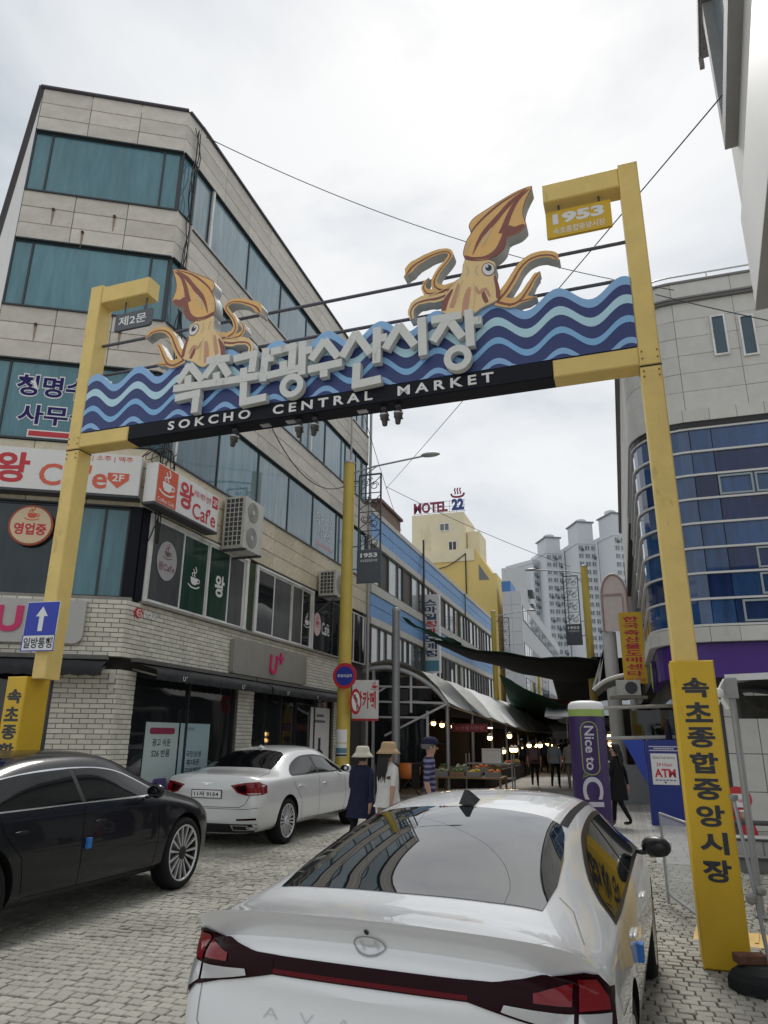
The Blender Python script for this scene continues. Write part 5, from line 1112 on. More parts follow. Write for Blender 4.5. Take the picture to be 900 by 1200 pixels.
# grey office with ribbon windows
of = thing('grey_office', 'pale grey tiled office with ribbon windows beside the ochre building', 'building', (-9, 70, 0)); TO = Matrix.Translation((9, -70, 0))
tile_g = brick_ground('grey_tile', (0.44, 0.45, 0.46), (0.40, 0.41, 0.42), (0.28, 0.28, 0.29), .8, .5, .5)
pa = at(590, 735, Y=66.0); X0 = pa.x
q = MB(TO); q.box((X0, 66, 0), (X0 + 1.7, 110, 14.8)); q.build('wall', mat('pale_tile', (0.46, 0.47, 0.48), .6, var=.05, scale=.5), of)
F = TO @ mframe((X0 + 1.7, 0, 0), (0, 1, 0), (1, 0, 0))
for (z0, z1) in ((12.2, 13.6), (8.8, 10.2), (5.6, 7.0)):
    for k in range(12):
        q = MB(F); q.box((67 + k * 3.5, z0, 0), (70.3 + k * 3.5, z1, .04)); o = q.build('window', fr_d, of)
        for e_ in range(2): q = MB(F); q.box((67.1 + k * 3.5 + e_ * 1.6, z0 + .1, .04), (68.6 + k * 3.5 + e_ * 1.6, z1 - .1, .055)); q.build('pane', dkw, o)
F = TO @ mframe((0, 66, 0), (1, 0, 0), (0, -1, 0))
for i in range(2):
    for j in range(12): panel(F, X0 + i * .85, X0 + .85 + i * .85, j * 1.23, 1.23 + j * 1.23, .03, mat('office_tile', (0.47, 0.48, 0.49), .5, rand=.04), of, 'wall_tile', .05, .02)
q = MB(TO); q.box((X0 - .1, 66.5, 14.8), (X0 + .75, 70, 15.9)); q.build('blue_roof_sheet', mat('roof_blue', (0.06, 0.17, 0.42), .5), of)
of2 = thing('white_block', 'plain white block with dark side bays behind the grey office', 'building', (-4, 150, 0))
pb_ = at(604, 665, Y=150.0); q = MB(); q.box((pb_.x + 4 - 3, 0, 0), (pb_.x + 4 + 2.2, 8, pb_.z)); q.build('wall', mat('white_block_m', (0.50, 0.52, 0.53), .8, var=.04, scale=.2), of2)
q = MB()
for k in range(8): q.box((pb_.x + 4 + 2.21, 1, pb_.z - 6 - k * 3.0), (pb_.x + 4 + 3.2, 5, pb_.z - 4.8 - k * 3.0))
q.build('balcony', fr_d, of2)
# apartment towers: pale greys with the distance haze put into the colours
apt_m = mat('apartment_wall', (0.56, 0.59, 0.62), .8, var=.03, scale=.1); apt_s = mat('apartment_lift_wall', (0.56, 0.59, 0.62), .8); apt_w = glass('apartment_window', (0.16, 0.20, 0.22), .15, .4, .2, .2); apt_f = mat('apartment_frame', (0.66, 0.68, 0.70), .6); apt_ac = mat('apartment_recess', (0.10, 0.11, 0.12), .7)  # lift towers and tanks have the same grey as the walls
def tower(label, xl, xr, ytop, D, bays, pent=None):
    a = at(xl, ytop, Y=D); b = at(xr, ytop, Y=D + 6); z1 = a.z; t = thing('apartment_tower', label, 'apartment tower', (a.x, D, 0), group='apartment towers beyond the market')
    w_ = b.x - a.x; ang = math.atan2(6, w_); L_ = math.hypot(w_, 6)
    F = mframe((0, 0, 0), (math.cos(ang), math.sin(ang), 0), (math.sin(ang), -math.cos(ang), 0))
    q = MB(F); q.box((0, 0, -14), (L_, z1, 0)); q.build('wall', apt_m, t)
    q = MB(F); q.box((-.3, z1 - 1.0, -14.2), (L_ + .3, z1 + .4, .25)); q.build('parapet', apt_m, t)
    wq, fq, rq = MB(F), MB(F), MB(F); n_ = int((z1 - 14) / 2.85); bw = L_ / bays; r6 = random.Random(int(xl))
    for i in range(bays):
        fin = i % 3 == 2
        if fin: fq.box((i * bw + bw * .80, 0, 0), (i * bw + bw * 1.02, z1 + .2, 1.1))
        for k in range(n_):
            z = z1 - 3.3 - k * 2.85; x0 = i * bw + bw * .10; x1 = i * bw + bw * (.74 if fin else .9)
            fq.box((x0, z, 0), (x1, z + 1.75, .20)); xm = x0 + (x1 - x0) * .56
            wq.box((x0 + .12, z + .12, .2), (xm - .08, z + 1.63, .24)); wq.box((xm + .08, z + .12, .2), (x1 - .12, z + 1.63, .24))
            if r6.random() < .34: rq.box((xm, z - .25, .2), (xm + .8, z + .55, .75))
    fq.build('window_surround', apt_f, t, kind='stuff'); wq.build('window', apt_w, t, kind='stuff'); rq.build('balcony_unit', apt_ac, t, kind='stuff')
    if pent:
        x0, x1, h_ = pent; q = MB(F); q.box((x0 * L_, z1, -9), (x1 * L_, z1 + h_, -.3)); pe = q.build('lift_tower', apt_s, t)
        q = MB(F); q.box((x0 * L_ - .5, z1 + h_ - .1, -9.5), (x1 * L_ + .5, z1 + h_ + .35, .2)); q.build('lift_roof', mat('apartment_roof', (0.20, 0.21, 0.22), .7), pe)
        q = MB(F @ Matrix.Translation((x1 * L_ - 2.2, z1 + h_ + .35, -5)) @ Matrix.Rotation(R(-90), 4, 'X')); q.lathe([(2.0, 0), (2.0, 1.7), (1.2, 2.1), (0, 2.2)], 16); q.build('water_tank', apt_s, pe)
tower('leftmost and lowest pale grey apartment tower', 624, 641, 657, 262, 3)
tower('pale grey apartment tower with the lower lift tower', 639, 679, 645, 258, 6, (.04, .45, 5.0))
tower('tall pale grey apartment tower with the higher lift tower', 676, 720, 634, 250, 6, (.04, .45, 7.0))
tower('rightmost pale grey apartment tower beside the rounded building', 718, 752, 624, 244, 5, (.04, .45, 7.0))

# ================================================================== MARKET: canopy, nets, stalls
canvas = mat('canopy_canvas', (0.56, 0.56, 0.54), .75, var=.15, scale=1.0, dirt=(.22, .22, .20), dirt_scale=1.0, dirt_lo=.5, dirt_hi=.8); canvas2 = mat('canopy_pale', (0.74, 0.74, 0.72), .7, var=.1, scale=1.0, dirt=(.35, .34, .32), dirt_scale=1.0, dirt_lo=.55, dirt_hi=.85)
wood_d = mat('stall_dark', (0.035, 0.03, 0.028), .8, var=.3)  # dark brown boards, with the covered market's shade put into the colour
cn = thing('market_canopy', 'arched steel and canvas market canopy along the left side of the street', 'canopy', (-6.5, 22.5, 0)); TC = Matrix.Translation((6.5, -22.5, 0))
GF_ = TC @ mframe((0, 22.5, 0), (1, 0, 0), (0, -1, 0))
arcp = smooth_poly([(-8.4, 3.66), (-7.7, 3.84), (-7.1, 3.87), (-6.5, 3.72), (-5.9, 3.42), (-5.45, 3.06), (-5.15, 2.70)], 4, False)
q = MB(GF_); q.tube([(x, z, 0) for x, z in arcp], .075, 8)
for (a, b) in (((-7.62, 0), (-7.62, 3.82)), ((-5.82, 0), (-5.82, 2.5)), ((-6.88, 2.32), (-6.88, 3.78)), ((-6.35, 2.45), (-6.35, 3.6))): q.bar((*a, -.02), (*b, -.02), .07, .07)
for (a, b) in (((-7.62, 3.28), (-5.62, 3.22)), ((-7.62, 2.80), (-5.25, 2.74)), ((-7.62, 2.32), (-5.82, 2.30)), ((-8.4, 3.05), (-7.62, 3.05)), ((-8.4, 2.32), (-7.62, 2.32)), ((-7.62, 3.0), (-7.2, 3.25))): q.bar((*a, -.02), (*b, -.02), .06, .06)
q.bar((-7.2, 1.75, .05), (-5.15, 2.72, .05), .06, .08)
q.build('frame', mat('frame_grey', (0.58, 0.59, 0.60), .5, .2), cn)
q = MB(GF_)
for (x0, x1, z0, z1) in ((-7.55, -6.93, 2.84, 3.2), (-6.82, -5.7, 2.84, 3.18), (-7.55, -6.93, 2.38, 2.75), (-6.82, -5.6, 2.38, 2.7), (-7.55, -6.93, 3.33, 3.74), (-6.82, -6.2, 3.33, 3.55), (-7.56, -5.86, .9, 2.26)): q.box((x0, z0, -.04), (x1, z1, -.03))
q.build('glazing', shopglass, cn)
ez = lambda y: 2.72 - .55 * min(1, (y - 22.5) / 18)
q = MB(TC); ys = [22.4 + i * .9 for i in range(42)]; prof = [(-8.4, 3.7), (-7.7, 3.9), (-7.1, 3.93), (-6.5, 3.78), (-5.9, 3.48), (-5.42, 3.1), (-5.08, 2.74)]
for k in range(9):
    y0 = 22.35 + k * 3.9; y1 = y0 + 3.86; n_ = 12; vs = []; q = MB(TC)
    for i in range(n_ + 1):
        y = y0 + (y1 - y0) * i / n_; f = math.sin(math.pi * i / n_); dz = ez(y) - 2.72
        for j, (x, z) in enumerate(prof): vs.append((x + (.12 if j == 6 else 0) * f, y, z + dz * j / 6 + (.22 * (1 - f) - .16 * f) * math.sin(math.pi * j / 6) + (.0 if j < 6 else -.10 * f)))
    m_ = len(prof); fs = [(i * m_ + j, i * m_ + j + 1, (i + 1) * m_ + j + 1, (i + 1) * m_ + j) for i in range(n_) for j in range(m_ - 1)]
    q.add(vs, fs, True); q.build('canvas_cover', canvas if k in (0, 1, 4) else canvas2, cn)
q = MB(TC)
q.tube([(-5.12, 22.4 + i, ez(22.4 + i) - .05) for i in range(36)], .05, 6)
for k in range(9):
    y = 22.6 + k * 4.0; q.tube([(-5.2, y, 0), (-5.2, y, ez(y))], .06, 8); q.tube([(-7.6, y, 0), (-7.6, y, 3.6)], .05, 8); q.bar((-7.6, y, 3.0), (-5.2, y, ez(y) - .05), .05, .06)
q.build('post', steel, cn)
q = MB(TC)
for k in range(9): q.box((-5.17, 22.9 + k * 3.9, ez(23 + k * 3.9) - .36), (-5.13, 26.2 + k * 3.9, ez(26 + k * 3.9) - .02))
q.build('valance', wood_d, cn)
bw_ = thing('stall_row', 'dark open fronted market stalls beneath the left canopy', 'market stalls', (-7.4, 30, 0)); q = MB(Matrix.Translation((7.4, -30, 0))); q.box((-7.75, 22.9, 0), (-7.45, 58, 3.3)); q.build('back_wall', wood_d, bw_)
for k in range(8): q = MB(Matrix.Translation((7.4, -30, 0))); q.box((-7.44, 26.4 + k * 4, 0), (-5.3, 26.5 + k * 4, 2.2)); q.build('partition', mat('stall_brown', (0.05, 0.04, 0.035), .8), bw_)
r8 = random.Random(5)
for k in range(14):
    q = MB(Matrix.Translation((7.4, -30, 0))); y = 23.2 + k * 2.2; z = r8.uniform(.9, 1.9); q.box((-7.44, y, z), (-7.0, y + r8.uniform(.5, 1.6), z + r8.uniform(.2, .5))); q.build('goods', mat('goods_%d' % (k % 5), [(.25, .24, .22), (.30, .07, .06), (.10, .16, .22), (.32, .26, .12), (.40, .39, .36)][k % 5], .6), bw_)
c = at(545, 853, Y=24.0); t = thing('stall_banner', 'small dark red banner with pale print above the fruit stall', 'banner', (c.x, 24.0, c.z)); q = MB(); q.box((-.45, 0, -.13), (.75, .02, .13)); q.build('cloth', mat('banner_red', (0.20, 0.02, 0.03), .6), t)
text('print', '농산물직판장', mat('banner_pink', (.5, .2, .2), .5), mframe((.15, -.004, 0), (1, 0, 0), (0, -1, 0)), .95, .13, t)
# nets across the street
net_k = mat('black_net', (0.010, 0.011, 0.011), .9, var=.2); net_g = mat('green_net', (0.015, 0.055, 0.032), .85, var=.25)
def net(name, label, P, m, nu=24, nv=10, sag=.25, seed=1, edge=None):
    "a sheet hung between four corner points (front left, front right, back right, back left)"
    r7 = random.Random(seed); fl, fr_, br_, blk = [Vector(p) for p in P]; c = (fl + fr_ + br_ + blk) / 4; vs = []
    for i in range(nu + 1):
        for j in range(nv + 1):
            u, v = i / nu, j / nv; p = fl.lerp(fr_, u).lerp(blk.lerp(br_, u), v)
            p = p - Vector((0, 0, sag * 4 * u * (1 - u) + .5 * sag * math.sin(math.pi * v) * (1 + .3 * math.sin(u * 9)))) + Vector((0, .05 * math.sin(u * 21 + v * 3), .035 * math.sin(u * 17 + v * 5) + r7.uniform(-.012, .012)))
            vs.append(p - c)
    q = MB(); fs = [(i * (nv + 1) + j, (i + 1) * (nv + 1) + j, (i + 1) * (nv + 1) + j + 1, i * (nv + 1) + j + 1) for i in range(nu) for j in range(nv)]
    q.add(vs, fs, True); t = thing(name, label, 'shade net', c, group='shade nets over the market street'); o = q.build('sheet', m, t)
    sm = o.modifiers.new('s', 'SOLIDIFY'); sm.thickness = .012
    if edge:
        q = MB(); q.tube([vs[i * (nv + 1)] for i in range(nu + 1)], .02, 5, cap=False); q.build('hem', edge, t)
    return t
net('shade_net', 'black shade net stretched across the street below the vertical sign', [at(500, 748, Y=25.0), at(700, 771, Y=27), at(700, 803, Y=34), at(555, 770, Y=29)], net_k, sag=.22, seed=2, edge=net_g)
net('shade_net', 'black shade net sagging between the right lamp post and the rounded building', [at(640, 770, Y=29), at(775, 765, Y=29.5), at(770, 815, Y=33), at(655, 822, Y=36)], net_k, sag=.1, seed=3)
net('shade_net', 'green shade net edge hung above the canvas covers', [at(470, 722, Y=22.5), at(540, 752, Y=25.3), at(545, 762, Y=27), at(475, 726, Y=23.2)], net_g, sag=.08, seed=4)
net('shade_net', 'dark green shade net low over the middle of the street', [at(585, 790, Y=38), at(700, 838, Y=40), at(700, 850, Y=47), at(600, 828, Y=50)], net_g, sag=.2, seed=5)
net('shade_net', 'farther black shade net behind the green one', [at(600, 828, Y=48), at(715, 838, Y=48), at(715, 858, Y=62), at(622, 852, Y=62)], net_k, sag=.15, seed=6)
net('shade_net', 'small red cloth stretched behind the purple column', [at(634, 816, Y=44), at(690, 822, Y=44), at(690, 833, Y=46), at(638, 833, Y=46)], mat('red_cloth', (0.42, 0.02, 0.025), .7), sag=.03, seed=7)
# the far end of the covered street: shop fronts on both sides
fe = thing('market_hall', 'dark block standing in for the shaded market passage closing the end of the street', 'market hall', (-3, 60, 0)); q = MB(); q.box((-6, 6, 0), (4.6, 30, 3.6)); q.build('shade_block', wood_d, fe)  # solid block; its near-black colour stands in for the passage's shade
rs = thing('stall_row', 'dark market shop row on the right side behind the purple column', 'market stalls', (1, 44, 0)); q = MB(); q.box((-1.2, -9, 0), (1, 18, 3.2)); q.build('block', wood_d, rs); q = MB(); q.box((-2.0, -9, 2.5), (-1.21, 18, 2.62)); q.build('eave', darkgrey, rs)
for k in range(5):
    q = MB(); q.box((-1.26, -8 + k * 4, 1.2), (-1.205, -6 + k * 4, 2.0)); q.build('shop_sign', mat('goods_%d' % k, (.3, .3, .3), .6), rs)
# bulbs
bulb_m = mat('bulb_glow', (1, .82, .5), .3, emit=(1.0, .62, .24), estr=6.0); shade_m = mat('bulb_shade', (0.60, 0.52, 0.38), .4)
def bulb(x, y, Y, label, s=1.0, cord=.5):
    c = at(x, y, Y=Y); t = thing('hanging_bulb', label, 'lamp', c, group='lit bulbs under the market canopies')
    q = MB(); q.lathe([(.0, -.09 * s), (.055 * s, -.07 * s), (.075 * s, -.02 * s), (.06 * s, .03 * s), (.03 * s, .06 * s)], 12); q.build('glass', bulb_m, t)
    q = MB(); q.lathe([(.10 * s, .02 * s), (.05 * s, .08 * s), (.02 * s, .11 * s), (0, .11 * s)], 12); q.build('shade', shade_m, t)
    q = MB(); q.tube([(0, 0, .1 * s), (0, 0, .1 * s + cord)], .007, 4); q.build('cord', cable, t)
for i, (x, y, Y, s_) in enumerate(((494, 844, 24.0, .9), (508, 847, 24.0, 1.1), (518, 849, 24.2, 1.1), (531, 851, 25, 1.0), (540, 852, 25.2, 1.0), (548.5, 852.5, 25.4, 1.0))):
    bulb(x, y, Y, ('first', 'second', 'third', 'fourth', 'fifth', 'sixth')[i] + ' lit bulb from the left above the fruit stall', s_)
for i, (x, y, Y) in enumerate(((604, 878, 33), (620, 873, 38), (627, 873, 38), (633, 873, 38), (715, 862, 30), (716, 871, 30), (600, 878, 33))): bulb(x, y, Y, ('bulb glowing low at the left of the dark passage', 'left bulb of the bright row in the dark passage', 'middle bulb of the bright row in the dark passage', 'right bulb of the bright row in the dark passage', 'upper bulb right of the purple column', 'lower bulb right of the purple column', 'leftmost low bulb in the dark passage')[i], 1.5, .3)
t = thing('tube_light', 'lit fluorescent tube under the canvas canopy', 'lamp', at(567, 853, Y=27)); q = MB(); q.tube([(-.3, -.3, 0), (.25, .3, 0)], .025, 6); q.build('tube', mat('tube_glow', (1, .9, .75), .4, emit=(1, .85, .62), estr=3), t); q = MB(); q.bar((-.32, -.32, .04), (.27, .32, .04), .06, .03); q.build('fitting', steel, t)
# fruit crates
crate_m = mat('crate_wood', (0.24, 0.15, 0.08), .7, var=.2); crate_g = mat('crate_grey', (0.22, 0.22, 0.21), .6)
fr_cols = [('orange', (0.70, 0.22, 0.03)), ('green', (0.10, 0.20, 0.04)), ('pale', (0.42, 0.42, 0.28)), ('red', (0.42, 0.05, 0.04)), ('yellow', (0.62, 0.42, 0.05))]
tb = thing('stall_table', 'low dark table carrying the fruit crates', 'table', (-4.6, 22.7, 0)); q = MB(); q.box((-.9, -.6, .55), (1.1, .6, .6)); q.build('top', crate_m, tb)
for (x, y) in ((-.85, -.55), (1.05, -.55), (-.85, .55), (1.05, .55)): q = MB(); q.box((x - .03, y - .03, 0), (x + .03, y + .03, .549)); q.build('leg', crate_m, tb)
crname = {0: 'oranges', 1: 'green leaves', 2: 'pale fruit', 3: 'red fruit', 4: 'yellow fruit'}
lab_done = {}
def crate(x, y, z, ci, lab):
    nm, col_ = fr_cols[ci]; t = thing('fruit_crate', lab, 'crate', (x, y, z), group='crates on the fruit stall')
    q = MB()
    for (a, b) in (((-.22, -.16), (.22, -.14)), ((-.22, .14), (.22, .16)), ((-.22, -.14), (-.2, .14)), ((.2, -.14), (.22, .14))): q.box((*a, 0), (*b, .14))
    q.box((-.2, -.14, 0), (.2, .14, .02)); q.build('box', crate_m if ci % 2 else crate_g, t)
    q = MB()
    for i in range(26):
        fx, fy, fz = rnd.uniform(-.17, .17), rnd.uniform(-.11, .11), rnd.uniform(.07, .19); r_ = rnd.uniform(.035, .05); q.lathe([(0, -r_), (r_ * .8, -r_ * .6), (r_, 0), (r_ * .8, r_ * .6), (0, r_)], 6, (fx, fy, fz))
    q.build('fruit', mat('fruit_' + nm, col_, .5, var=.2, scale=20), t, kind='stuff')
pl = [('front left', -5.35, 22.35), ('front middle', -4.85, 22.35), ('front right', -4.35, 22.35), ('back left', -5.3, 22.8), ('back middle', -4.8, 22.8), ('back right', -4.2, 22.8), ('far right end', -3.8, 22.45)]
for i, (n_, x, y) in enumerate(pl): ci = (2, 1, 4, 1, 2, 0, 0)[i]; crate(x, y, .6 + (.12 if 'back' in n_ else 0), ci, f'crate of {crname[ci]} at the {n_} of the fruit stall')
t = thing('orange_tub', 'round orange tub behind a dark folding stand', 'tub', at(480, 905, Y=21.5)); t.location.z = .55; q = MB(); q.lathe([(0, 0), (.26, 0), (.32, .12), (.33, .42), (.30, .42), (.29, .1), (0, .06)], 18); q.build('tub', mat('tub_orange', (.58, .16, .03), .45), t); q = MB(); q.bar((-.4, -.1, -.5), (.4, -.1, .42), .04, .04); q.bar((.4, -.14, -.5), (-.4, -.14, .42), .04, .04); q.build('stand', black, t)
t = thing('scale_counter', 'grey steel counter with shelves in the fruit stall', 'counter', (-4.5, 25.5, 0)); q = MB(); q.box((-.7, -.3, .85), (.9, .3, .9)); q.box((-.7, -.3, .4), (.9, .3, .43)); q.build('shelf', steel, t)
for (x, y) in ((-.68, -.28), (.86, -.28), (-.68, .28), (.86, .28)): q = MB(); q.box((x - .02, y - .02, 0), (x + .02, y + .02, 1.2)); q.build('leg', steel, t)
t = thing('white_box', 'white box standing on the steel counter', 'box', (-4.3, 25.5, .9)); q = MB(); q.bbox((-.35, -.2, 0), (.3, .2, .42), .02); q.build('body', signwhite, t); q = MB(); q.box((-.36, -.21, .425), (.31, .21, .46)); q.build('lid', white, t)

# stalls farther down the lane: crates in a row and pale canvas awnings on the right
nth = ('first', 'second', 'third', 'fourth', 'fifth', 'sixth', 'seventh', 'eighth', 'ninth', 'tenth')
for i in range(10):
    ci = (0, 3, 1, 4, 2, 3, 0, 4, 1, 2)[i]; y = 26.2 + i * 1.25
    crate(-5.0 + .12 * (i % 3), y, .55, ci, f'crate of {crname[ci]}, {nth[i]} down the long stall row under the canopy')
q = MB(); q.box((-.35, -.5, 0), (.35, 12.2, .54)); lg = thing('stall_counter', 'long dark counter carrying the row of crates under the canopy', 'counter', (-4.95, 26.0, 0)); q.build('counter', wood_d, lg)
for i, Y in enumerate((40, 45, 50.5)):
    a = at((640, 655, 668)[i], 836 + i * 6, Y=Y); t = thing('stall_awning', ('nearest', 'middle', 'farthest')[i] + ' pale canvas awning on the right of the market lane', 'awning', (a.x, Y, a.z), group='pale awnings down the lane')
    q = MB(); n_ = 10; vs = []
    for k in range(n_ + 1):
        x = 2.2 * k / n_; sg = .12 * math.sin(math.pi * (k % 5) / 5); vs += [(x, 0, .32 - sg * .5), (x, -.9, -.18 - sg)]
    q.add(vs, [(2 * k, 2 * k + 1, 2 * k + 3, 2 * k + 2) for k in range(n_)], True); o = q.build('canvas', canvas2, t); sm = o.modifiers.new('s', 'SOLIDIFY'); sm.thickness = .02
    q = MB(); q.tube([(0, -.9, -.2), (2.2, -.9, -.2)], .025, 6); q.tube([(1.1, -.85, -.2), (1.1, -.85, -a.z)], .03, 6); q.build('rail', steel, t)
for i, (x, y, Y) in enumerate(((590, 880, 31), (612, 876, 36), (641, 872, 44), (648, 873, 46), (655, 874, 46), (597, 862, 30), (574, 864, 28))): bulb(x, y, Y, ('eighth', 'ninth', 'tenth', 'eleventh', 'twelfth', 'upper thirteenth', 'upper fourteenth')[i] + ' warm bulb among the stalls deep in the lane', 1.3, .3)

# ================================================================== RIGHT SIDE STREET OBJECTS
# pink arched canopy on white posts
c0 = at(708, 740, Y=27.0); c1 = at(738, 740, Y=27.0); ctop = at(722, 673, Y=27.0)
ar = thing('arched_canopy', 'pale pink arched entrance canopy on white posts right of the street', 'canopy', ((c0.x + c1.x) / 2, 27, 0)); w_ = (c1.x - c0.x); zb, zt = c0.z, ctop.z
pinkp = mat('pink_panel', (0.88, 0.76, 0.72), .5, var=.05); whitesheet = mat('white_sheet', (0.84, 0.84, 0.84), .4, var=.05)
F = mframe((0, 0, 0), (1, 0, 0), (0, -1, 0)); n_ = 14
prof = [(-w_ / 2, zb)] + [(-w_ / 2 * math.cos(math.pi * i / n_), zt - w_ * .9 + w_ * .9 * math.sin(math.pi * i / n_)) for i in range(n_ + 1)] + [(w_ / 2, zb)]
q = MB(F); q.prism(prof, -.05, .0); q.build('gable_panel', pinkp, ar)
q = MB(F); q.tube([(x, z, .02) for x, z in prof], .04, 6); q.box((-w_ / 2, zb + 1.3, .0), (w_ * .3, zb + 1.36, .05)); q.box((w_ * .3, zb, .0), (w_ * .34, zt - .8, .05)); q.build('gable_trim', mat('rose_trim', (0.60, 0.42, 0.38), .5), ar)
q = MB(F); vs = []
for (x, z) in prof: vs += [(x * 1.02, z + .03, .03), (x * 1.02, z + .03, -5)]
q.add(vs, [(2 * i, 2 * i + 1, 2 * i + 3, 2 * i + 2) for i in range(len(prof) - 1)], True); q.build('roof_sheet', whitesheet, ar)
for x in (-w_ * .32,):
    q = MB(F); q.tube([(x, 0, -.3), (x, zb, -.3)], .24, 14); q.build('post', offwhite, ar)
q = MB(F); q.tube([(w_ * .4, 0, -.3), (w_ * .4, zb, -.3)], .12, 12); q.bar((-w_ * .9, 3.6, -.35), (-w_ * .35, zb + .4, -.35), .08, .08); q.bar((-w_ * 1.1, 3.5, -.35), (-w_ * .38, zb - .2, -.35), .08, .08); q.build('brace', offwhite, ar)
# low curved canopy & frame behind the purple column
c = at(735, 800, Y=22.0); t = thing('low_canopy', 'low curved grey metal canopy and white rails right of the purple column', 'canopy', (c.x, 22, 0)); F = mframe((0, 0, 0), (1, 0, 0), (0, -1, 0))
q = MB(F); q.tube(sp([(-.95, 3.05, 0), (-.6, 3.3, 0), (-.1, 3.45, 0), (.35, 3.45, 0)]), .06, 8); q.tube([(-.8, 2.55, 0), (1.7, 2.62, 0)], .05, 8); q.tube([(-.75, 1.72, 0), (1.2, 1.78, 0)], .05, 8); q.build('rail', offwhite, t)
q = MB(F); vs = []
for (x, z) in sp([(-.95, 3.07), (-.6, 3.33), (-.1, 3.48), (.35, 3.48)]): vs += [(x, z, .05), (x, z, -4)]
q.add(vs, [(2 * i, 2 * i + 1, 2 * i + 3, 2 * i + 2) for i in range(len(vs) // 2 - 1)], True); q.build('sheet', canvas, t)
q = MB(F); q.box((-.7, 0, -.4), (1.2, 1.02, -.3)); q.build('counter', mat('counter_grey', (.26, .27, .28), .6), t)
q = MB(F); q.box((.0, 1.06, -.45), (1.2, 2.5, -.4)); q.build('pane', shopglass, t)
# outdoor unit on a ledge
c = at(737, 806, Y=20.5); t = thing('air_conditioner', 'grey outdoor unit on a ledge left of the purple logo', 'air conditioner', c); F = mframe((0, 0, 0), (1, 0, 0), (0, -1, 0))
q = MB(F); q.bbox((-.32, -.2, -.3), (.30, .2, 0)); q.build('case', plastic, t); q = MB(F); q.prism(ellipse(.06, .0, .16, .16, 20), .001, .01); q.build('fan', darkgrey, t); q = MB(F); q.box((-.5, -.28, -.4), (.45, -.21, .06)); q.build('ledge', mat('rust_ledge', (.25, .22, .18), .7), t)
# yellow vertical sign
a = at(722, 718, Y=21.0); b = at(747, 801, Y=21.0); hh = a.z - b.z; ww = .62
t = thing('vertical_sign', 'yellow vertical sign with red Korean letters beside the rounded building', 'sign', (a.x + .05, 21, b.z)); F = mframe((0, 0, 0), (1, 0, 0), (0, -1, 0))
q = MB(F); q.box((0, 0, -.12), (ww, hh, 0)); q.build('board', mat('sign_yellow', (0.72, 0.44, 0.02), .4), t)
for i, ch in enumerate('한국축산물도매센타'): text('letter', ch, red_d, F @ Matrix.Translation((ww / 2, hh - .14 - (i + .0) * (hh - .28) / 9 - .06, .004)), .42, (hh - .28) / 9 * .82, t, bold=.03)
text('letter', '635-0700', red_d, F @ Matrix.Translation((ww / 2, .1, .004)), .5, .09, t, bold=.01)
q = MB(F); q.box((ww, hh * .25, -.08), (ww + .3, hh * .25 + .04, -.04)); q.box((ww, hh * .8, -.08), (ww + .3, hh * .8 + .04, -.04)); q.build('bracket', steel_d, t)
# purple advertising column
CUc = Vector((-.56, 12.5, 0)); t = thing('advertising_column', 'round purple column reading Nice to CU with white and green cap', 'column', CUc)
r_ = .285; q = MB(); q.lathe([(r_ * .98, 0), (r_, .03), (r_, 2.05)], 32); q.build('shaft', purple_d, t)
q = MB(); q.lathe([(r_, 2.05), (r_, 2.16)], 32); q.build('green_band', mat('lime_band', (0.33, 0.46, 0.11), .4), t)
q = MB(); q.lathe([(r_, 2.16), (r_, 2.19), (r_ * .95, 2.245), (r_ * .8, 2.28), (r_ * .5, 2.295), (0, 2.30)], 32); q.build('cap', white, t)
aim = math.atan2(-CUc.y, -CUc.x) + R(1)
def on_cyl(o, rr):
    for v in o.data.vertices:
        an = aim + v.co.x / rr; v.co = Vector((rr * math.cos(an), rr * math.sin(an), v.co.y))
    o.data.update(); return o
lav = mat('lavender_print', (0.56, 0.54, 0.62), .45); lime2 = mat('lime_line', (0.30, 0.36, 0.12), .45)
RotT = Matrix.Rotation(R(-90), 4, 'Z')
def cyl_text(tx, zc, w_, h_, m, bold, xo=0.0):
    o = text('lettering', tx, m, Matrix.Translation((xo, zc, 0)) @ RotT, w_, h_, t, bold=bold, res=6)
    bm = bmesh.new(); bm.from_mesh(o.data); bmesh.ops.triangulate(bm, faces=bm.faces)
    for k in range(14):
        x = -.25 + k * .035; bmesh.ops.bisect_plane(bm, geom=bm.verts[:] + bm.edges[:] + bm.faces[:], plane_co=(x, 0, 0), plane_no=(1, 0, 0))
    bm.to_mesh(o.data); bm.free(); return on_cyl(o, r_ + .003)
cyl_text('Nice to', 1.57, .66, .15, lav, .015, .02); cyl_text('CU', .80, .68, .32, lav, .02, .02)
bp_ = [(x + .02, z) for x, z in rrect(-.13, 1.17, .13, 1.96, .12, 8)]; q = MB(); cl = bp_ + bp_[:2]
pts = []
for (x, z) in cl: an = aim + x / r_; pts.append(((r_ + .004) * math.cos(an), (r_ + .004) * math.sin(an), z))
q.tube(pts, .009, 5, cap=False)
tail = [(-.09, 1.19), (-.13, 1.12), (-.04, 1.165)]; q.tube([((r_ + .004) * math.cos(aim + x / r_), (r_ + .004) * math.sin(aim + x / r_), z) for x, z in tail], .009, 5); q.build('bubble_outline', lime2, t)
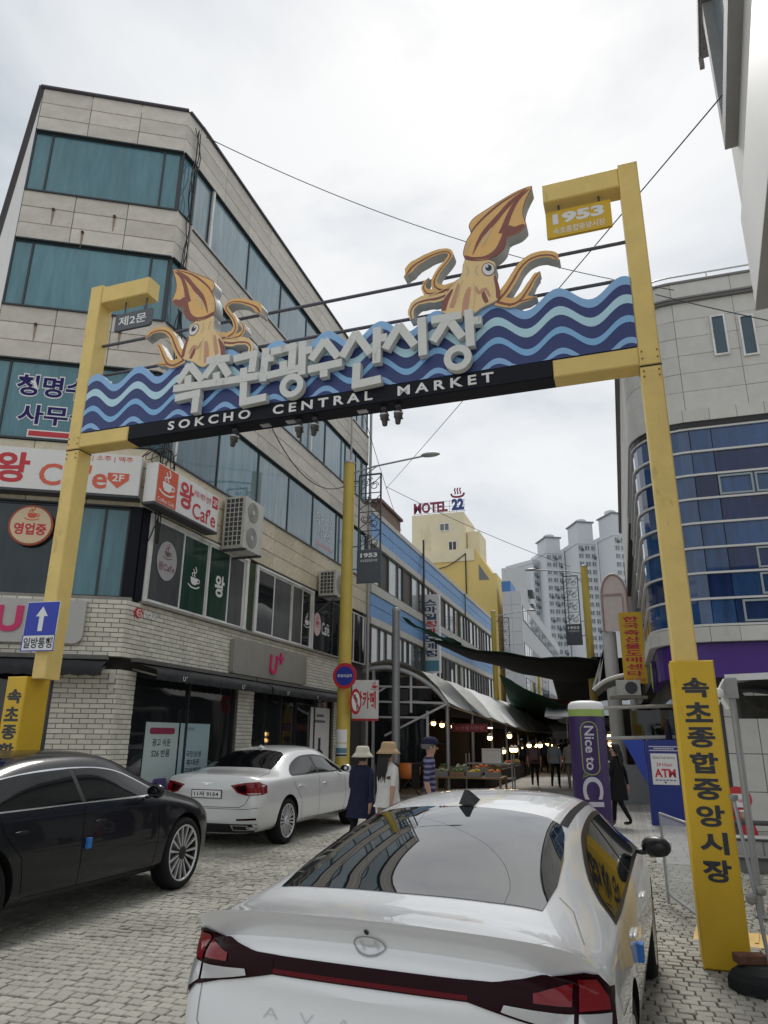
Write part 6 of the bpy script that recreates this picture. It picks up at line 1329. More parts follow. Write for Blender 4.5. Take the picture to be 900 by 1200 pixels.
# blue cash machine booth
at0 = Vector((.78, 17.0, 0)); t = thing('atm_booth', 'blue cash machine booth with a white ATM sign by the rounded building', 'cash machine', at0); blu = mat('atm_blue', (0.015, 0.035, 0.22), .35, var=.05)
F = mframe((0, 0, 0), (1, 0, 0), (0, -1, 0))
q = MB(F); q.prism([(-.38, 0), (.36, 0), (.36, 1.70), (-.30, 1.70), (-.36, 1.66)], -.5, 0); q.build('cabinet', blu, t)
q = MB(F); q.prism([(-.82, 1.69), (-.385, 1.70), (-.385, .80), (-.42, .86)], -.06, .05); q.build('side_wing', mat('atm_wing', (0.02, 0.06, 0.38), .35), t)
q = MB(F); q.box((-.28, .80, .001), (.24, 1.42, .02)); sg = q.build('sign', signwhite, t)
text('lettering', 'ATM', red_d, F @ Matrix.Translation((-.02, 1.03, .022)), .42, .17, sg, bold=.035); text('lettering', '24 Hour', red_d, F @ Matrix.Translation((-.02, 1.2, .022)), .32, .075, sg, bold=.01)
text('lettering', 'Global Cash Service', ink2, F @ Matrix.Translation((-.02, 1.34, .022)), .44, .05, sg)
q = MB(F)
for k in range(6): q.box((-.22 + k * .07, .88, .02), (-.17 + k * .07, .90, .023))
q.box((-.05, .83, .02), (-.01, .86, .023)); q.build('print', mat('print_blue', (.03, .06, .25), .5), sg)
q = MB(F); q.box((-.3, 1.55, .001), (.3, 1.57, .006)); q.box((-.3, 1.47, .001), (.3, 1.49, .006))
for k in range(9): q.box((-.2 + k * .045, 1.505, .001), (-.165 + k * .045, 1.535, .006))
q.build('stripe', lav, t)
# folded dark parasols beside the booth
t = thing('folded_parasol', 'pair of folded dark parasols standing behind the cash machine booth', 'parasol', (.95, 17.75, 0)); q = MB(); q.lathe([(.05, .6), (.13, .9), (.10, 1.5), (.03, 2.1), (0, 2.15)], 10); q.lathe([(.05, .6), (.12, .9), (.09, 1.5), (.03, 2.05), (0, 2.1)], 10, (.22, .05, 0)); q.build('cloth', mat('parasol_navy', (.02, .02, .05), .8), t); q = MB(); q.tube([(0, 0, 0), (0, 0, .9)], .02, 6); q.tube([(.22, .05, 0), (.22, .05, .9)], .02, 6); q.build('pole', steel, t)
# street stall canopy at right edge
pc = Vector((1.17, 8.86, 0)); t = thing('stall_canopy', 'grey metal stall frame with dark canopy at the right edge', 'stall', pc)
q = MB(); q.tube([(0, 0, 0), (0, 0, 2.18)], .036, 10); q.lathe([(.07, 0), (.07, .01), (.036, .03)], 10); q.build('pole', steel, t)
q = MB(); q.bbox((-.06, -.06, 2.14), (.06, .06, 2.36)); q.build('joint', steel, t)
q = MB(); q.bar((-.05, 0, 2.36), (2.5, -.35, 2.42), .06, .07); q.bar((0, 0, 2.32), (.2, 2.4, 2.36), .06, .06); q.build('rail', alum, t)
q = MB(); vs = []
for i in range(9):
    for j in range(9): u, v = i / 8, j / 8; vs.append((.02 + 2.5 * u + .2 * v, -.33 * u + 2.4 * v, 2.30 + .03 * math.sin(i * 1.7) - .12 * math.sin(math.pi * v) * math.sin(math.pi * u) + .05 * u))
q.add(vs, [(i * 9 + j, i * 9 + 9 + j, i * 9 + 10 + j, i * 9 + j + 1) for i in range(8) for j in range(8)], True); q.build('canopy', mat('stall_canvas', (.03, .035, .035), .8, var=.3), t)
q = MB(); q.box((.15, .6, 1.95), (.75, 1.0, 2.2)); q.box((.9, .3, 1.85), (1.5, .8, 2.2)); q.tube(sp([(.05, .1, 2.25), (.25, .2, 2.05), (.5, .3, 2.0), (.8, .35, 2.1)]), .025, 6); q.build('folded_cover', mat('folded_dark', (.05, .05, .045), .85, var=.4), t)
q = MB(); q.lathe([(0, .18), (.12, .16), (.14, .08), (.1, 0), (0, 0)], 12, (.55, -.05, 1.82)); q.lathe([(0, .18), (.12, .16), (.14, .08), (.1, 0), (0, 0)], 12, (.9, -.12, 1.82)); q.build('paper_bag', mat('kraft', (.5, .44, .36), .7), t)
t = thing('white_clamp', 'white clamp hanging at the stall canopy corner', 'clamp', (1.02, 8.7, 2.02)); q = MB(); q.lathe([(.02, .12), (.05, .14), (.05, .2), (.02, .22)], 10, (0, 0, 0)); q.bar((0, 0, .14), (-.06, 0, -.04), .035, .04); q.bar((0, 0, .14), (.07, 0, 0), .035, .04); q.build('body', white, t); q = MB(); q.tube([(0, 0, .2), (.08, .1, .32)], .012, 6); q.build('strap', signwhite, t)
# red and white no-parking stand
pc = at(872, 988, Z=0); t = thing('parking_cone', 'red plastic stand with round head and white notice beside the steps', 'cone', pc); redp = mat('cone_red', (.52, .03, .03), .45); F = mframe((0, 0, 0), (math.cos(YAW), math.sin(YAW), 0), (math.sin(YAW), -math.cos(YAW), 0))
s_ = 1.0; q = MB(F); q.prism([(-.24, .04), (.24, .04), (.13, .42), (-.13, .42)], -.14, .14); q.build('base', redp, t)
q = MB(F); q.box((-.3, 0, -.22), (.3, .04, .22)); q.build('foot', redp, t)
q = MB(F); q.prism(smooth_poly([(-.06, .42), (.06, .42), (.10, .5), (.22, .66), (.18, .84), (0, .92), (-.18, .84), (-.22, .66), (-.10, .5)], 3), -.04, .04); q.build('head', redp, t)
q = MB(F); q.box((-.13, .58, .041), (.14, .80, .048)); nt_ = q.build('notice', signwhite, t); text('lettering', '주차금지', redp, F @ Matrix.Translation((0, .69, .05)), .22, .06, nt_, bold=.02)
# steps / low planter at the right edge
q = MB(); q.box((0, 0, 0), (3, .45, .16)); q.box((0, .452, 0), (3, 1.2, .34)); st = thing('stone_steps', 'grey stone steps with dark edges at the right edge of the street', 'steps', (1.35, 11.6, 0)); q.build('tread', slab_m, st); q = MB(); q.box((-.005, -.03, .162), (3, .06, .19)); q.box((-.005, .44, .342), (3, .53, .37)); q.build('nosing', darkgrey, st)
t = thing('low_bench', 'dark low wooden bench slats above the stone steps', 'bench', (1.5, 13.4, 0))
for k in range(3): q = MB(); q.box((0, k * .14, .42), (2.4, k * .14 + .11, .46)); q.build('slat', mat('bench_dark', (.07, .06, .065), .6), t)
for x in (.1, 2.2): q = MB(); q.box((x, 0, 0), (x + .06, .38, .419)); q.build('leg', darkgrey, t)
t = thing('paper_cup', 'white paper cup standing on the low bench', 'cup', (1.72, 13.5, .46)); q = MB(); q.lathe([(0, 0), (.045, 0), (.06, .16), (.055, .16)], 12); q.build('cup', mat('cup_brown', (.45, .35, .27), .5), t); q = MB(); q.lathe([(.064, .15), (.064, .17), (0, .175)], 12); q.build('lid', white, t)
# clear panel stand beside the yellow post
pa_, pb_ = at(793, 965, Y=9.6), at(826, 1080, Z=0)
t = thing('clear_panel_stand', 'scratched clear panel with metal frame beside the right yellow post', 'panel', (.50, 8.2, 0)); F = mframe((0, 0, 0), (.22, -1, 0), (-1, -.22, 0)); L_ = 1.25
q = MB(F)
q.tube([(-.9, .02, 0), (-.9, .92, 0), (L_ - .9, .92, 0), (L_ - .9, .02, 0)], .016, 8); q.bar((-.9, .12, 0), (L_ - .9, .12, 0), .02, .02); q.build('frame', steel, t)
q = MB(F); q.box((-.88, .14, -.004), (L_ - .92, .90, .004)); q.build('sheet', mat('clear_sheet', (.72, .76, .78), .2, alpha=.28, var=.1), t)
# yellow rubber ramp
t = thing('kerb_ramp', 'yellow plastic kerb ramp lying behind the right yellow post', 'ramp', (.95, 7.75, 0)); q = MB(Matrix.Rotation(R(-12), 4, 'Z'))
q.add([(-.50, -.13, 0), (.75, -.13, 0), (.75, .13, 0), (-.50, .13, 0), (-.50, -.08, .015), (.75, -.08, .015), (.75, .10, .06), (-.50, .10, .06)], [(0, 1, 5, 4), (1, 2, 6, 5), (2, 3, 7, 6), (3, 0, 4, 7), (4, 5, 6, 7)]); q.build('ramp', mat('ramp_yellow', (.55, .33, .015), .5, var=.2), t)
q = MB(Matrix.Rotation(R(-12), 4, 'Z'))
for k in range(8): q.bar((-.44 + k * .15, -.07, .02), (-.44 + k * .15, .09, .061), .03, .01)
q.build('grip', mat('ramp_yellow2', (.60, .36, .01), .5), t)
# rubber base with pole and brick
bs = Vector((.80, 6.42, 0)); t = thing('weighted_pole', 'thin steel pole in a black rubber base leaning by the right yellow post', 'pole stand', bs)
q = MB(); q.lathe([(.235, 0), (.235, .07), (.20, .12), (.11, .15), (.0, .155)], 8, smooth=False, sy=.85); q.build('base', mat('rubber', (.022, .024, .025), .75, bump=.4), t)
q = MB(); q.tube([(.06, 0, .12), (.03, .06, .62), (-.02, .16, 1.25)], .014, 8); q.build('pole', steel, t); q = MB(); q.lathe([(.014, 0), (.035, .03), (.035, .05)], 8, (-.02, .16, 1.24)); q.build('cup_top', steel, t)
q = MB(); r9 = random.Random(4)
for k in range(6): q.lathe([(0, -.035), (.03, -.02), (.04, 0), (.03, .02), (0, .035)], 6, (.03 + r9.uniform(-.05, .05), .05 + r9.uniform(-.03, .03), .60 + r9.uniform(-.05, .05)))
q.build('cloth_knot', mat('rag_grey', (.30, .29, .27), .9, var=.3), t)
t = thing('loose_brick', 'reddish brown brick weighing down the rubber base', 'brick', bs + Vector((-.06, .05, .155))); q = MB(Matrix.Rotation(R(15), 4, 'Z')); q.bbox((-.11, -.05, 0), (.11, .05, .06), .008); q.build('block', mat('brick_brown', (.16, .08, .055), .85, var=.3, scale=14, bump=.4), t)

# ================================================================== PEOPLE
skin = mat('skin', (.46, .27, .19), .55); hair_m = mat('black_hair', (.012, .010, .010), .55, bump=.5, bscale=90)
def person(label, loc, rz, H_, top, legs, pose='walk', sleeves='short', group=None, coat=0.0, seed=0, shoe=None, feminine=False):
    "one continuous skinned body; local +y is forward"
    k = H_ / 1.7; r_ = random.Random(seed); s = .5 if pose == 'walk' else .12
    V = []; E = []; Rd = []; 
    def v(p, rad, par=None):
        V.append(Vector(p) * k); Rd.append((rad[0] * k, rad[1] * k) if isinstance(rad, tuple) else (rad * k, rad * k)); i = len(V) - 1
        if par is not None: E.append((par, i))
        return i
    sw = .165 if feminine else .19
    pel = v((0, 0, .93), (.145, .105)); ab = v((0, .0, 1.08), (.125, .095), pel); ch = v((0, -.005, 1.26), (.15, .105), ab); up = v((0, -.01, 1.38), (.12, .085), ch); nk = v((0, .005, 1.455), .052, up); hb = v((0, .02, 1.52), .066, nk); hm = v((0, .025, 1.585), (.080, .096), hb); ht = v((0, .015, 1.65), (.066, .082), hm)
    for sd in (-1, 1):
        f = s * sd; hip = v((sd * .09, 0, .86), .092, pel); kn = v((sd * .095, .22 * f + .03, .49), .062, hip); an = v((sd * .095, .34 * f - (.10 if sd * s < 0 else 0), .09 + (.06 if sd < 0 and s > .3 else 0)), .042, kn); he = v((sd * .095, V[an].y / k + .03, V[an].z / k - .045), .04, an); v((sd * .105, V[an].y / k + .17, V[an].z / k - .055), .032, he)
        g_ = -.45 * s * sd; sh = v((sd * sw, -.01, 1.375), .062, up); el = v((sd * (sw + .06), g_ * .35 - .03, 1.11), .044, sh); wr = v((sd * (sw + .06), g_ * .9 + .06, .88), .029, el); pm = v((sd * (sw + .055), g_ * 1.0 + .08, .80), (.034, .02), wr)
        for fi in range(4):
            a = v((sd * (sw + .05), g_ + .055 + fi * .019, .745 - (.005 if fi in (1, 2) else 0)), .0085, pm); v((sd * (sw + .04), g_ + .055 + fi * .02, .70 - (.01 if fi in (1, 2) else 0)), .007, a)
        a = v((sd * (sw + .04), g_ + .125, .79), .0095, pm); v((sd * (sw + .03), g_ + .14, .755), .008, a)
    me = bpy.data.meshes.new('body'); me.from_pydata(V, E, []); t = thing('person', label, 'person', loc, rz, group); o = link('body', me, t)
    COL.objects.unlink(o); o.modifiers.new('k', 'SKIN'); sub = o.modifiers.new('s', 'SUBSURF'); sub.levels = 1; sub.render_levels = 1
    for i, d in enumerate(me.skin_vertices[0].data): d.radius = Rd[i]; d.use_root = (i == 0)
    pr = o.parent; o.parent = None; m2 = baked(o); o.modifiers.clear(); o.data = m2; o.parent = pr; COL.objects.link(o)
    shoe = shoe or darkgrey; ms = [skin, top, legs, shoe]; m2.materials.clear(); [m2.materials.append(q_) for q_ in ms]
    elz = {'short': 1.13, 'long': .87, 'none': 1.3}[sleeves] * k
    for p in m2.polygons:
        c = p.center; p.use_smooth = True; arm = abs(c.x) > (sw + .005) * k and c.z > .66 * k and c.z < 1.34 * k and (abs(c.x) > .155 * k)
        if c.z > 1.45 * k: p.material_index = 0
        elif arm: p.material_index = 1 if c.z > elz else 0
        elif c.z > .95 * k: p.material_index = 1
        elif c.z > .11 * k: p.material_index = 2
        else: p.material_index = 3
    # face: nose, eyes, mouth, ears
    q = MB(Matrix.Scale(k, 4)); q.add([(-.014, .105, 1.56), (.014, .105, 1.56), (0, .135, 1.562), (0, .108, 1.605)], [(0, 1, 2), (0, 2, 3), (2, 1, 3)]); q.lathe([(0, -.02), (.015, -.01), (.018, .01), (0, .03)], 6, (-.088, .02, 1.58)); q.lathe([(0, -.02), (.015, -.01), (.018, .01), (0, .03)], 6, (.088, .02, 1.58)); q.build('face_relief', skin, t)
    q = MB(Matrix.Scale(k, 4)); q.lathe([(0, -.008), (.009, 0), (0, .008)], 6, (-.032, .108, 1.60)); q.lathe([(0, -.008), (.009, 0), (0, .008)], 6, (.032, .108, 1.60)); q.box((-.022, .100, 1.533), (.022, .112, 1.541)); q.build('eyes_and_mouth', hair_m, t)
    if coat:
        q = MB(Matrix.Scale(k, 4)); n_ = 18; vs = []
        for (z, rx, ry) in ((1.43, .09, .075), (1.38, .20, .11), (1.22, .20, .135), (1.05, .195, .135), (.85, .22, .16), (coat, .25, .20)):
            for j in range(n_): a = 2 * math.pi * j / n_; w2 = 1 + .05 * math.sin(j * 2.3 + z * 5) * (1.5 - z); vs.append((rx * w2 * math.cos(a), ry * w2 * math.sin(a) - .005, z))
        q.add(vs, [(i * n_ + j, (i + 1) * n_ + j, (i + 1) * n_ + (j + 1) % n_, i * n_ + (j + 1) % n_) for i in range(5) for j in range(n_)], True); q.build('garment', top, t)
    return t, k
def hair(t, k, m, long=0.0, back=True):
    q = MB(Matrix.Scale(k, 4)); n_ = 16; vs = []
    for (z, rx, ry, cy) in ((1.735, .03, .04, .005), (1.72, .065, .075, .005), (1.68, .092, .11, .0), (1.62, .1, .112, -.012), (1.56, .096, .09, -.035), (1.52, .085, .065, -.05)):
        for j in range(n_): a = 2 * math.pi * j / n_; vs.append((rx * math.cos(a), cy + ry * math.sin(a), z))
    q.add(vs, [(i * n_ + j, (i + 1) * n_ + j, (i + 1) * n_ + (j + 1) % n_, i * n_ + (j + 1) % n_) for i in range(5) for j in range(n_) if not (i >= 2 and 1 <= j <= 6)], True)
    if long: 
        for j in range(13):
            x = -.085 + .17 * j / 12; q.tube([(x, -.06, 1.64), (x * 1.15, -.105 - .02 * (1 - (x / .09) ** 2), 1.50), (x * 1.15 + .006 * math.sin(j * 5), -.13, 1.35), (x * .9 + .01 * math.sin(j * 3), -.135, long + .03 * math.sin(j * 2.2))], [.02, .02, .018, .006], 6)
    q.build('hair', m, t)
def bucket_hat(t, k, m):
    q = MB(Matrix.Scale(k, 4)); q.lathe([(.0, 1.765), (.075, 1.762), (.098, 1.745), (.110, 1.69), (.118, 1.655), (.135, 1.635), (.178, 1.585), (.176, 1.58), (.115, 1.645)], 24, (0, .005, 0), sy=1.12); q.build('bucket_hat', m, t)
cream_c = mat('cream_cotton', (.60, .57, .47), .9, bump=.2, bscale=200); tan_c = mat('tan_straw', (.48, .34, .19), .9, bump=.5, bscale=150); navy_c = mat('navy_cotton', (.022, .024, .055), .9, var=.3, scale=8, bump=1.0, bscale=11); white_c = mat('white_cotton', (.66, .65, .62), .9, var=.08, scale=6, bump=1.0, bscale=11); black_c = mat('black_cotton', (.012, .012, .013), .9)
def ground_at(x, y, Y): return at(x, y, Y=Y)
p = at(425, 874, Y=10.9); t, k = person('person in a navy overshirt and cream bucket hat walking away', (p.x, 10.9, 0), R(-8), 1.7 * p.z / 1.765, navy_c, black_c, 'walk', 'long', coat=.62, seed=1, feminine=True); hair(t, k, hair_m); bucket_hat(t, k, cream_c); t.scale = (1.06, 1.06, 1)
p = at(455, 869, Y=10.6); t, k = person('person in a white top and tan bucket hat with long dark hair', (p.x, 10.6, 0), R(-30), 1.7 * p.z / 1.765, white_c, mat('beige_cotton', (.45, .40, .33), .9), 'walk', 'short', coat=.80, seed=2, feminine=True); hair(t, k, hair_m, 1.18); bucket_hat(t, k, tan_c); t.scale = (1.04, 1.04, 1)
q = MB(Matrix.Scale(k, 4)); q.bar((.10, .08, 1.36), (.13, -.125, 1.22), .05, .03); q.bar((-.10, .08, 1.36), (-.12, -.12, 1.28), .03, .03); q.build('strap', mat('strap_maroon', (.16, .05, .06), .7), t)
def stripes():
    m = bpy.data.materials.new('striped_shirt'); m.use_nodes = True; n = m.node_tree.nodes; l = m.node_tree.links; b = n['Principled BSDF']; b.inputs['Roughness'].default_value = .9
    co = n.new('ShaderNodeTexCoord'); wv_ = n.new('ShaderNodeTexWave'); wv_.bands_direction = 'Z'; wv_.inputs['Scale'].default_value = 4.2; wv_.inputs['Distortion'].default_value = 1.5; wv_.inputs['Detail'].default_value = 2
    l.new(co.outputs['Object'], wv_.inputs['Vector']); r2 = n.new('ShaderNodeValToRGB'); r2.color_ramp.elements[0].position = .45; r2.color_ramp.elements[0].color = (.028, .024, .075, 1); r2.color_ramp.elements[1].position = .7; r2.color_ramp.elements[1].color = (.19, .18, .30, 1)
    l.new(wv_.outputs['Fac'], r2.inputs['Fac']); l.new(r2.outputs['Color'], b.inputs['Base Color']); return m
strp = stripes()
p = at(503, 863, Y=10.8); t, k = person('person in a navy striped shirt and dark cap facing right', (p.x, 10.8, 0), R(-75), 1.7 * p.z / 1.745, strp, navy_c, 'stand', 'short', seed=3); t.scale = (1.06, 1.04, 1)
q = MB(Matrix.Scale(k, 4)); n_ = 16
q.lathe([(0, 1.745), (.06, 1.735), (.095, 1.70), (.103, 1.65), (.102, 1.635)], 16, (0, .01, 0), sy=1.18); q.add([(-.085, .10, 1.645), (.085, .10, 1.645), (.06, .20, 1.63), (-.06, .20, 1.63), (-.085, .10, 1.655), (.085, .10, 1.655), (.06, .20, 1.637), (-.06, .20, 1.637)], [(3, 2, 1, 0), (4, 5, 6, 7), (2, 3, 7, 6), (1, 2, 6, 5), (3, 0, 4, 7)]); q.build('cap', navy_c, t)
q = MB(Matrix.Scale(k, 4)); q.lathe([(.101, 1.635), (.10, 1.60), (.085, 1.565)], 16, (0, -.018, 0), sy=1.05); q.build('hair', mat('grey_hair', (.16, .15, .15), .8), t)
q = MB(Matrix.Scale(k, 4)); q.box((-.06, -.26, 1.0), (.06, -.14, 1.36)); q.bar((.12, .06, 1.38), (.10, -.16, 1.36), .03, .02); q.bar((-.12, .06, 1.38), (-.10, -.16, 1.36), .03, .02); q.build('bag', black_c, t)
for i, (x, Y, H_, tp, lg, lab, rz) in enumerate(((626, 28.5, 1.62, mat('mauve_cotton', (.12, .08, .09), .9), black_c, 'person with a dark mauve backpack walking away in the passage', 5), (650, 28.0, 1.68, mat('grey_shirt', (.20, .21, .22), .9), black_c, 'person in a grey shirt and dark shorts in the passage', -5), (669, 27.0, 1.70, mat('tan_shirt', (.22, .20, .19), .9), mat('khaki', (.16, .14, .11), .9), 'person in a taupe shirt and long trousers beside the purple column', 4))):
    p = at(x, 890, Y=Y); t, k = person(lab, (p.x, Y, 0), R(rz), H_, tp, lg, 'walk', 'short', group='people walking in the market passage', seed=i + 5, coat=.86 if i != 2 else .9); hair(t, k, hair_m)
    if i == 0: q = MB(Matrix.Scale(k, 4)); q.bbox((-.14, -.30, 1.0), (.14, -.13, 1.4), .03); q.build('backpack', mat('mauve_pack', (.16, .10, .11), .8), t)
for i, (x, Y) in enumerate(((638, 40), (659, 41), (645, 47), (664, 50), (612, 36))):
    p = at(x, 890, Y=Y); t, k = person(('dark dressed person far behind the grey shirt', 'dark dressed person far back near the column', 'tiny dark figure deep in the passage', 'tiny figure farthest down the passage', 'dark figure by the stalls on the left of the passage')[i], (p.x, Y, 0), R(rnd.uniform(-20, 20)), 1.66, black_c if i % 2 else navy_c, black_c, 'walk', 'long', group='people walking in the market passage', seed=i + 20); hair(t, k, hair_m)
p = at(722, 900, Y=16.4); t, k = person('person in black long clothes and dark hair right of the purple column', (p.x, 16.4, 0), R(70), 1.60, black_c, black_c, 'walk', 'long', coat=.55, seed=9, feminine=True); hair(t, k, hair_m, 1.25)
t2 = thing('paper_cup', 'small pale paper cup in the hand of the person in black', 'cup', p); t2.location = (p.x - .22, 16.30, 1.02); q = MB(); q.lathe([(0, 0), (.03, 0), (.04, .1), (.036, .1)], 10); q.build('cup', white, t2); q = MB(); q.lathe([(.042, .095), (.042, .108), (0, .112)], 10); q.build('lid', signwhite, t2)

# ================================================================== CARS
paint_white = mat('car_white', (0.84, 0.845, 0.85), .35, coat=1.0, coatr=.02, var=.015); paint_silver = mat('car_silver', (0.70, 0.71, 0.71), .32, .12, coat=1.0, coatr=.03); paint_black = mat('car_black', (0.005, 0.006, 0.009), .3, spec=.2, coat=.55, coatr=.03)
car_glass = mat('car_glass', (0.004, 0.005, 0.006), .04, spec=.35); rear_glass = mat('car_rear_glass', (0.006, 0.007, 0.008), .02, spec=.8, coat=.6, coatr=.01); rear_glass.node_tree.nodes['Principled BSDF'].inputs['IOR'].default_value = 1.75; rear_glass.node_tree.nodes['Principled BSDF'].inputs['Coat IOR'].default_value = 1.8; trim_k = mat('car_trim_black', (0.012, 0.012, 0.013), .35); well_k = mat('wheel_well', (0.008, 0.008, 0.008), .9); tyre_m = mat('tyre', (0.015, 0.015, 0.016), .8, bump=.2, bscale=60); rim_m = mat('alloy', (0.66, 0.66, 0.67), .3, .6); rim_d = mat('alloy_dark', (0.008, 0.008, 0.009), .5, .0); chrome = mat('chrome', (0.70, 0.71, 0.72), .15, .9)
lamp_red = mat('lamp_red', (0.20, 0.004, 0.009), .12, spec=.3, coat=.35); lamp_dark = mat('lamp_dark_red', (0.016, 0.001, 0.003), .2, spec=.12); lamp_clear = mat('lamp_clear', (0.55, 0.55, 0.56), .1, .3, coat=1.0); seam_m = mat('seam', (0.05, 0.05, 0.052), .8)
seam_w = mat('seam_grey', (0.33, 0.335, 0.34), .7)
def inpoly(x, y, P):
    c = False; n = len(P)
    for i in range(n):
        a, b = P[i], P[i - 1]
        if (a[1] > y) != (b[1] > y) and x < (b[0] - a[0]) * (y - a[1]) / (b[1] - a[1]) + a[0]: c = not c
    return c
class Car:
    def __init__(s, name, label, rings, creases, paint, wheels, wr, loc, rz, scl, sub=2, wx=.80):
        s.t = thing(name, label, 'car', loc, rz); s.t.scale = scl; s.paint = paint
        V = []; F = []; n = 18
        for rg in rings:
            h = [Vector(p) for p in rg]; V += h + [Vector((-p.x, p.y, p.z)) for p in h[8:0:-1]]
        for i in range(len(rings) - 1):
            for j in range(n): F.append((i * n + j, i * n + (j + 1) % n, (i + 1) * n + (j + 1) % n, (i + 1) * n + j))
        # caps as strips between mirrored points
        for base, flip in ((0, True), ((len(rings) - 1) * n, False)):
            for j in range(0, 9):
                a, b = j, j + 1; c, d = (18 - b) % 18, (18 - a) % 18
                f = [base + a, base + b, base + c, base + d]; f = list(dict.fromkeys(f))
                if len(f) >= 3: F.append(tuple(f if not flip else f[::-1]))
        me = bpy.data.meshes.new('body'); me.from_pydata(V, [], F); me.validate(); bm = bmesh.new(); bm.from_mesh(me); bmesh.ops.recalc_face_normals(bm, faces=bm.faces)
        cl = bm.edges.layers.float.new('crease_edge'); bm.verts.ensure_lookup_table()
        for (i0, j0, i1, j1, wgt) in creases:
            for sgn in (0, 1):
                a = i0 * n + (j0 if not sgn else (18 - j0) % 18); b = i1 * n + (j1 if not sgn else (18 - j1) % 18)
                e = bm.edges.get((bm.verts[a], bm.verts[b]))
                if e: e[cl] = wgt
        bm.to_mesh(me); bm.free()
        me.materials.append(paint); me.materials.append(well_k)
        o = bpy.data.objects.new('body', me); sb = o.modifiers.new('s', 'SUBSURF'); sb.levels = sub; sb.render_levels = sub
        full = baked(o); o.modifiers.clear(); o.data = full
        bm = bmesh.new(); bm.from_mesh(full); s.bvh = BVHTree.FromBMesh(bm); bm.free()
        cut = []
        for y in wheels:
            for sd in (-1, 1):
                q = MB(); k = 40; R1 = wr + .045
                vs = [(sd * .52, y + R1 * math.cos(2 * math.pi * i / k), wr + R1 * math.sin(2 * math.pi * i / k)) for i in range(k)] + [(sd * 1.2, y + R1 * math.cos(2 * math.pi * i / k), wr + R1 * math.sin(2 * math.pi * i / k)) for i in range(k)]
                fs = [(i, (i + 1) % k, k + (i + 1) % k, k + i) for i in range(k)] + [tuple(range(k - 1, -1, -1)), tuple(range(k, 2 * k))]
                q.add(vs, fs); cm = q.mesh('cut', well_k); b2 = bmesh.new(); b2.from_mesh(cm); bmesh.ops.recalc_face_normals(b2, faces=b2.faces); b2.to_mesh(cm); b2.free()
                co = bpy.data.objects.new('cut', cm); cut.append(co)
                m = o.modifiers.new('b', 'BOOLEAN'); m.object = co; m.solver = 'EXACT'; m.operation = 'DIFFERENCE'; m.material_mode = 'TRANSFER'
        res = baked(o, cut); o.modifiers.clear(); o.data = res
        for p in res.polygons: p.use_smooth = True
        res.set_sharp_from_angle(angle=R(32))
        for co in cut: bpy.data.objects.remove(co)
        o.parent = s.t; COL.objects.link(o)
        s.body = o; s.wr = wr; s.wheels = wheels; s.wx = wx
    def cast(s, d, u, v):
        if d == 'side': a, dr = Vector((3, u, v)), Vector((-1, 0, 0))
        elif d == 'sidel': a, dr = Vector((-3, u, v)), Vector((1, 0, 0))
        elif d == 'top': a, dr = Vector((u, v, 4)), Vector((0, 0, -1))
        elif d == 'rear': a, dr = Vector((u, -3, v)), Vector((0, 1, 0))
        elif d == 'front': a, dr = Vector((u, 8, v)), Vector((0, -1, 0))
        p, nrm, i, _ = s.bvh.ray_cast(a, dr)
        if p is None: return None
        if nrm.dot(dr) > 0: nrm = -nrm
        return p, nrm
    def decal(s, name, poly, d, m, off=.003, step=.05, parent=None, both=False, thick=0.0, **k):
        outs = []
        for sgn in ((1, -1) if both else (1,)):
            P = poly; dd = d
            if sgn < 0:
                if d == 'side': dd = 'sidel'
                else: P = [(-x, y) for x, y in poly][::-1]
            # densify the outline
            O = []
            for i in range(len(P)):
                a, b = Vector(P[i]), Vector(P[(i + 1) % len(P)]); n = max(1, int((b - a).length / step))
                O += [a.lerp(b, j / n) for j in range(n)]
            n = len(O); ar = sum(O[i].x * O[(i + 1) % n].y - O[(i + 1) % n].x * O[i].y for i in range(n))
            if ar < 0: O = O[::-1]
            xs = [p.x for p in O]; ys = [p.y for p in O]; G = []
            x = min(xs) + step / 2
            while x < max(xs):
                y = min(ys) + step / 2
                while y < max(ys):
                    if inpoly(x, y, O) and min((Vector((x, y)) - q).length for q in O) > step * .45: G.append(Vector((x, y)))
                    y += step
                x += step
            r_ = delaunay_2d_cdt(O + G, [], [list(range(n))], 1, 1e-5); vs = []; ok = []
            for p in r_[0]:
                h = s.cast(dd, p.x, p.y); ok.append(h is not None); vs.append(h[0] + h[1] * off if h else Vector((0, 0, 0)))
            fs = [tuple(f) for f in r_[2] if all(ok[i] for i in f)]
            fs = [f for f in fs if max((vs[f[a]] - vs[f[a - 1]]).length for a in range(len(f))) < step * 6 + .12]
            q = MB(); q.add(vs, fs, True); o = q.build(name, m, parent or s.t, **k); bm = bmesh.new(); bm.from_mesh(o.data); bmesh.ops.recalc_face_normals(bm, faces=bm.faces)
            ref = {'side': Vector((1, 0, 0)), 'sidel': Vector((-1, 0, 0)), 'top': Vector((0, 0, 1)), 'rear': Vector((0, -1, 0)), 'front': Vector((0, 1, 0))}[dd]
            if sum((f.normal.dot(ref)) * f.calc_area() for f in bm.faces) < 0: bmesh.ops.reverse_faces(bm, faces=bm.faces)
            bm.to_mesh(o.data); bm.free(); outs.append(o)
            if thick: md = o.modifiers.new('t', 'SOLIDIFY'); md.thickness = thick; md.offset = 1
        return outs if both else outs[0]
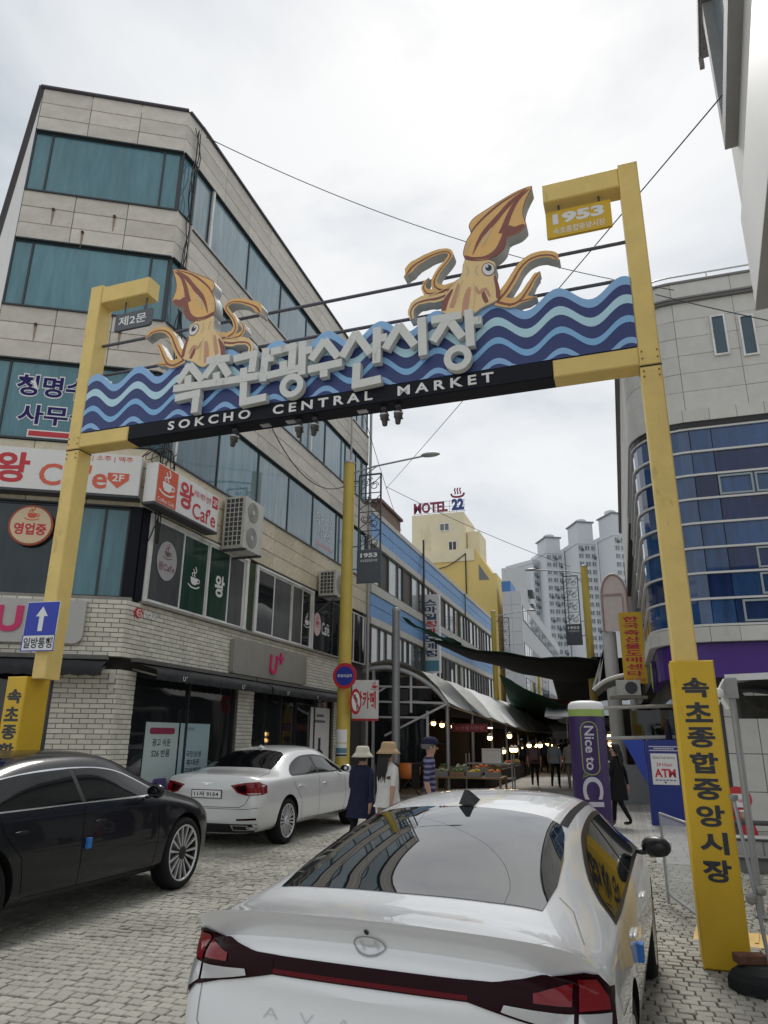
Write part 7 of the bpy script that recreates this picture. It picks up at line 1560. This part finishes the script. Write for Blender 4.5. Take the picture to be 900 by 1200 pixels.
    def line(s, name, pts, w, d, m, off=.0015, both=False, step=.04, parent=None):
        P = []
        for i in range(len(pts) - 1):
            a, b = Vector(pts[i]), Vector(pts[i + 1]); n = max(1, int((b - a).length / step)); P += [tuple(a.lerp(b, j / n)) for j in range(n)]
        P.append(tuple(pts[-1]))
        for sgn in ((1, -1) if both else (1,)):
            dd = d; Q = P
            if sgn < 0: dd, Q = ('sidel', P) if d == 'side' else (d, [(-x, y) for x, y in P])
            st = stroke(Q, w); n = len(Q); q = MB(); vs = []; ok = []
            for p in st[:n] + st[n:][::-1]:
                h = s.cast(dd, *p); ok.append(h is not None); vs.append(h[0] + h[1] * off if h else Vector((0, 0, 0)))
            q.add(vs, [(i, i + 1, n + i + 1, n + i) for i in range(n - 1) if all(ok[j] for j in (i, i + 1, n + i + 1, n + i))], True); q.build(name, m, parent or s.t)
    def text(s, name, tx, m, cx, cz, w, h, d='rear', bold=0.0, off=.004, space=1.0):
        o = text(name, tx, m, Matrix.Identity(4), w, h, s.t, bold=bold, space=space)
        for v in o.data.vertices:
            hh = s.cast(d, cx + v.co.x, cz + v.co.y); v.co = hh[0] + hh[1] * off if hh else v.co
        return o
    def add_wheels(s, style, rimr):
        r_ = s.wr; W = .225
        tq = MB(); tq.lathe([(rimr, 0), (rimr + .012, .012), (r_ - .03, .014), (r_ - .008, -.012), (r_, -.05), (r_, -W + .05), (r_ - .01, -W + .01), (r_ - .04, -W), (rimr, -W)], 40, axis='x'); tme = tq.mesh('tyre', tyre_m)
        bq = MB(); bq.lathe([(rimr, 0), (rimr - .012, -.004), (rimr - .02, -.05), (rimr - .03, -.16), (0, -.16)], 40, axis='x'); bme = bq.mesh('barrel', rim_d)
        sq = MB(); n = style
        sq.lathe([(rimr + .004, .006), (rimr + .002, .012), (rimr - .012, .01), (rimr - .016, -.004)], 40, axis='x')
        for i in range(n):
            a = 2 * math.pi * i / n
            for da in ((-.5, .5) if n <= 10 else (0,)):
                w0, w1 = (.006, .013) if n > 10 else (.008, .011); b = a + da * .18; e_ = a + da * (.36 if n <= 10 else 0)
                c0 = Vector((.0, math.cos(b), math.sin(b))) ; c1 = Vector((0, math.cos(e_), math.sin(e_))); p0 = Vector((-.012, 0, 0)) + c0 * .045; p1 = Vector((.004, 0, 0)) + c1 * (rimr - .008); tn = Vector((0, -math.sin(b), math.cos(b))); t1 = Vector((0, -math.sin(e_), math.cos(e_)))
                D = Vector((-.03, 0, 0)); vs = [p0 - tn * w0, p0 + tn * w0, p1 + t1 * w1, p1 - t1 * w1]; vs += [v + D for v in vs]
                sq.add(vs, [(0, 3, 2, 1), (4, 5, 6, 7), (0, 1, 5, 4), (1, 2, 6, 5), (2, 3, 7, 6), (3, 0, 4, 7)])
        sme = sq.mesh('spokes', rim_m); hq = MB(); hq.lathe([(.07, -.03), (.068, -.004), (.05, .004), (0, .006)], 20, axis='x'); hme = hq.mesh('hub_cap', rim_m if n <= 10 else rim_d)
        dq = MB(); dq.lathe([(.16, -.12), (.16, -.1), (0, -.1)], 24, axis='x'); dme = dq.mesh('brake_disc', steel_d)
        for y in s.wheels:
            for sd in (1, -1):
                wo = link('wheel', tme, s.t); wo.location = (sd * (s.wx + .10), y, r_ - .002); wo.rotation_euler = (rnd.uniform(0, 1), 0, 0) if sd > 0 else (rnd.uniform(0, 1), 0, math.pi)
                for nm, me in (('rim_barrel', bme), ('spokes', sme), ('hub_cap', hme), ('brake_disc', dme)): link(nm, me, wo)
def blob(name, m, size, loc, parent, rot=(0, 0, 0), lv=2):
    me = bpy.data.meshes.new(name); bm = bmesh.new(); bmesh.ops.create_cube(bm, size=2); bm.to_mesh(me); bm.free(); o = bpy.data.objects.new(name, me); sb = o.modifiers.new('s', 'SUBSURF'); sb.levels = sb.render_levels = lv
    m2 = baked(o); o.modifiers.clear(); o.data = m2; o.parent = parent; COL.objects.link(o); m2.materials.append(m)
    M = Matrix.Translation(loc) @ (Matrix.Rotation(rot[2], 4, 'Z') @ Matrix.Rotation(rot[1], 4, 'Y') @ Matrix.Rotation(rot[0], 4, 'X')) @ Matrix.Diagonal((*[q / 1.0 for q in size], 1))
    for v in m2.vertices: v.co = M @ v.co
    for p in m2.polygons: p.use_smooth = True
    return o
def ring(y, pts): return [(p[0], y + (p[2] if len(p) > 2 else 0), p[1]) for p in pts]
LOW = [(.897, .83), (.910, .60), (.888, .36), (.82, .19), (0, .19)]
AV = [
 ring(.045, [(0, .78), (.25, .78), (.45, .775), (.56, .76), (.62, .72), (.64, .66, -.01), (.65, .58, -.02), (.62, .48, -.02), (.5, .42, -.02), (0, .42, -.02)]),
 ring(.070, [(0, .905), (.35, .90), (.60, .89, .02), (.73, .87, .045), (.80, .835, .07), (.85, .76, .07), (.868, .62, .055), (.855, .44, .055), (.74, .28, .06), (0, .28)]),
 ring(.115, [(0, .955), (.35, .95), (.62, .93, .03), (.755, .90, .08), (.835, .862, .11), (.882, .78, .11), (.897, .62, .10), (.88, .41, .10), (.78, .22, .10), (0, .22)]),
 ring(.030, [(0, 1.064), (.36, 1.058), (.64, 1.040, .035), (.80, 1.008, .09), (.868, .925, .20), (.893, .81, .24), (.905, .62, .23), (.888, .38, .23), (.80, .20, .23), (0, .20)]),
 ring(.095, [(0, 1.062), (.36, 1.056), (.64, 1.034, .035), (.79, .998, .10), (.866, .926, .2), (.888, .825, .26), (.897, .62, .26), (.872, .37, .26), (.80, .19, .26), (0, .19)]),
 ring(.27, [(0, 1.050), (.36, 1.046), (.64, 1.030), (.785, .998, .03), (.87, .932, .1), (.895, .83, .12), (.905, .62, .12), (.885, .36, .12), (.82, .19, .12), (0, .19, .1)]),
 ring(.45, [(0, 1.070), (.34, 1.065), (.60, 1.048), (.76, 1.01), (.878, .94, .04), (.897, .83, .1), (.910, .60, .1), (.888, .36, .1), (.82, .19, .1), (0, .19, .1)]),
 ring(.95, [(0, 1.237), (.32, 1.228), (.60, 1.188), (.71, 1.09), (.874, .950), *LOW]),
 ring(1.50, [(0, 1.350), (.31, 1.340), (.575, 1.300), (.66, 1.21), (.862, .96), *LOW]),
 ring(1.95, [(0, 1.392), (.31, 1.382), (.565, 1.345), (.64, 1.268), (.856, .958), *LOW]),
 ring(2.45, [(0, 1.402), (.31, 1.392), (.56, 1.355), (.635, 1.28), (.853, .952), *LOW]),
 ring(2.85, [(0, 1.380), (.31, 1.370), (.555, 1.332), (.632, 1.255), (.852, .945), *LOW]),
 ring(3.30, [(0, 1.235), (.33, 1.225), (.57, 1.19), (.66, 1.115), (.857, .935), *LOW]),
 ring(3.75, [(0, 1.03), (.36, 1.025), (.64, 1.0), (.76, .955), (.862, .895), (.89, .80), (.905, .58), (.885, .36), (.82, .19), (0, .19)]),
 ring(4.10, [(0, .965), (.36, .955), (.64, .92), (.775, .87), (.86, .80), (.885, .72), (.895, .55), (.875, .35), (.81, .19), (0, .19)]),
 ring(4.45, [(0, .86), (.34, .85), (.60, .81), (.74, .75), (.82, .66, -.05), (.84, .58, -.08), (.85, .46, -.08), (.83, .32, -.08), (.77, .2, -.08), (0, .2)]),
 ring(4.62, [(0, .74), (.32, .73), (.56, .69, -.05), (.66, .63, -.1), (.71, .56, -.14), (.73, .50, -.15), (.73, .42, -.15), (.71, .33, -.15), (.64, .25, -.15), (0, .25)]),
 ring(4.66, [(0, .60), (.25, .59), (.42, .57, -.04), (.48, .54, -.06), (.51, .50, -.08), (.52, .46, -.08), (.52, .41, -.08), (.50, .36, -.08), (.44, .32, -.08), (0, .32)]),
]
cr_av = [(3, j, 3, j + 1, 1.0) for j in range(0, 4)] + [(2, j, 2, j + 1, .5) for j in range(0, 4)] + [(i, 4, i + 1, 4, .35) for i in range(4, 14)] + [(1, j, 1, j + 1, .4) for j in range(0, 4)]
av = Car('parked_car', 'white fastback sedan seen from behind with full width red light bar in the foreground', AV, cr_av, paint_white, (1.05, 3.77), .325, (-1.0, 2.83, 0.0), R(-3.5), (.98, .98, .98), 3, .775)
av.add_wheels(10, .225)
wp = [(-.61, .485), (-.40, .465), (0, .455), (.40, .465), (.61, .485), (.635, .75), (.625, 1.05), (.59, 1.38), (.56, 1.50), (.48, 1.55), (0, 1.575), (-.48, 1.55), (-.56, 1.50), (-.59, 1.38), (-.625, 1.05), (-.635, .75)]
av.decal('rear_window', wp, 'top', rear_glass, .004, .05)
q_ = [(.550, 1.50), (.590, 1.52), (.592, 2.2), (.585, 2.85), (.557, 2.85), (.562, 2.2)]
av.decal('roof_moulding', q_, 'top', trim_k, .003, .04, both=True)
av.decal('windscreen', [(-.56, 3.55), (.56, 3.55), (.50, 2.95), (-.50, 2.95)], 'top', car_glass, .004, .08)
sw = [(.86, .950)] + smooth_poly([(.94, 1.02), (1.08, 1.085), (1.36, 1.168), (1.65, 1.232), (2.1, 1.270), (2.55, 1.270), (2.95, 1.225), (3.3, 1.105), (3.6, .975)], 4, False)
av.decal('window_surround', sw + [(3.4, .945), (2.2, .948), (1.1, .945)], 'side', trim_k, .003, .05, both=True)
rw = [(.94, .966)] + smooth_poly([(1.0, 1.02), (1.12, 1.072), (1.40, 1.152), (1.7, 1.212), (2.08, 1.246)], 4, False) + [(2.12, .968), (1.2, .964)]
fw = [(2.18, .968), (2.14, 1.246)] + smooth_poly([(2.16, 1.247), (2.55, 1.246), (2.92, 1.205), (3.24, 1.098), (3.44, .985)], 4, False)
for p_ in (rw, fw): av.decal('side_window', p_, 'side', car_glass, .006, .05, both=True)
av.line('door_seam', [(2.13, .96), (2.10, .7), (2.12, .32), (2.2, .25)], .007, 'side', seam_w, both=True); av.line('door_seam', [(1.12, .95), (1.18, .80), (1.42, .62), (1.5, .4), (1.52, .25)], .007, 'side', seam_w, both=True); av.line('door_seam', [(3.3, .93), (3.32, .6), (3.3, .3)], .007, 'side', seam_w, both=True)
av.line('fuel_flap_line', [(.62, .80), (.62, .90), (.75, .91), (.76, .80), (.62, .80)], .005, 'side', seam_w)
for y in (1.46, 2.46):
    for sd in (1, -1):
        h = av.cast('side' if sd > 0 else 'sidel', y, .80)
        if h: hb = blob('door_handle', paint_white, (.016, .125, .017), h[0] + Vector((sd * .010, 0, 0)), av.t)
for sd in (1, -1):
    h = av.cast('side' if sd > 0 else 'sidel', 3.12, .93); mr = blob('door_mirror', trim_k, (.125, .075, .085), h[0] + Vector((sd * .13, .0, .07)), av.t, (0, 0, sd * R(-12))); blob('mirror_foot', trim_k, (.06, .03, .025), h[0] + Vector((sd * .03, .02, .03)), av.t)
    q = MB(); c = h[0] + Vector((sd * .13, -.058, .07)); q.prism(ellipse(0, 0, .07, .045, 20), -.002, .0); q.v = [Vector((c.x + v.x, c.y + v.z, c.z + v.y)) for v in q.v]; q.build('mirror_glass', car_glass, mr)
    q = MB(); 
    blob('mirror_cap', paint_white, (.115, .05, .05), h[0] + Vector((sd * .14, .045, .085)), av.t)
# tail: light bar, lamps, lid seam, lettering, emblem
av.decal('light_bar', [(-.60, .893), (.60, .893), (.60, .828), (-.60, .828)], 'rear', lamp_dark, .006, .025)
av.decal('light_bar_lens', [(-.56, .848), (.56, .848), (.56, .833), (-.56, .833)], 'rear', mat('lamp_bar_red', (0.11, .003, .008), .2, spec=.15), .007, .05)
lp_ = [(.40, .883), (.60, .905), (.72, .925), (.80, .94), (.845, .93), (.882, .86), (.892, .74), (.878, .67), (.80, .735), (.66, .775), (.40, .828)]
av.decal('tail_lamp', lp_, 'rear', lamp_dark, .008, .016, both=True)
av.decal('tail_lamp_lens', [(.63, .872), (.755, .888), (.755, .838), (.63, .845)], 'rear', lamp_red, .013, .016, both=True); av.decal('tail_lamp_lens', [(.775, .918), (.835, .918), (.868, .85), (.872, .815), (.775, .822)], 'rear', lamp_red, .013, .016, both=True)
av.decal('reversing_lamp', [(.52, .812), (.76, .762), (.76, .817), (.53, .832)], 'rear', lamp_clear, .013, .016, both=True); av.decal('reversing_lamp', [(.775, .758), (.868, .70), (.874, .805), (.775, .815)], 'rear', lamp_clear, .013, .016, both=True)
av.line('lid_seam', [(.76, .79), (.76, .62), (.68, .55), (.30, .53), (0, .53), (-.30, .53), (-.68, .55), (-.76, .62), (-.76, .79)], .007, 'rear', seam_w)
av.line('lid_seam', [(.79, .33), (.72, .60), (.655, .66)], .006, 'top', seam_w, both=True); 
av.line('bumper_seam', [(.44, .80), (.50, .72), (.78, .70)], .006, 'side', seam_w, both=True)
av.text('lettering', 'AVANTE', mat('emblem_white', (.6, .6, .61), .4), 0, .70, .86, .036, 'rear', -.018, .004, 2.6)
em = [(.0, .0)]
ec, er = (0, .962), (.066, .037)
ringp = ellipse(*ec, *er, 28); av.line('emblem', ringp + [ringp[0]], .006, 'rear', seam_w, .006)
for pts in ([(-.036, .980), (-.024, .940)], [(.024, .984), (.036, .944)], [(-.030, .958), (.030, .965)]): av.line('emblem', pts, .009, 'rear', mat('emblem_white', (.6, .6, .61), .4), .007, step=.01)
av.decal('camera_eye', ellipse(.0, 1.015, .010, .011, 14), 'rear', black, .004, .01)
h = av.cast('top', 0, 1.72); q = MB(); y0 = h[0].y; z0 = h[0].z
q.add([(-.045, y0 - .14, z0 - .005), (.045, y0 - .14, z0 - .005), (.035, y0 + .10, z0), (-.035, y0 + .10, z0), (-.012, y0 - .125, z0 + .075), (.012, y0 - .125, z0 + .075), (.010, y0 - .05, z0 + .06), (-.010, y0 - .05, z0 + .06)], [(0, 1, 5, 4), (1, 2, 6, 5), (2, 3, 7, 6), (3, 0, 4, 7), (4, 5, 6, 7)]); q.build('antenna_fin', trim_k, av.t)
h = av.cast('side', 1.52, .70); q = MB(); q.box((h[0].x - .01, 1.48, .66), (h[0].x + .03, 1.56, .74)); q.build('door_guard', mat('foam_blue', (.03, .17, .52), .6), av.t)
av.decal('bumper_lower', [(-.80, .44), (.80, .44), (.76, .24), (-.76, .24)], 'rear', trim_k, .004, .06); av.decal('number_plate', [(-.26, .50), (.26, .50), (.26, .39), (-.26, .39)], 'rear', white, .008, .05)
av.decal('headlamp', [(.55, .66), (.78, .72), (.80, .62), (.60, .58)], 'front', lamp_clear, .004, .05, both=True)

LS = [(.905, .83), (.922, .62), (.902, .38), (.84, .20), (0, .20)]
SD = [
 ring(.05, [(0, .80), (.25, .80), (.45, .795), (.56, .78), (.61, .74), (.63, .68), (.63, .60), (.61, .50), (.52, .42), (0, .42)]),
 ring(.060, [(0, .985), (.35, .982), (.62, .97, .03), (.75, .945, .07), (.82, .90, .11), (.86, .80, .14), (.87, .62, .12), (.85, .42, .12), (.76, .26, .12), (0, .26)]),
 ring(.080, [(0, 1.055), (.35, 1.05), (.63, 1.03, .05), (.77, .995, .13), (.85, .93, .20), (.885, .82, .24), (.895, .62, .24), (.875, .38, .24), (.79, .22, .24), (0, .22)]),
 ring(.160, [(0, 1.068), (.36, 1.063), (.64, 1.045, .03), (.78, 1.01, .10), (.868, .94, .18), (.895, .83, .22), (.905, .62, .22), (.885, .37, .22), (.81, .20, .22), (0, .20)]),
 ring(.55, [(0, 1.09), (.36, 1.083), (.65, 1.066), (.795, 1.03, .03), (.888, .962, .05), *LS]),
 ring(.85, [(0, 1.112), (.35, 1.105), (.62, 1.083), (.77, 1.042), (.89, .975), *LS]),
 ring(1.25, [(0, 1.285), (.33, 1.275), (.575, 1.235), (.69, 1.14), (.887, .985), *LS]),
 ring(1.65, [(0, 1.42), (.31, 1.41), (.55, 1.37), (.64, 1.285), (.882, .99), *LS]),
 ring(2.10, [(0, 1.472), (.31, 1.462), (.54, 1.43), (.622, 1.35), (.878, .988), *LS]),
 ring(2.60, [(0, 1.478), (.31, 1.468), (.54, 1.435), (.617, 1.355), (.876, .978), *LS]),
 ring(2.95, [(0, 1.45), (.31, 1.44), (.54, 1.40), (.622, 1.325), (.876, .968), *LS]),
 ring(3.38, [(0, 1.28), (.33, 1.27), (.58, 1.23), (.675, 1.15), (.88, .958), *LS]),
 ring(3.80, [(0, 1.075), (.36, 1.07), (.65, 1.04), (.775, 1.0), (.882, .93), (.905, .82), (.918, .60), (.90, .38), (.84, .20), (0, .20)]),
 ring(4.25, [(0, 1.01), (.36, 1.0), (.66, .97), (.795, .92), (.877, .85), (.90, .76), (.91, .58), (.89, .37), (.83, .20), (0, .20)]),
 ring(4.68, [(0, .93), (.34, .92), (.62, .885), (.765, .83, -.03), (.84, .74, -.06), (.86, .65, -.08), (.865, .50, -.08), (.845, .34, -.08), (.78, .2, -.08), (0, .2)]),
 ring(4.90, [(0, .80), (.32, .79), (.56, .75, -.04), (.67, .69, -.1), (.73, .60, -.15), (.75, .54, -.16), (.75, .44, -.16), (.73, .33, -.16), (.65, .25, -.16), (0, .25)]),
 ring(4.97, [(0, .62), (.25, .61), (.42, .59, -.04), (.48, .56, -.06), (.51, .52, -.08), (.52, .48, -.08), (.52, .43, -.08), (.50, .38, -.08), (.44, .34, -.08), (0, .34)]),
]
cr_sd = [(2, j, 2, j + 1, .6) for j in range(0, 4)] + [(i, 4, i + 1, 4, .3) for i in range(3, 13)] + [(1, j, 1, j + 1, .3) for j in range(0, 4)]
SDB = [list(r_) for r_ in SD]
for i_, (dz0, dz3) in {5: (.07, .035), 6: (.07, .09), 7: (.035, .035)}.items():      # the limousine carries its roof farther back
    SDB[i_] = [(x, y, z + (dz0 if j < 3 else dz3 if j == 3 else 0)) for j, (x, y, z) in enumerate(SDB[i_])]
def sedan(label, paint, loc, rz, scl, spokes, seam):
    c = Car('parked_car', label, SDB if paint is paint_black else SD, cr_sd, paint, (1.06, 4.05), .372 if paint is paint_black else .345, loc, rz, scl, 2, .79); c.add_wheels(spokes, .285 if paint is paint_black else .25)
    c.decal('rear_window', [(-.63, .90), (0, .865), (.63, .90), (.58, 1.25), (.535, 1.52), (.46, 1.60), (0, 1.62), (-.46, 1.60), (-.535, 1.52), (-.58, 1.25)], 'top', car_glass, .004, .07)
    c.decal('windscreen', [(-.60, 3.68), (0, 3.74), (.60, 3.68), (.52, 3.06), (0, 3.0), (-.52, 3.06)], 'top', car_glass, .004, .08)
    arcw = smooth_poly([(1.20, 1.02), (1.30, 1.10), (1.52, 1.20), (1.85, 1.285), (2.2, 1.312), (2.6, 1.308), (2.95, 1.262), (3.3, 1.15), (3.62, 1.015)], 4, False)
    blk = paint is paint_black
    if blk: arcw = smooth_poly([(.78, 1.03), (.88, 1.12), (1.15, 1.215), (1.6, 1.285), (2.1, 1.318), (2.6, 1.312), (2.95, 1.265), (3.3, 1.15), (3.62, 1.012)], 4, False)
    c.decal('window_surround', arcw + [(3.4, .998), (2.2, 1.005), (.84 if blk else 1.25, 1.0)], 'side', chrome if blk else trim_k, .003, .06, both=True)
    rw_ = smooth_poly([(1.27, 1.035), (1.38, 1.105), (1.58, 1.185), (1.88, 1.255), (2.22, 1.285)], 4, False) + [(2.26, 1.022), (1.3, 1.02)]
    fw_ = [(2.34, 1.022), (2.30, 1.285)] + smooth_poly([(2.32, 1.285), (2.6, 1.28), (2.92, 1.238), (3.24, 1.135), (3.5, 1.02)], 4, False)
    if blk:
        rw_ = smooth_poly([(.80, 1.035), (.90, 1.115), (1.16, 1.205), (1.6, 1.275), (2.22, 1.307)], 4, False) + [(2.26, 1.016), (.86, 1.013)]
        fw_ = [(2.32, 1.016), (2.28, 1.307)] + smooth_poly([(2.30, 1.307), (2.6, 1.302), (2.94, 1.256), (3.28, 1.142), (3.57, 1.018)], 4, False)
        c.decal('pillar_trim', [(2.22, 1.309), (2.30, 1.309), (2.34, 1.014), (2.24, 1.014)], 'side', trim_k, .0045, .04, both=True)
    for p_ in (rw_, fw_): c.decal('side_window', p_, 'side', car_glass, .006, .06, both=True)
    for pts in ([(2.29, 1.0), (2.26, .7), (2.28, .34), (2.36, .27)], [(1.24, .98), (1.30, .84), (1.52, .64), (1.58, .36)], [(3.48, .97), (3.5, .6), (3.46, .3)]): c.line('door_seam', pts, .008, 'side', seam, both=True)
    for y in (1.48, 2.50):
        for sd in (1, -1):
            h = c.cast('side' if sd > 0 else 'sidel', y, .84)
            blob('door_handle', chrome if paint is paint_silver else paint, (.02, .10, .016) if paint is paint_silver else (.006, .10, .014), h[0] + Vector((sd * .012, 0, 0)), c.t)
    for sd in (1, -1):
        h = c.cast('side' if sd > 0 else 'sidel', 3.26, .97); blob('mirror_foot', trim_k, (.05, .03, .02), h[0] + Vector((sd * .03, 0, .03)), c.t); blob('door_mirror', paint, (.115, .085, .085), h[0] + Vector((sd * .15, 0, .09)), c.t, (0, 0, sd * R(-10))); q = MB(); cc = h[0] + Vector((sd * .145, -.062, .09)); q.prism(ellipse(0, 0, .085, .055, 18), -.004, 0); q.v = [Vector((cc.x + v.x, cc.y + v.z, cc.z + v.y)) for v in q.v]; q.build('mirror_glass', car_glass, c.t)
    c.line('sill_moulding', [(1.62, .315), (2.4, .30), (3.6, .29)], .03, 'side', chrome if paint is paint_silver else trim_k, .004, both=True)
    h = c.cast('top', 0, 1.78); q = MB(); y0, z0 = h[0].y, h[0].z; q.add([(-.03, y0 - .1, z0 - .004), (.03, y0 - .1, z0 - .004), (.025, y0 + .08, z0), (-.025, y0 + .08, z0), (-.008, y0 - .09, z0 + .05), (.008, y0 - .09, z0 + .05)], [(0, 1, 5, 4), (1, 2, 5), (2, 3, 4, 5), (3, 0, 4)]); q.build('antenna_fin', paint, c.t)
    c.decal('tail_lamp', [(.40, .905), (.62, .945), (.80, .955), (.87, .90), (.885, .80), (.86, .775), (.66, .765), (.52, .80)], 'rear', lamp_red, .005, .04, both=True)
    c.decal('tail_lamp_shade', [(.46, .885), (.64, .92), (.66, .80), (.55, .815)], 'rear', lamp_dark, .008, .04, both=True); c.decal('tail_lamp_chrome', [(.66, .80), (.84, .80), (.84, .785), (.68, .782)], 'rear', lamp_clear, .008, .03, both=True)
    c.line('lid_seam', [(.70, .76), (.64, .64), (.55, .60), (0, .595), (-.55, .60), (-.64, .64), (-.70, .76)], .008, 'rear', seam); c.line('lid_seam', [(.745, .30), (.70, .70), (.64, .84)], .007, 'top', seam, both=True); c.line('bumper_line', [(-.86, .60), (-.66, .575), (.66, .575), (.86, .60)], .007, 'rear', seam)
    c.decal('bumper_lower', [(-.80, .37), (.80, .37), (.76, .24), (-.76, .24)], 'rear', trim_k, .004, .06); c.decal('reflector', [(.52, .44), (.80, .455), (.80, .425), (.52, .415)], 'rear', lamp_dark, .006, .04, both=True); c.decal('exhaust_trim', [(.42, .355), (.68, .355), (.68, .275), (.44, .275)], 'rear', chrome, .008, .04, both=True); c.decal('exhaust', [(.45, .34), (.65, .34), (.65, .29), (.46, .29)], 'rear', black, .011, .04, both=True)
    pl_ = c.decal('number_plate', [(-.265, .84), (.265, .84), (.265, .715), (-.265, .715)], 'rear', black, .008, .05); c.decal('plate_face', [(-.25, .828), (.25, .828), (.25, .727), (-.25, .727)], 'rear', white, .011, .05)
    c.text('plate_number', '11저 9154', ink2, 0, .778, .42, .07, 'rear', .02, .014)
    for sg in (-1, 1): c.line('emblem', [(sg * .012, .925), (sg * .05, .938), (sg * .10, .934)], .012, 'rear', chrome, .007, step=.02); c.line('emblem', [(sg * .012, .915), (sg * .06, .920)], .010, 'rear', chrome, .007, step=.02)
    c.decal('emblem', [(-.018, .94), (.018, .94), (.012, .90), (-.012, .90)], 'rear', chrome, .008, .02)
    c.decal('headlamp', [(.50, .74), (.78, .80), (.82, .68), (.55, .64)], 'front', lamp_clear, .004, .05, both=True); c.decal('grille', [(-.40, .74), (.40, .74), (.36, .40), (-.36, .40)], 'front', trim_k, .004, .06)
    return c
c1 = sedan('silver white sedan parked before the brick shop front seen from behind', paint_silver, (-6.43, 10.68, 0), R(-.8), (1.05, 1.05, 1.05), 10, seam_m)
c2 = sedan('black sedan with chrome window line parked at the left edge', paint_black, (-5.92, 3.98, 0), R(-.5), (.93, 1.0, 1.05), 15, mat('seam_black', (.002, .002, .002), .9))
h = c2.cast('side', 2.34, .66); q = MB(); q.box((h[0].x - .01, 2.31, .62), (h[0].x + .03, 2.37, .71)); q.build('door_guard', MATS['foam_blue'], c2.t)
bpy.data.scenes.remove(WORK)
